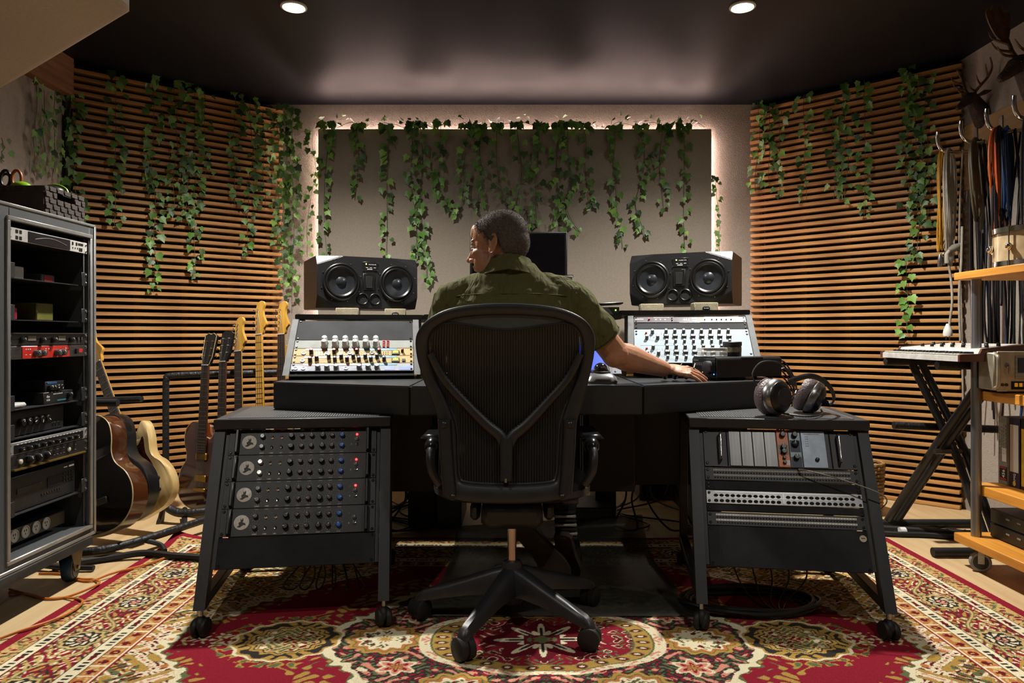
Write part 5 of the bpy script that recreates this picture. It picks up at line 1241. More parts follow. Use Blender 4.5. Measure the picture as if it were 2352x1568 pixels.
t = thing('scissors', 'orange-handled scissors standing in the woven basket', 'scissors', (-1.785, 2.56, CZ2 + .012))
for s_ in (-1, 1):
    MB().tube([(s_ * .020 + .017 * math.cos(a), 0, .128 + .030 * math.sin(a)) for a in [2 * PI * k / 18 for k in range(18)]], .0055, 8, closed=True).build('handle_loop', mat('orange_handle', 'a85a20', .4) if s_ > 0 else M_BLK2, t)
    MB().tube([(s_ * .012, .002 * s_, .100), (s_ * -.004, .002 * s_, .02)], [.007, .003], 8, flat=.4).build('blade', M_STEEL, t)
t = thing('scissors', 'dark scissors beside the orange-handled pair in the basket', 'scissors', (-1.855, 2.60, CZ2 + .012), (0, 0, R(20)))
for s_ in (-1, 1):
    MB().tube([(s_ * .020 + .017 * math.cos(a), 0, .128 + .028 * math.sin(a)) for a in [2 * PI * k / 18 for k in range(18)]], .005, 8, closed=True).build('handle_loop', M_BLK2, t)
    MB().tube([(s_ * .012, .002 * s_, .100), (s_ * -.004, .002 * s_, .02)], [.006, .003], 8, flat=.4).build('blade', M_STEEL, t)
M_LIME = mat('lime_plastic', '86b81e', .4)
t = thing('lime_ball', 'lime green rounded lid lying in the woven basket', 'lid', (-1.735, 2.54, CZ2 + .055)); b = MB().sph((0, 0, .045), (.038, .03, .026), 20, 12); b.build('dome', M_LIME, t); MB().lathe([(.03, .0), (.034, .045), (.03, .05)], 20).build('cup', M_BLK2, t)
t = thing('black_headset', 'black and lime headset lying on top of the woven basket', 'headset', (-1.685, 2.62, CZ2 + .092)); MB().sph((0, 0, .015), (.05, .04, .022), 22, 12).build('ear_shell', M_BLK2, t)
MB().tube([(.052 * math.cos(a), .02, .012 + .030 * math.sin(a)) for a in [PI * k / 14 for k in range(15)]], .0045, 8).build('lime_band', M_LIME, t); MB().box((.0, .07, .008), (.04, .06, .02), b=.008).build('boom_housing', M_BLK2, t)

# ---------------------------------------------------------------- guitars
BODIES = {
 'acoustic': [(0, 0), (.10, .008), (.175, .06), (.202, .14), (.185, .21), (.142, .265), (.132, .315), (.148, .38), (.145, .44), (.105, .485), (.05, .495), (0, .497)],
 'single': [(0, 0), (.09, .006), (.152, .05), (.168, .12), (.150, .19), (.118, .235), (.113, .275), (.130, .335), (.135, .39), (.118, .418), (.085, .395), (.055, .355), (.03, .36), (0, .362)],
 'double': [(0, 0), (.09, .008), (.150, .05), (.160, .12), (.135, .185), (.110, .225), (.115, .28), (.145, .345), (.140, .40), (.118, .405), (.085, .36), (.05, .32), (.03, .32), (0, .32)]}
def guitar(name, label, kind, body_m, side_m, loc, yaw, lean=6, roll=0, L=1.0, head='three', neck_m=None, board_m=None, thick=.045, guard=None, pick=2, strings=6, binding=None, group=None, gold=False):
    rot = Euler((0, 0, R(yaw))).to_matrix() @ Euler((0, R(roll), 0)).to_matrix() @ Euler((R(-lean), 0, 0)).to_matrix()
    t = thing(name, label, 'guitar' if 'bass' not in name else 'bass guitar', loc, rot, group)
    half = spl2(BODIES[kind], 4, False); left = [(-x * (1 if kind != 'single' else 1), z * 1.0) for x, z in half]
    if kind == 'single': left = [(-x, z) for x, z in spl2([(0, 0), (.09, .006), (.152, .05), (.168, .12), (.150, .19), (.118, .235), (.113, .275), (.132, .335), (.125, .395), (.08, .435), (.035, .43), (0, .43)], 4, False)]
    ol = half + left[::-1][1:-1]; T = M(((1, 0, 0, 0), (0, 0, -1, 0), (0, 1, 0, 0), (0, 0, 0, 1))) # prism xy -> xz, z -> -y
    ins = lambda k: [(x * (1 - k), .22 + (z - .22) * (1 - k)) for x, z in ol]
    b = MB(); rr = [(ins(.03), -thick / 2), (ins(.0), -thick / 2 + .005), (ins(0), thick / 2 - .005)] ; b.ring([[V((x, z, y)) for x, z in o_] for o_, y in rr], T=T); bd = b.build('body', side_m, t, ang=50)
    b = MB(); b.ring([[V((x, z, y)) for x, z in o_] for o_, y in ((ins(0), thick / 2 - .005), (ins(.03), thick / 2))], T=T); b.build('top', body_m, t, ang=50)
    if binding: MB().tube([T @ V((x, z, thick / 2 - .003)) for x, z in ol], .0028, 6, closed=True).build('binding', binding, t)
    f = -thick / 2; nl = {'acoustic': .495, 'single': .36, 'double': .33}[kind]; scale = L - .18
    hs = scale; NK = neck_m or mat('mahogany', '5a2c16', .35); BD = board_m or mat('rosewood', '2a1c16', .5)
    MB().ring([[V((w * math.cos(a), f - .004 + .018 * (math.sin(a)), z)) if math.sin(a) > 0 else V((w * math.cos(a), f - .004, z)) for a in [2 * PI * k / 16 for k in range(16)]] for z, w in ((nl - .04, .0285), (hs, .0225))]).build('neck', NK, t)
    b0 = nl - (.12 if kind != 'acoustic' else .06)
    fb = MB().add([(-.029, f - .004, b0), (.029, f - .004, b0), (.022, f - .004, hs), (-.022, f - .004, hs), (-.028, f - .010, b0), (.028, f - .010, b0), (.021, f - .010, hs), (-.021, f - .010, hs)], [(0, 3, 2, 1), (4, 5, 6, 7), (0, 1, 5, 4), (1, 2, 6, 5), (2, 3, 7, 6), (3, 0, 4, 7)]).build('fretboard', BD, t, smooth=False)
    b = MB(); sc = hs - .10
    for k in range(1, 21):
        z = hs - sc * (1 - 2 ** (-k / 12)) * 1.02
        if z > b0: w = .022 + .006 * (hs - z) / (hs - b0); b.box((0, f - .0105, z), (2 * w, .0014, .0016))
    tag(b.build('frets', M_STEEL, t), kind='stuff')
    MB().box((0, f - .011, hs), (.044, .004, .004)).build('nut', M_WHITE, t)
    G_ = mat('gold_plate', 'b08a3a', .3, .9) if gold else M_CHR
    if head == 'three': hp_ = [(-.023, 0), (.023, 0), (.036, .04), (.040, .15), (.018, .165), (0, .158), (-.018, .165), (-.040, .15), (-.036, .04)]
    else: hp_ = spl2([(-.022, 0), (.022, 0), (.030, .03), (.044, .045), (.046, .06), (.026, .10), (.022, .135), (.030, .165), (.012, .185), (-.016, .172), (-.026, .14), (-.030, .08), (-.028, .03)], 3)
    hT = M.Translation((0, f + .004, hs)) @ Euler((R(-10 if head == 'three' else -3), 0, 0)).to_matrix().to_4x4() @ T
    hd = MB().prism(hp_, -.008, .008, T=hT).build('headstock', (mat('headstock_black', '141414', .3) if head == 'three' else NK), t)
    if binding: MB().tube([hT @ V((x, y, .008)) for x, y in hp_], .0015, 5, closed=True).build('head_binding', binding, t)
    n = strings; tp = []
    for k in range(n):
        if head == 'three': s_ = -1 if k < n / 2 else 1; q = (s_ * .022, .045 + (k % (n // 2)) * .038)
        else: s_ = -1; q = (-.016 + .002 * k, .035 + k * (.022 if n == 6 else .034))
        tp.append(q); e = hT @ V((q[0], q[1], .012)); m1 = MB().cyl(hT @ V((q[0], q[1], .006)), hT @ V((q[0], q[1], .016)), .0035, n=8).cyl(hT @ V((q[0], q[1], -.004)), hT @ V((s_ * .048, q[1], -.004)), .002, n=6)
        m1.sph(hT @ V((s_ * .054, q[1], -.004)), (.007, .004, .0055), 8, 6).build('tuning_peg', G_, hd)
    b = MB(); zb = .10 if kind != 'acoustic' else .13
    for k in range(n):
        u_ = (k / (n - 1) - .5); b.tube([(u_ * .054, f - .014, zb), (u_ * .036, f - .0135, hs), hT @ V((tp[k][0], tp[k][1], .012))], .0006 if n == 6 else .0010, 4)
    tag(b.build('strings', M_STEEL, t), kind='stuff')
    if kind == 'acoustic':
        MB().lathe([(.050, 0), (.050, .0015), (0, .0015)], 28, T=M.Translation((0, f + .0, .335)) @ Euler((PI / 2, 0, 0)).to_matrix().to_4x4()).build('sound_hole', M_DARK, t); MB().box((0, f - .005, .13), (.15, .01, .028), b=.003).build('bridge', BD, t)
    else:
        for k in range(pick): MB().box((0, f - .005, .155 + k * (.11 if pick == 2 else .06)), (.075, .010, .034), b=.003).build('pickup', M_BLK2 if not gold else G_, t)
        MB().box((0, f - .008, zb), (.08, .014, .016), b=.003).build('bridge', G_, t)
        for q in ((.09, .08), (.105, .13)): K(t, kbk, 0, 0).matrix_basis = M.Translation((q[0], f, q[1])) @ Euler((PI / 2, 0, 0)).to_matrix().to_4x4()
        if guard: MB().prism(spl2([(.02, .12), (.085, .10), (.10, .20), (.085, .27), (.10, .345), (.06, .32), (.02, .33), (-.06, .26), (-.03, .16)], 4), -.001, .0015, T=M.Translation((0, f - .0015, 0)) @ T).build('pickguard', guard, t)
    t.scale = (1, 1, 1); return t
M_SB = mat('sunburst_dark_top', '120b0a', .15, coat=.8); M_SBS = mat('sunburst_side', '361a0d', .22, coat=.6, col2='4e2a13', scale=3); M_CRM = mat('cream_binding', 'b8a67c', .4); M_MAP = wood('maple_neck', 'c79a45', 'b3842f', .3, 'Z', coat=.4)
M_BLKG = mat('guitar_black_satin', '17181a', .32); M_NAT = wood('natural_blonde', 'cfb583', 'bd9f66', .3, 'Z', coat=.4); M_TORT = mat('tortoise_guard', '4a1a10', .25, scale=60, col2='1e0a08')
guitar('acoustic_guitar', 'dark sunburst acoustic guitar leaning beside the equipment case', 'acoustic', M_SB, M_SBS, (-1.70, 3.03, .085), -14, 8, -21, 1.02, 'three', thick=.09, binding=M_CRM, group=None)
guitar('electric_guitar', 'thick black-sided hollow-body guitar behind the sunburst acoustic', 'acoustic', M_BLKG, M_BLKG, (-1.70, 3.165, .085), -14, 8, -25, 1.0, 'three', thick=.07, neck_m=M_MAP)
guitar('electric_guitar', 'blonde electric guitar with tortoise guard behind the black-sided guitar', 'single', M_NAT, M_NAT, (-1.645, 3.31, .10), -14, 8, -30, .98, 'six', thick=.05, neck_m=M_MAP, guard=M_TORT)
guitar('electric_guitar', 'dark red single-cut electric guitar with bound neck and gold hardware in the rack stand', 'single', mat('cherry_dark', '3a1410', .2, coat=.6), mat('cherry_brown', '6a3014', .25, coat=.5), (-1.555, 3.62, .045), -26, 4, -1, .905, 'three', binding=M_CRM, gold=True)
guitar('electric_guitar', 'tobacco double-cut guitar with black headstock in the rack stand', 'double', mat('tobacco', '5a2c12', .22, coat=.6), mat('tobacco_side', '7a4218', .25, coat=.5), (-1.49, 3.72, .05), -27, 4, -3, .915, 'three')
guitar('electric_guitar', 'amber-necked electric guitar with maple headstock in the rack stand', 'double', M_BLKG, M_BLKG, (-1.42, 3.80, .05), -26, 4, -5, .97, 'six', neck_m=M_MAP)
guitar('bass_guitar', 'maple fretboard bass guitar, left one of two tall yellow necks', 'double', mat('sunburst_bass', '4a2410', .25, coat=.5), M_BLKG, (-1.325, 3.86, .05), -24, 4, -5, 1.06, 'six', neck_m=M_MAP, board_m=M_MAP, strings=4, pick=1)
guitar('bass_guitar', 'dark fretboard bass guitar, right one of two tall yellow necks', 'double', mat('olympic_cream', 'b8a98a', .3, coat=.5), mat('olympic_cream', 'b8a98a'), (-1.235, 3.92, .05), -24, 4, -4, 1.06, 'six', neck_m=M_MAP, strings=4, pick=1)
M_PAD = mat('foam_pad_tube', '17181b', .5, bump=.5, bscale=60)
def sub(b, nm, t, m=M_PAD): return b.build(nm, m, t)
t = thing('guitar_rack_stand', 'black padded frame stand holding five guitars against the left slat wall', 'stand')
MB().tube(spline([(-1.86, 3.86, .03), (-1.86, 3.86, .60), (-1.855, 3.86, .68), (-1.82, 3.87, .705), (-1.5, 3.96, .712), (-1.22, 4.04, .715)], 6), .017, 10).build('top_rail', M_PAD, t)
MB().tube([(-1.20, 4.05, .03), (-1.20, 4.05, .72)], .016, 10).build('upright', M_PAD, t)
MB().tube(spline([(-1.70, 3.52, .085), (-1.62, 3.50, .055), (-1.50, 3.52, .06), (-1.2, 3.66, .06), (-1.02, 3.76, .06)], 6), .020, 12).build('cradle_tube', M_PAD, t)
MB().tube([(-1.72, 3.50, .012), (-1.86, 3.86, .03)], .012, 8).tube([(-1.70, 3.52, .085), (-1.86, 3.86, .06)], .014, 8).build('side_foot', M_BLACK, t)
MB().tube([(-1.56, 3.42, .014), (-1.64, 3.60, .05)], .013, 8).build('foot', M_RUB, t); MB().tube([(-1.05, 3.68, .014), (-1.20, 4.05, .04)], .013, 8).build('foot', M_RUB, t)
t = thing('guitar_floor_stand', 'black tubular floor stand under the three guitars beside the equipment case', 'stand')
MB().tube(spline([(-1.98, 2.93, .05), (-1.80, 2.90, .045), (-1.66, 2.92, .05), (-1.56, 3.05, .055), (-1.46, 3.28, .06), (-1.38, 3.46, .065)], 6), .017, 12).build('cradle_tube', M_PAD, t)
MB().tube(spline([(-1.99, 2.86, .03), (-1.80, 2.80, .02), (-1.63, 2.80, .014)], 6), .011, 8).build('foot', M_RUB, t)
MB().tube(spline([(-1.56, 3.05, .05), (-1.50, 3.06, .03), (-1.46, 3.02, .014)], 6), .011, 8).build('foot', M_RUB, t)
MB().tube([(-1.98, 2.95, .05), (-2.02, 3.3, .62)], .014, 8).tube([(-2.02, 3.3, .62), (-1.66, 3.22, .635)], .014, 8).build('back_frame', M_PAD, t)
MB().tube([(-1.79, 2.99, .64), (-1.64, 2.99, .64)], .016, 10).build('neck_yoke', M_RUB, t)
# ---------------------------------------------------------------- wheeled shelf unit, right
SX = 1.78
su = thing('shelf_trolley', 'wooden shelf trolley with round steel posts and grey casters by the right wall', 'shelf', (2.06, 2.64, 0))
def sbx(nm, x0, x1, y0, y1, z0, z1, m=M_SHELF): return MB().box(((x0 + x1) / 2 - 2.06, (y0 + y1) / 2 - 2.64, (z0 + z1) / 2), (x1 - x0, y1 - y0, z1 - z0), b=.0025).build(nm, m, su)
Y0, Y1 = 2.36, 2.895
sbx('shelf_board', SX, 2.36, Y0, Y1, 1.141, 1.171); sbx('shelf_board', SX + .066, 2.34, Y0, Y1, .665, .703); sbx('shelf_board', SX + .066, 2.34, Y0, Y1, .290, .328); sbx('shelf_board', SX, 2.36, Y0, Y1, .094, .128)
for x, y in ((1.832, 2.835), (1.832, 2.40), (2.32, 2.835), (2.32, 2.40)):
    MB().cyl((x - 2.06, y - 2.64, .128), (x - 2.06, y - 2.64, 1.141), .0185, n=24).build('steel_post', mat('post_satin_steel', '9a9b9e', .35, .85, scale=4, stretch=(40, 40, 1)), su)
for x, y in ((1.825, 2.80), (1.825, 2.46), (2.31, 2.80), (2.31, 2.46)):
    c = V((x - 2.06, y - 2.64, .0385)); Tc = M.Translation(c) @ Euler((0, PI / 2, R(68))).to_matrix().to_4x4()
    cs = MB().lathe([(.026, -.012), (.034, -.013), (.0375, -.009), (.0375, .009), (.034, .013), (.026, .012)], 32, T=Tc).build('caster_wheel', mat('caster_grey_rubber', '8a8a88', .5), su)
    MB().lathe([(0, -.013), (.027, -.013), (.027, .013), (0, .013)], 24, T=Tc).build('wheel_hub', M_BLK2, cs)
    b = MB()
    for s_ in (-1, 1): b.box((0, 0, .014), (.022, .002, .05), T=M.Translation(c + V((.0, s_ * .0, .006))) @ Euler((0, 0, R(-22))).to_matrix().to_4x4() @ M.Translation((0, s_ * .016, 0)))
    b.box(tuple(c + V((0, 0, .050))), (.05, .05, .004)); b.build('fork', M_STEEL, cs)
# snare drum
dr = thing('snare_drum', 'pale wood snare drum with chrome rims and lugs on the top shelf', 'drum', (1.985, 2.66, 1.1715))
MB().lathe([(.172, .012), (.172, .133)], 48).build('shell', mat('drum_maple', 'c2ab84', .3, coat=.5), dr)
for z in (.004, .128): MB().lathe([(.176, z), (.181, z), (.181, z + .018), (.176, z + .020), (.174, z + .012)], 48, caps=False).build('rim', M_CHR, dr)
MB().lathe([(0, .142), (.174, .142), (.174, .138)], 48).build('drum_head', M_WHITE, dr)
for k in range(10):
    a = 2 * PI * k / 10 + .25; d = V((math.cos(a), math.sin(a), 0)); l = MB().sph(d * .180 + V((0, 0, .073)), (.009, .009, .015), 12, 8).sph(d * .186 + V((0, 0, .073)), (.010, .010, .010), 12, 8).build('lug', M_CHR, dr)
    MB().cyl(d * .182 + V((0, 0, .0)), d * .182 + V((0, 0, .152)), .0028, n=8).build('tension_rod', M_CHR, l)
# cassette deck
cd = thing('cassette_deck', 'silver cassette deck with handle and orange-lit meters on the second shelf', 'tape deck', (1.815, 2.69, .7035), (0, 0, R(-4)))
# local: x to the right along the face, -y towards viewer
M_CHAMP = mat('champagne_silver', 'a8a08c', .38, .5)
MB().box((.215, .085, .082), (.43, .16, .145), b=.003).build('case', M_BLACK, cd); MB().box((.215, .0, .082), (.43, .008, .15), b=.002).build('front_plate', M_CHAMP, cd)
w_ = MB().box((.115, -.005, .098), (.105, .004, .085), b=.001).build('door_frame', M_STEEL, cd); MB().box((.115, -.008, .105), (.085, .003, .055)).build('window', mat('smoked_window', '22262c', .12), w_)
MB().box((.115, -.0105, .100), (.045, .002, .022)).build('cassette', M_CHAMP, w_); MB().lathe([(.006, 0), (.006, .001), (0, .001)], 12, T=M.Translation((.105, -.0115, .1)) @ Euler((PI / 2, 0, 0)).to_matrix().to_4x4()).lathe([(.006, 0), (.006, .001), (0, .001)], 12, T=M.Translation((.125, -.0115, .1)) @ Euler((PI / 2, 0, 0)).to_matrix().to_4x4()).build('tape_hubs', M_BLK2, w_)
for x, z in ((.035, .105), (.20, .10), (.30, .1)): MB().lathe([(.009, 0), (.009, .004), (.004, .005), (.004, .014), (0, .015)], 14, T=M.Translation((x, -.004, z)) @ Euler((PI / 2, 0, 0)).to_matrix().to_4x4()).box((x, -.018, z - .014), (.006, .004, .036)).build('lever', M_STEEL, cd)
MB().box((.115, -.0055, .030), (.13, .003, .030)).build('meter_bed', M_DARK, cd)
b = MB()
for k in range(7): b.box((.065 + k * .0165, -.0078, .032), (.011, .002, .014))
b.build('lit_segments', mat('amber_segment', 'c09030', .4, emit=.35, ecol='d09020'), cd)
for x in (.018, .032): MB().lathe([(.006, 0), (.006, .003), (.003, .003)], 12, T=M.Translation((x, -.004, .032)) @ Euler((PI / 2, 0, 0)).to_matrix().to_4x4()).build('jack', M_BLK2, cd)
for x in (.215, .26, .33): MB().lathe([(.016, 0), (.015, .014), (0, .014)], 20, T=M.Translation((x, -.004, .035)) @ Euler((PI / 2, 0, 0)).to_matrix().to_4x4()).build('dial', M_STEEL, cd)
text('marantz', .018, cd, (.19, -.0045, .146), (PI / 2, 0, 0), M_BLK2)
MB().tube(spline([(-.012, .0, .02), (-.018, -.035, .025), (-.020, -.045, .04), (-.020, -.045, .125), (-.018, -.035, .140), (-.012, .0, .145)], 5), .007, 10).build('carry_handle', M_CHAMP, cd)
MB().box((-.012, .03, .082), (.02, .10, .14), b=.004).build('end_bracket', M_CHAMP, cd)
for x in (.04, .39):
    for y in (.03, .14): MB().cyl((x, y, 0), (x, y, .012), .012, n=12).build('foot', M_RUB, cd)
# binders / tape boxes on third shelf (spines towards the room)
def binder(label, y, w, h, m, deco):
    x = 1.955; t = thing('tape_box', label, 'box', (x, y, .3285), (0, 0, R(-90)), 'tape boxes on the third shelf')
    MB().box((0, .13, h / 2), (w, .26, h), b=.0015).build('box', m, t); deco(t, w, h); return t
M_PAPER = mat('white_paper_label', 'c8c4ba', .7, var=.03); M_NAVY = mat('navy_card', '201c3c', .5); M_CARD = mat('grey_card', '7b776c', .7, var=.1)
def dc1(t, w, h):
    MB().box((-.002, -.0008, h * .66), (w * .72, .001, h * .5)).build('written_label', mat('aged_label', '8c8778', .7), t)
    MB().box((w * .12, -.0016, h * .44), (w * .4, .001, h * .2)).build('white_label', M_PAPER, t)
    MB().box((0, -.0008, h * .16), (w * .66, .001, h * .2)).build('black_red_band', M_BLK2, t); [MB().box((0, -.0016, h * q), (w * .6, .001, h * .02)).build('red_band', M_RED, t) for q in (.245, .08)]
    text('456', .022, t, (.004, -.0022, h * .16), (PI / 2, R(-90), 0), M_WTXT)
    b = MB(); rr = random.Random(2)
    for r_ in range(4):
        z = h * .46
        while z < h * .88: l = rr.uniform(.004, .012); b.box((-w * .28 + r_ * w * .18, -.0022, z), (.0014, .0006, l)); z += l + .004
    b.build('handwriting', M_BLK2, t)
def dc2(t, w, h):
    MB().box((0, -.0008, h * .56), (w * .80, .001, h * .68)).build('blank_label', M_PAPER, t); text('RMG', .017, t, (.002, -.0012, h * .135), (PI / 2, R(-90), 0), M_WTXT)
    MB().lathe([(.009, 0), (.009, .001), (0, .001)], 20, T=M.Translation((0, -.0006, h * .055)) @ Euler((PI / 2, 0, 0)).to_matrix().to_4x4()).build('logo_disc', mat('logo_yellow', 'd8b030', .5), t)
def dc3(t, w, h): MB().box((0, -.0008, h * .5), (w * .86, .001, h * .86)).build('blank_label', M_PAPER, t)
def dc4(t, w, h): MB().box((0, -.0008, h * .45), (w * .8, .001, h * .8)).build('yellow_label', mat('yellow_label', 'd0a828', .6), t)
binder('grey tape box with handwritten spine and 456 mark', 2.858, .062, .268, M_CARD, dc1)
binder('navy tape box with tall blank white spine label', 2.795, .058, .270, M_NAVY, dc2)
binder('black tape box with yellow spine label', 2.733, .056, .275, M_BLK2, dc4)
binder('black tape box with white spine label beside the yellow one', 2.673, .056, .275, M_BLK2, dc3)
for k, z in enumerate((.1285, .185)):
    t = thing('tape_machine', ('black rack machine on the lowest shelf, lower of two', 'black rack machine on the lowest shelf, upper of two')[k], 'audio unit', (2.10, 2.61, z)); MB().box((0, 0, .028), (.42, .46, .054), b=.003).build('case', M_BLACK, t)
    MB().box((-.212, 0, .028), (.006, .44, .048)).build('front_plate', M_BLK2, t); b = MB()
    for j in range(6): b.box((-.2155, -.18 + .06 * j, .034), (.002, .02, .006))
    b.build('print', mat('dim_print', '77736c', .6), t)
# ---------------------------------------------------------------- keyboard on X stand
kb = thing('synthesizer', 'white slim keyboard synthesizer with wooden end cheeks on an X stand', 'keyboard', (1.70, 3.01, .838))
prof = [(0, -.018), (0, .003), (.010, .006), (.075, .008), (.085, .028), (.30, .048), (.31, .020), (.30, -.018)]
b = MB(); b.ring([[V((x, y, z)) for x, z in prof] for y in (-.275, .285)]); b.build('case', mat('synth_white', 'd0cec8', .35), kb, ang=30)
for y in (-.283, .291): MB().ring([[V((x * 1.02 - .004, yy, z + (.004 if z > 0 else 0))) for x, z in prof] for yy in (y - .006, y + .006)]).build('end_cheek', mat('walnut_cheek', '5a2a16', .35, coat=.3), kb, ang=30)
wk = MB().box((.036, 0, .0085), (.066, .0215, .006), b=.001).mesh('white_key', mat('key_ivory', 'b9b7ae', .3)); bk = MB().box((.052, 0, .015), (.040, .011, .009), b=.0015).mesh('black_key', M_BLK2)
for k in range(24): inst(wk, 'white_key', kb, (0, -.262 + k * .0228, 0))
for k in range(23):
    if k % 7 not in (2, 6): inst(bk, 'black_key', kb, (0, -.2506 + k * .0228, 0))
for k in range(14): K(kb, kbk, .13 + (k % 2) * .07, -.24 + k * .036, .034 + (k % 2) * .006, k).scale = (.8, .8, .8)
st = thing('keyboard_stand', 'black folding X stand under the white keyboard', 'stand', (1.95, 3.22, 0))
def stt(nm, pts, r, m=M_BLACK, n=10): return MB().tube([V(p) - V((1.95, 3.22, 0)) for p in pts], r, n).build(nm, m, st)
for y in (3.30, 2.90):
    stt('top_bar', [(1.715, y, .80), (2.08, y, .80)], .018, M_PAD)
for (y, fx) in ((3.44, 1.70), (2.98, 1.745)):
    stt('floor_bar', [(fx, y, .0215), (2.25, y, .0215)], .019, M_RUB, 14)
for dx in (0, .045):
    stt('cross_leg', [(1.84 + dx, 3.30, .785), (1.93 + dx, 3.12, .40), (1.98 + dx, 2.98, .035)], .017)
    stt('cross_leg', [(1.93 + dx, 2.90, .785), (1.86 + dx, 3.14, .45), (1.80 + dx, 3.44, .035)], .017)
stt('pivot_bar', [(1.84, 3.13, .415), (2.02, 3.13, .415)], .012, M_STEEL); stt('lower_brace', [(1.70, 3.20, .52), (2.2, 3.20, .50)], .017, M_PAD)
# ---------------------------------------------------------------- hook rail and cables on the right wall
t = thing('hook_board', 'pine board on the right wall carrying steel cable hooks', 'board', (2.399, 3.1, 1.9))
MB().box((-.010, 0, -.05), (.02, 1.36, .34), b=.002).build('board', wood('ply_board', '9a7d50', '86693c', .6, 'Y'), t)
HOOKY = [3.68, 3.49, 3.30, 3.12, 2.94, 2.76]
for i, y in enumerate(HOOKY):
    hz = 1.855 + [0, .0, .0, 0, 0, 0][i]
    h = thing('cable_hook', 'long steel hook on the pine board, %s' % ('farthest from the viewer', 'second farthest', 'third farthest', 'fourth farthest', 'second nearest', 'nearest the viewer')[i], 'hook', (2.38, y, hz), group='steel hooks on the pine board')
    MB().tube(spline([(0, 0, .015), (-.10, 0, .0), (-.165, 0, .008), (-.192, 0, .035), (-.20, 0, .075), (-.20, 0, .105)], 6), .0095, 12).build('hook_rod', M_CHR, h)
    MB().box((-.004, 0, .05), (.006, .025, .16), b=.001).build('wall_bracket', M_STEEL, h)
def hank(label, i, x, m, r, w, l, n, seed, dy=0, cat='cable', group=None, plug=None):
    """a coil of n loops hanging from hook i; x distance out along the hook"""
    rr = random.Random(seed); y = HOOKY[i] + dy; z0 = 1.868
    t = thing('cable_coil', label, cat, (x, y, z0), group=group)
    for k in range(n):
        wk = w * rr.uniform(.55, 1); lk = l * rr.uniform(.72, 1); off = rr.uniform(-.02, .02); tw = rr.uniform(-.5, .5)
        pts = []
        for a in [2 * PI * j / 20 for j in range(20)]:
            s_ = math.sin(a / 2) ** .8; py = math.sin(a) * wk * (.6 + .4 * s_); pz = -lk * (1 - math.cos(a)) / 2
            px = off * s_ + math.sin(a) * wk * (.75 + tw * .6)
            pts.append((px + math.sin(a * 2) * .004, py, pz + r * rr.uniform(0, 2)))
        MB().tube(spline(pts, 2, True), r, 7, closed=True).build('loop', m, t)
    if plug:
        for (px, py, pz) in plug: MB().lathe([(.006, .03), (.009, .02), (.011, .0), (.011, -.03), (.008, -.035)], 12, T=M.Translation((px, py, pz))).build('connector', M_STEEL if plug is not False else m, t)
    return t
C_GR = mat('cable_grey', '8c8577', .5); C_WG = mat('cable_pale_grey', 'aaa294', .5); C_OL = mat('cable_olive', '554f38', .55); C_OR = mat('cable_orange', 'c85a1e', .45); C_BL = mat('cable_blue', '1e3f70', .45); C_YL = mat('cable_yellow', 'c08a1c', .45); C_BK = mat('cable_black', '131315', .4)
hank('long pale grey cable coil on the farthest hook', 0, 2.24, C_WG, .0052, .085, .62, 8, 1)
hank('yellow cable coil on the farthest hook behind the grey one', 0, 2.22, C_YL, .005, .05, .53, 3, 2, .03, plug=[(-.01, 0, -.56), (.015, .01, -.55)])
hank('olive green cable coil on the second hook', 1, 2.25, C_OL, .0058, .085, .42, 9, 3)
hank('light grey cable coil hanging low from the second hook', 1, 2.29, C_GR, .005, .075, .58, 6, 4, .02)
hank('bright orange cable coil on the third hook', 2, 2.235, C_OR, .0056, .090, .47, 9, 5)
hank('blue cable coil on the third hook beside the orange one', 2, 2.275, C_BL, .0058, .06, .45, 7, 6)
for k in range(9):
    i = (3, 3, 4, 4, 5, 5, 2, 1, 3)[k]
    hank('black cable coil of the dark row behind the shelf trolley, %s' % ('first', 'second', 'third', 'fourth', 'fifth', 'sixth', 'seventh', 'eighth', 'ninth')[k], i, 2.22 + (k % 3) * .045, C_BK, .0052, .06, 1.0 + .06 * (k % 4), 5, 20 + k, (k % 2) * .05 - .03, group='black cables hanging behind the trolley')
rr = random.Random(4)
for k in range(34):
    y = 2.75 + .93 * (k + .5) / 34; x = 2.30 + rr.uniform(-.05, .06); z1 = rr.uniform(.42, .75); m = C_BK if rr.random() < .8 else (C_WG if rr.random() < .5 else C_BL)
    col = {id(C_BK): 'black', id(C_WG): 'pale grey', id(C_BL): 'blue'}[id(m)]
    yt = min(HOOKY, key=lambda q: abs(q - y)) + rr.uniform(-.006, .006)
    tag(MB().tube(spline([(x, yt, 1.868), (x + rr.uniform(-.02, .02), y + rr.uniform(-.02, .02), 1.45), (x + rr.uniform(-.03, .03), y + rr.uniform(-.03, .03), 1.0), (x + rr.uniform(-.02, .02), y + rr.uniform(-.02, .02), z1)], 5), rr.uniform(.0042, .006), 6).build('hanging_cable', m),
        '%s cable hanging straight down behind the shelf trolley among many others' % col, 'cable', 'straight cables hanging behind the trolley')
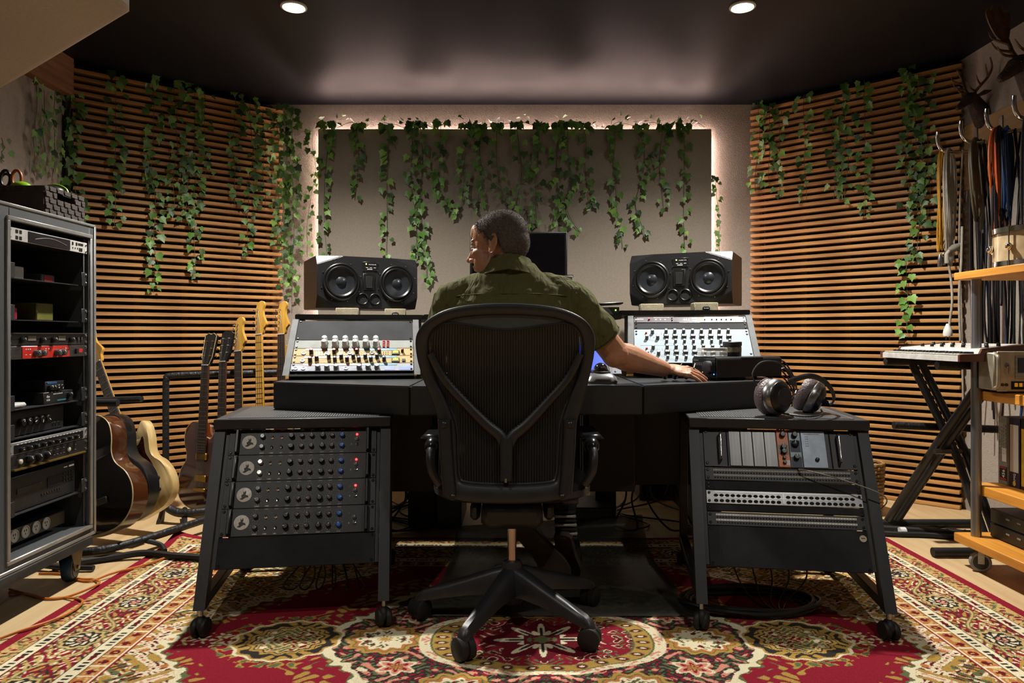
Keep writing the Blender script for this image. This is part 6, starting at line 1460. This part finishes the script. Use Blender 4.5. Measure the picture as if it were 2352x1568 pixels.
# power leads with plugs
def lead(label, pts, m, r=.0058, plug=None):
    t = thing('power_lead', label, 'cable'); MB().tube(spline([V(p) for p in pts], 8), r, 8).build('cord', m, t)
    if plug:
        T = M.Translation(plug); MB().lathe([(.007, .05), (.012, .036), (.019, .020), (.022, .0), (.020, -.012), (0, -.013)], 20, T=T).build('plug', M_WHITE, t)
        b = MB()
        for s_ in (-1, 1): b.cyl((plug[0] + s_ * .009, plug[1], plug[2] - .012), (plug[0] + s_ * .009, plug[1], plug[2] - .032), .0025, n=8)
        b.build('pins', M_STEEL, t)
    return t
p1 = [P(2178, 600, 3.62), P(2184, 640, 3.62), P(2187, 690, 3.60), P(2182, 735, 3.60), P(2178, 758, 3.60)]
lead('white power lead ending in a round plug above the keyboard', p1, C_WG, plug=tuple(P(2177, 766, 3.60)))
lead('white power lead hanging beside the steel trolley post', [P(2210, 520, 3.56), P(2208, 600, 3.56), P(2203, 680, 3.56), P(2206, 782, 3.56)], C_WG)
t = thing('power_plug', 'grey plug knotted into the pale cable coil at its foot', 'plug', P(2195, 570, 3.62)); MB().tube([(-.035, 0, -.012), (-.01, 0, 0), (.03, 0, .018)], [.010, .020, .012], 14).build('body', C_GR, t); MB().tube([(-.03, 0, -.01), (-.045, 0, -.03), (-.042, 0, -.075)], [.008, .011, .012], 12).build('connector', C_WG, t)
# ---------------------------------------------------------------- stag heads
M_FUR = mat('carved_fur', '3c2417', .6, bump=.7, bscale=120, col2='24140c'); M_ANT = mat('antler_horn', '6a4a26', .5, bump=.3, bscale=90, col2='3e2814')
def stag(label, loc, yaw, s, palmate):
    t = thing('stag_head', label, 'stag head', loc, (0, 0, yaw), 'stag heads on the right wall'); t.scale = (s, s, s)
    b = MB() # local: muzzle to +x, up z, wall behind -x
    cap(b, [(-.16, 0, -.13), (-.10, 0, -.06), (-.04, 0, .01), (.0, 0, .05)], [.085, .075, .06, .05]); cap(b, [(.0, 0, .05), (.05, 0, .03), (.10, 0, -.015), (.145, 0, -.045)], [.050, .044, .030, .022]); ell(b, (.15, 0, -.05), (.018, .02, .017))
    for q in (-1, 1):
        ell(b, (.045, .034 * q, .05), (.02, .01, .010)); ell(b, (.0, .035 * q, .085), (.012, .012, .02))
        cap(b, [(-.02, .045 * q, .06), (-.05, .085 * q, .08), (-.075, .12 * q, .085)], [.014, .022, .006], flat=.5)
    remesh(b, 'head', M_FUR, .005, 2, t)
    for q in (-1, 1):
        eb = MB().sph((.052, .040 * q, .045), .0085, 12, 8); eb.build('eye', mat('glass_eye', '0a0806', .08), t)
    for q in (-1, 1):
        a = MB(); main = spline([(.0, .03 * q, .09), (-.02, .07 * q, .14), (-.05, .11 * q, .20), (-.055, .14 * q, .27), (-.02, .15 * q, .34)], 5)
        a.tube(main, [.014 - .008 * k / len(main) for k in range(len(main))], 8)
        for (st_, e1, e2) in (((0, .035 * q, .10), (.07, .05 * q, .11), (.11, .05 * q, .15)), ((-.02, .07 * q, .14), (.05, .10 * q, .16), (.08, .11 * q, .20)), ((-.05, .11 * q, .20), (.02, .15 * q, .24), (.04, .16 * q, .28))):
            a.tube(spline([st_, e1, e2], 5), [.009, .0085, .008, .0075, .007, .0065, .006, .005, .004, .003, .002], 7)
        an = a.build('antler', M_ANT, t)
        if palmate:
            pl = spl2([(0, 0), (.05, .03), (.085, .10), (.10, .17), (.085, .20), (.07, .18), (.055, .215), (.04, .185), (.015, .205), (-.005, .165), (-.035, .16), (-.03, .08)], 4)
            MB().prism(pl, -.004, .004, T=M.Translation((-.055, .13 * q, .22)) @ Euler((PI / 2, R(8), R(70 * 0 + 12 * q))).to_matrix().to_4x4()).build('antler_palm', M_ANT, an)
    MB().prism(spl2([(-.09, -.16), (.09, -.16), (.11, .02), (.0, .12), (-.11, .02)], 4), 0, .018, T=M.Translation((-.235, 0, -.06)) @ M(((0, 0, 1, 0), (1, 0, 0, 0), (0, 1, 0, 0), (0, 0, 0, 1)))).build('shield_mount', mat('mount_dark', '2a1a10', .5), t)
    return t
stag('brown stag head with thin branching antlers, nearer the slat wall corner', (2.315, 3.62, 2.085), R(198), .60, False)
stag('brown fallow stag head with broad palmate antlers, nearer the viewer', (2.185, 3.08, 2.045), R(196), .80, True)
# basket on the floor in the corner, far right
t = thing('wicker_basket', 'tan wicker basket on the floor behind the right rolling rack', 'basket', (1.815, 3.72, .0005))
rg = []
for k in range(15):
    z = .018 * k; rad = .085 + .012 * k / 14
    MB().tube([((rad + .003 * (-1) ** (j + k)) * math.cos(2 * PI * j / 36), (rad + .003 * (-1) ** (j + k)) * math.sin(2 * PI * j / 36), z + .010) for j in range(36)], .0092, 6, closed=True).build('wicker_ring', mat('wicker_tan', '9a7440', .7, rnd=.2), t)
MB().lathe([(0, .004), (.08, .004), (.092, .26)], 24, caps=False).build('liner', M_DARK, t)
# ---------------------------------------------------------------- ivy
def leaf_mat(name, c1, c2):
    a = N(name); oi = a.n('ObjectInfo'); cr = a.n('ValToRGB'); a.l(oi.outputs['Random'], cr.inputs[0])
    e = cr.color_ramp.elements; e[0].color = (*lin(c1), 1); e[1].color = (*lin(c2), 1); e[1].position = .85
    tc = a.n('TexCoord'); nz = a.n('TexNoise', i_Scale=60.0); a.l(tc.outputs['Object'], nz.inputs[0])
    c = a.mix(.35, cr.outputs[0], nz.outputs[0], 'OVERLAY'); a.l(c, a.b.inputs['Base Color']); a.b.inputs['Roughness'].default_value = .45
    return a.m
M_LEAF = leaf_mat('ivy_leaf', '27431f', '628c40'); M_LEAF2 = leaf_mat('ivy_leaf_pale', '4a7a2c', '86b050'); M_STEM = mat('ivy_stem', '3f5a2a', .6)
LP_ = [(0, 0), (.22, -.10), (.46, .02), (.40, .22), (.56, .42), (.30, .52), (.20, .66), (0, 1.0), (-.20, .66), (-.30, .52), (-.56, .42), (-.40, .22), (-.46, .02), (-.22, -.10)]
def leaf_mesh(m, fold, seed):
    rr = random.Random(seed); vs = [(0, .28, .0)]; fs = []
    for x, y in LP_: vs.append((x * rr.uniform(.9, 1.1), y * rr.uniform(.95, 1.05), fold * abs(x) - .18 * max(0, y - .4) ** 1.3))
    for k in range(14): fs.append((0, 1 + k, 1 + (k + 1) % 14))
    bb = MB(); bb.add(vs, fs); bb.add([(0, -.5, -.05), (.012, -.5, -.05), (.012, 0, 0), (-.012, 0, 0)], [(0, 1, 2, 3)])
    return bb.mesh('ivy_leaf', m, ang=80)
LEAVES = [leaf_mesh(M_LEAF, .22, 1), leaf_mesh(M_LEAF, -.15, 2), leaf_mesh(M_LEAF, .3, 3), leaf_mesh(M_LEAF2, .2, 4)]
def ivy(label, pts, nrm, group, dens=46, size=.042, seed=0, spread=.032, pale=.22):
    """vine along world points; nrm points from the wall into the room"""
    rr = random.Random(seed); nrm = V(nrm).normalized(); side = V((0, 0, 1)).cross(nrm).normalized(); o0 = V(pts[0])
    t = thing('ivy_strand', label, 'ivy', o0, group=group)
    w = []; Lt = sum((V(pts[i + 1]) - V(pts[i])).length for i in range(len(pts) - 1)); n = max(4, int(Lt / .10))
    sp = spline(pts, max(2, n // max(1, len(pts) - 1)))
    sp = [p - o0 + side * rr.uniform(-.010, .010) + nrm * rr.uniform(.0, .010) for p in sp]
    sp = spline(sp, 3); MB().tube(sp, .0016, 4).build('stem', M_STEM, t)
    cnt = int(Lt * dens); m = len(sp) - 1
    for k in range(cnt):
        u = (k + rr.uniform(-.3, .3)) / cnt; u = min(max(u, 0), .999) * m; i = int(u); p = sp[i].lerp(sp[i + 1], u - i)
        sz = size * rr.uniform(.62, 1.12) * (1 - .25 * (k / cnt) ** 4); sg = rr.choice((-1, 1)); ox = sg * rr.uniform(.2, 1.0) * spread
        # leaf frame: y along the leaf (down/outwards), z = blade normal
        ydir = (V((0, 0, -1)) * rr.uniform(.55, 1) + side * sg * rr.uniform(-.1, .75) + nrm * rr.uniform(-.1, .35)).normalized()
        zd = (nrm + side * rr.uniform(-.7, .7) + V((0, 0, 1)) * rr.uniform(-.2, .6)); zd = (zd - ydir * zd.dot(ydir)).normalized(); xd = ydir.cross(zd)
        rt = M((xd, ydir, zd)).transposed()
        me = LEAVES[3] if rr.random() < pale else LEAVES[rr.randrange(3)]
        inst(me, 'ivy_leaf', t, p + side * ox + nrm * rr.uniform(.006, .026), rt, sz)
    return t
ORD = ['leftmost', 'second', 'third', 'fourth', 'fifth', 'sixth', 'seventh', 'eighth', 'ninth', 'tenth', 'eleventh', 'twelfth', 'thirteenth', 'fourteenth', 'fifteenth', 'sixteenth', 'seventeenth', 'eighteenth', 'nineteenth', 'twentieth']
PYL = 4.448
def ptpanel(px, py): return P(px, py, PYL)
PAN = [(753, 292, [(750, 400), (748, 590)], 50), (820, 295, [(826, 360), (818, 458)], 60), (889, 300, [(892, 420), (884, 596)], 42), (948, 293, [(945, 420), (960, 560), (955, 600)], 46), (967, 297, [(969, 450), (972, 560), (981, 655)], 46),
       (1013, 290, [(1010, 380), (1013, 440), (1042, 490)], 60), (1070, 296, [(1068, 380), (1063, 450), (1050, 500)], 48), (1102, 298, [(1104, 400), (1094, 490)], 48), (1142, 296, [(1146, 400), (1166, 478)], 42), (1186, 294, [(1196, 400), (1186, 500), (1205, 520)], 50),
       (1238, 296, [(1234, 400), (1232, 520)], 52), (1283, 297, [(1280, 420), (1286, 530)], 50), (1300, 292, [(1310, 400), (1300, 470), (1330, 535)], 46), (1341, 294, [(1345, 380), (1350, 440), (1362, 482)], 48),
       (1408, 300, [(1410, 380), (1418, 480), (1430, 570)], 42), (1470, 298, [(1478, 380), (1462, 470), (1478, 545)], 50), (1520, 298, [(1516, 380), (1524, 487)], 50), (1571, 297, [(1572, 420), (1574, 582)], 40)]
for k, (x, y, rest, dn) in enumerate(PAN):
    end = rest[-1]; ln = 'long' if end[1] > 560 else ('short' if end[1] < 490 else 'mid-length')
    ivy('%s ivy strand hanging down the beige panel, %s from the left' % (ln, ORD[k]) if k else 'long ivy strand hanging at the left edge of the beige panel', [P(x, y - 8, PYL - .004), P(x + 1, y, PYL)] + [ptpanel(*q) for q in rest], (0, -1, 0), 'ivy on the beige panel', dn * 1.12, .049, 100 + k)
for k, (x0, x1, lb) in enumerate(((735, 850, 'left corner'), (885, 1025, 'left third'), (1062, 1330, 'centre'), (1365, 1520, 'right third'), (1525, 1615, 'right corner'))):
    pts = [P(x0 + (x1 - x0) * j / 6, 290 - 7 * math.sin(j * 2.1 + k) - 3, PYL + .012) for j in range(7)]
    t = ivy('ivy garland lying along the top edge of the beige panel, %s' % lb, pts, (0, -1, 0), 'ivy garlands on the panel top', 40, .036, 200 + k, .022)
    for c in list(t.children):
        if c.name.startswith('ivy_leaf'): c.location.z += random.uniform(-.012, .045); c.rotation_euler = (random.uniform(-.6, 1.9), random.uniform(-.6, .6), random.uniform(-2, 2))
ivy('ivy strand trailing in the lit gap left of the beige panel', [P(719, 300, 4.54), P(723, 380, 4.54), P(716, 450, 4.54), P(709, 520, 4.54), P(704, 590, 4.54)], (0, -1, 0), 'ivy beside the panel', 38, .040, 300, .03)
ivy('ivy strand trailing in the lit gap right of the beige panel', [P(1640, 405, 4.54), P(1647, 450, 4.54), P(1654, 520, 4.54), P(1652, 590, 4.54)], (0, -1, 0), 'ivy beside the panel', 40, .036, 301, .026)
def wallpt(px, py, A, B, off):
    A = V((*A, 0)); B = V((*B, 0)); d = (B - A).normalized(); n = V((d.y, -d.x, 0)); n = n if n.y < 0 else -n; A2 = A + n * off
    k = (px - CX) / F; t = (k * A2.y - A2.x) / (d.x - k * d.y); p = A2 + d * t
    return V((p.x, p.y, H - (py - CY) * p.y / F)), n
LW = [(172, 215, 545, 48, -1), (262, 165, 520, 44, 0), (345, 172, 420, 52, 4), (352, 400, 672, 50, 0), (402, 180, 500, 50, 2), (428, 380, 515, 44, 0), (446, 190, 640, 46, 2), (468, 205, 400, 38, 0), (537, 205, 470, 40, 0), (573, 225, 590, 48, 2), (606, 250, 480, 44, 0), (636, 260, 560, 44, 1), (655, 240, 660, 52, 4), (672, 250, 690, 50, -1)]
for k, (x, y0, y1, dn, dr_) in enumerate(LW):
    n_ = max(3, int((y1 - y0) / 80)); pts = []
    for j in range(n_ + 1):
        yy = y0 + (y1 - y0) * j / n_
        xx = x + dr_ * math.sin(j * 1.3) * 2
        if xx > 652: pts.append(P(xx, yy, 4.50)); nn = V((0.3, -1, 0))
        else: p, nn = wallpt(xx, yy, *BL, .018); pts.append(p)
    ivy('ivy strand on the left slatted wall, %s from the left' % ORD[k] if k else 'ivy strand at the outer end of the left slatted wall', pts, nn, 'ivy on the left slatted wall', dn, .049, 400 + k, .036, .10)
RW = [(1740, 235, 440, 44), (1768, 240, 430, 40), (1792, 255, 455, 44), (1850, 215, 460, 40), (1915, 250, 455, 42), (1942, 195, 470, 42), (1985, 185, 500, 46), (2085, 150, 470, 44), (2105, 170, 600, 56), (2132, 175, 520, 44), (2083, 590, 775, 40)]
for k, (x, y0, y1, dn) in enumerate(RW):
    n_ = max(3, int((y1 - y0) / 80)); pts = []
    for j in range(n_ + 1):
        p, nn = wallpt(x + math.sin(j * 1.7 + k) * 4, y0 + (y1 - y0) * j / n_, *BR, .018); pts.append(p)
    lb = 'bright ivy tail low on the right slatted wall above the keyboard' if k == 10 else ('ivy strand on the right slatted wall, %s from the left' % ORD[k] if k else 'ivy strand at the inner end of the right slatted wall')
    ivy(lb, pts, nn, 'ivy on the right slatted wall', dn, .048, 500 + k, .036, .12 if k < 10 else .9)
for k, (x, y0, y1) in enumerate(((78, 182, 405), (98, 200, 400), (122, 212, 415), (162, 225, 400), (4, 318, 370))):
    def wl(px, py): Y = 2.355 * F / (CX - px); return V((-2.355, Y, H - (py - CY) * Y / F))
    n_ = 4; pts = [wl(x + 3 * math.sin(j * 2 + k), y0 + (y1 - y0) * j / n_) for j in range(n_ + 1)]
    ivy('ivy strand on the cream left wall, %s' % ('outer of three behind the basket', 'middle of three behind the basket', 'inner of three behind the basket', 'beside the slat wall corner', 'at the picture edge behind the scissors')[k], pts, (1, 0, 0), 'ivy on the cream left wall', 42, .044, 600 + k, .03, .2)
# ---------------------------------------------------------------- floor cables and things under the desk
def fl(px, py, z=.006): Y = (H - z) * F / (py - CY); return V(((px - CX) * Y / F, Y, z))
def cable(label, pts, m, r=.004, z=.006, n=8, group=None, name='floor_cable', rug=True):
    q = [fl(*p) if len(p) == 2 else V(p) for p in pts]
    for p in q:
        if len(pts[0]) == 2: p.z = r + (.0125 if -1.52 < p.x < 1.70 and p.y < 3.24 and rug else .0015)
    return tag(MB().tube(spline(q, n), r, 7).build(name, m), label, 'cable', group)
M_OC = mat('orange_cable_floor', 'c8742c', .45)
cable('orange cable snaking from the case wheels across the floor onto the rug', [(0, 1466), (60, 1452), (120, 1432), (170, 1408), (189, 1386), (150, 1372), (105, 1374), (60, 1363), (22, 1352)], M_OC, .0042)
cable('orange cable looping beside the case and over the rug to the left rack', [(20, 1362), (60, 1362), (105, 1374), (150, 1371), (200, 1360), (228, 1345), (215, 1330), (180, 1328), (150, 1318), (90, 1316)], M_OC, .0042)
cable('orange cable crossing the rug corner to the left rolling rack', [(140, 1310), (160, 1325), (205, 1334), (260, 1322), (330, 1304), (390, 1284), (480, 1268)], M_OC, .0042)
cable('thick black cable loom from the equipment case to the left rolling rack', [(120, 1308), (200, 1294), (262, 1285), (330, 1281), (400, 1287), (480, 1292), (560, 1292)], M_RUB, .014)
cable('thick black cable loom on the floor right of the rug', [(2000, 1219), (2060, 1222), (2120, 1226), (2230, 1232)], M_RUB, .017)
cable('second black cable loom lying behind the first right of the rug', [(2000, 1226), (2060, 1230), (2130, 1232), (2230, 1240)], M_RUB, .012)
rr = random.Random(8)
for k in range(9):
    x0 = 2085 + rr.uniform(0, 30); y0 = 1208 + k * 2
    cable('loose black wire fanning out of the cable loom right of the rug', [(x0, y0 + 8), (x0 + 30, y0 + rr.uniform(2, 12)), (x0 + 70, y0 + rr.uniform(0, 14)), (x0 + 130, y0 + rr.uniform(4, 16))], C_BK, .0035, group='wires fanning from the loom')
t = thing('tape_band', 'white tape band round the black loom right of the rug', 'tape', fl(2072, 1226)); MB().tube([(-.012, 0, .012), (.014, 0, .012)], .0195, 16).build('band', M_WTXT, t)
cable('short black strip lying on the rug right of the right rack', [(2018, 1276), (2030, 1279), (2042, 1280)], M_RUB, .005)
# coil under right rack, wires under left rack
t = thing('cable_coil', 'coil of thick black cable on the rug under the right rack', 'cable', (.80, 2.42, .012))
for k in range(4): MB().tube([((.20 + .012 * k) * math.cos(a) , (.10 + .008 * k) * math.sin(a), .009 + .012 * (k % 2) + .004 * math.sin(3 * a + k)) for a in [2 * PI * j / 40 for j in range(40)]], .0075, 8, closed=True).build('loop', C_BK, t)
for k in range(5):
    a = V((.75 + .06 * k, 2.50, .21)); cable('thin dark wire drooping from the right rolling rack', [tuple(a), (a.x + .02, 2.46, .10), (a.x + .06 - .03 * k, 2.42, .03), (a.x + .1 - .05 * k, 2.36, .019)], C_BK, .0028, group='wires drooping from the right rack')
for k in range(6):
    a = V((-.74 + .035 * k, 2.48, .21)); cable('thin dark wire drooping from the left rolling rack', [tuple(a), (a.x + .03, 2.46, .11), (a.x + .01 * k, 2.44, .06), (a.x - .03 + .02 * k, 2.42, .08), (a.x + .02, 2.46, .14)], C_BK, .0028, group='wires drooping from the left rack')
# under the desk
def ubox(label, name, cat, x, y, w, d, h, m=M_BLACK, z=.001):
    t = thing(name, label, cat, (x, y, z)); MB().box((0, 0, h / 2), (w, d, h), b=.006).build('case', m, t); MB().box((0, -d / 2 - .001, h / 2), (w * .86, .003, h * .7)).build('front_plate', M_BLK2, t); return t
ubox('black computer box on the floor under the desk, left of the chair', 'computer_case', 'computer', -.30, 3.60, .12, .40, .27)
ubox('black power supply box on the floor under the desk, right of the shoes', 'power_supply', 'power supply', .36, 3.42, .20, .26, .13)
ubox('dark floor box with lens-like disc under the right desk wing', 'floor_box', 'box', .82, 4.1, .22, .2, .14)
for k in range(9):
    L_ = k < 5; x0 = (-.66 + .05 * k) if L_ else (.52 + .07 * (k - 5)); r_ = random.Random(60 + k)
    pts = [(x0, 3.3, .30), (x0 + .04 * r_.uniform(-1, 2), 3.35, .16), (x0 + .12 * r_.uniform(-1, 1), 3.3, .03), (x0 + .2 * r_.uniform(-1, 1), 3.4 + .1 * r_.random(), .012), (x0 + .25 * r_.uniform(-1, 1), 3.7, .012), (x0 + .1, 3.9, .05), (x0 + .1, 4.0, .28)]
    cable('black wire looping on the floor under the %s half of the desk' % ('left' if L_ else 'right'), pts, C_BK, .0045, group='wires under the %s desk wing' % ('left' if L_ else 'right'))
cable('blue network cable under the left half of the desk', [(-.80, 3.9, .01), (-.7, 3.95, .02), (-.6, 3.85, .012), (-.52, 3.9, .01)], C_BL, .003)
# clear floor mat with curled back edge
Mm = MB(); rg = []
W0 = [(-.20, .33), (-.19, .36)]
nx = 24; vs = []
for (y, xl, xr, z) in ((2.32, -.30, .60, .016), (2.6, -.27, .59, .016), (2.85, -.25, .57, .017), (2.98, -.245, .565, .024), (3.05, -.24, .56, .055), (3.09, -.24, .56, .10)):
    for i in range(nx): u = i / (nx - 1); vs.append((xl + (xr - xl) * u, y, z + (.05 * u if z > .05 else (.02 * u if z > .02 else 0)) + .0))
fs = [(j * nx + i, j * nx + i + 1, (j + 1) * nx + i + 1, (j + 1) * nx + i) for j in range(5) for i in range(nx - 1)]
Mm.add(vs, fs); o = Mm.build('chair_mat', mat('smoky_plastic_mat', '3a3a34', .3, alpha=.55, var=.05)); tag(o, 'smoky clear plastic chair mat on the rug under the desk, back edge curled up', 'mat')
sm = o.modifiers.new('t', 'SOLIDIFY'); sm.thickness = .002
# ---------------------------------------------------------------- lettering to plain meshes
fonts = [o for o in COL.objects if o.type == 'FONT']
if fonts:
    dg = bpy.context.evaluated_depsgraph_get()
    made = [(o, bpy.data.meshes.new_from_object(o.evaluated_get(dg))) for o in fonts]
    for o, me in made:
        n = inst(me, 'tmp', o.parent); n.matrix_basis = o.matrix_basis.copy(); nm = o.name
        bpy.data.objects.remove(o); n.name = nm
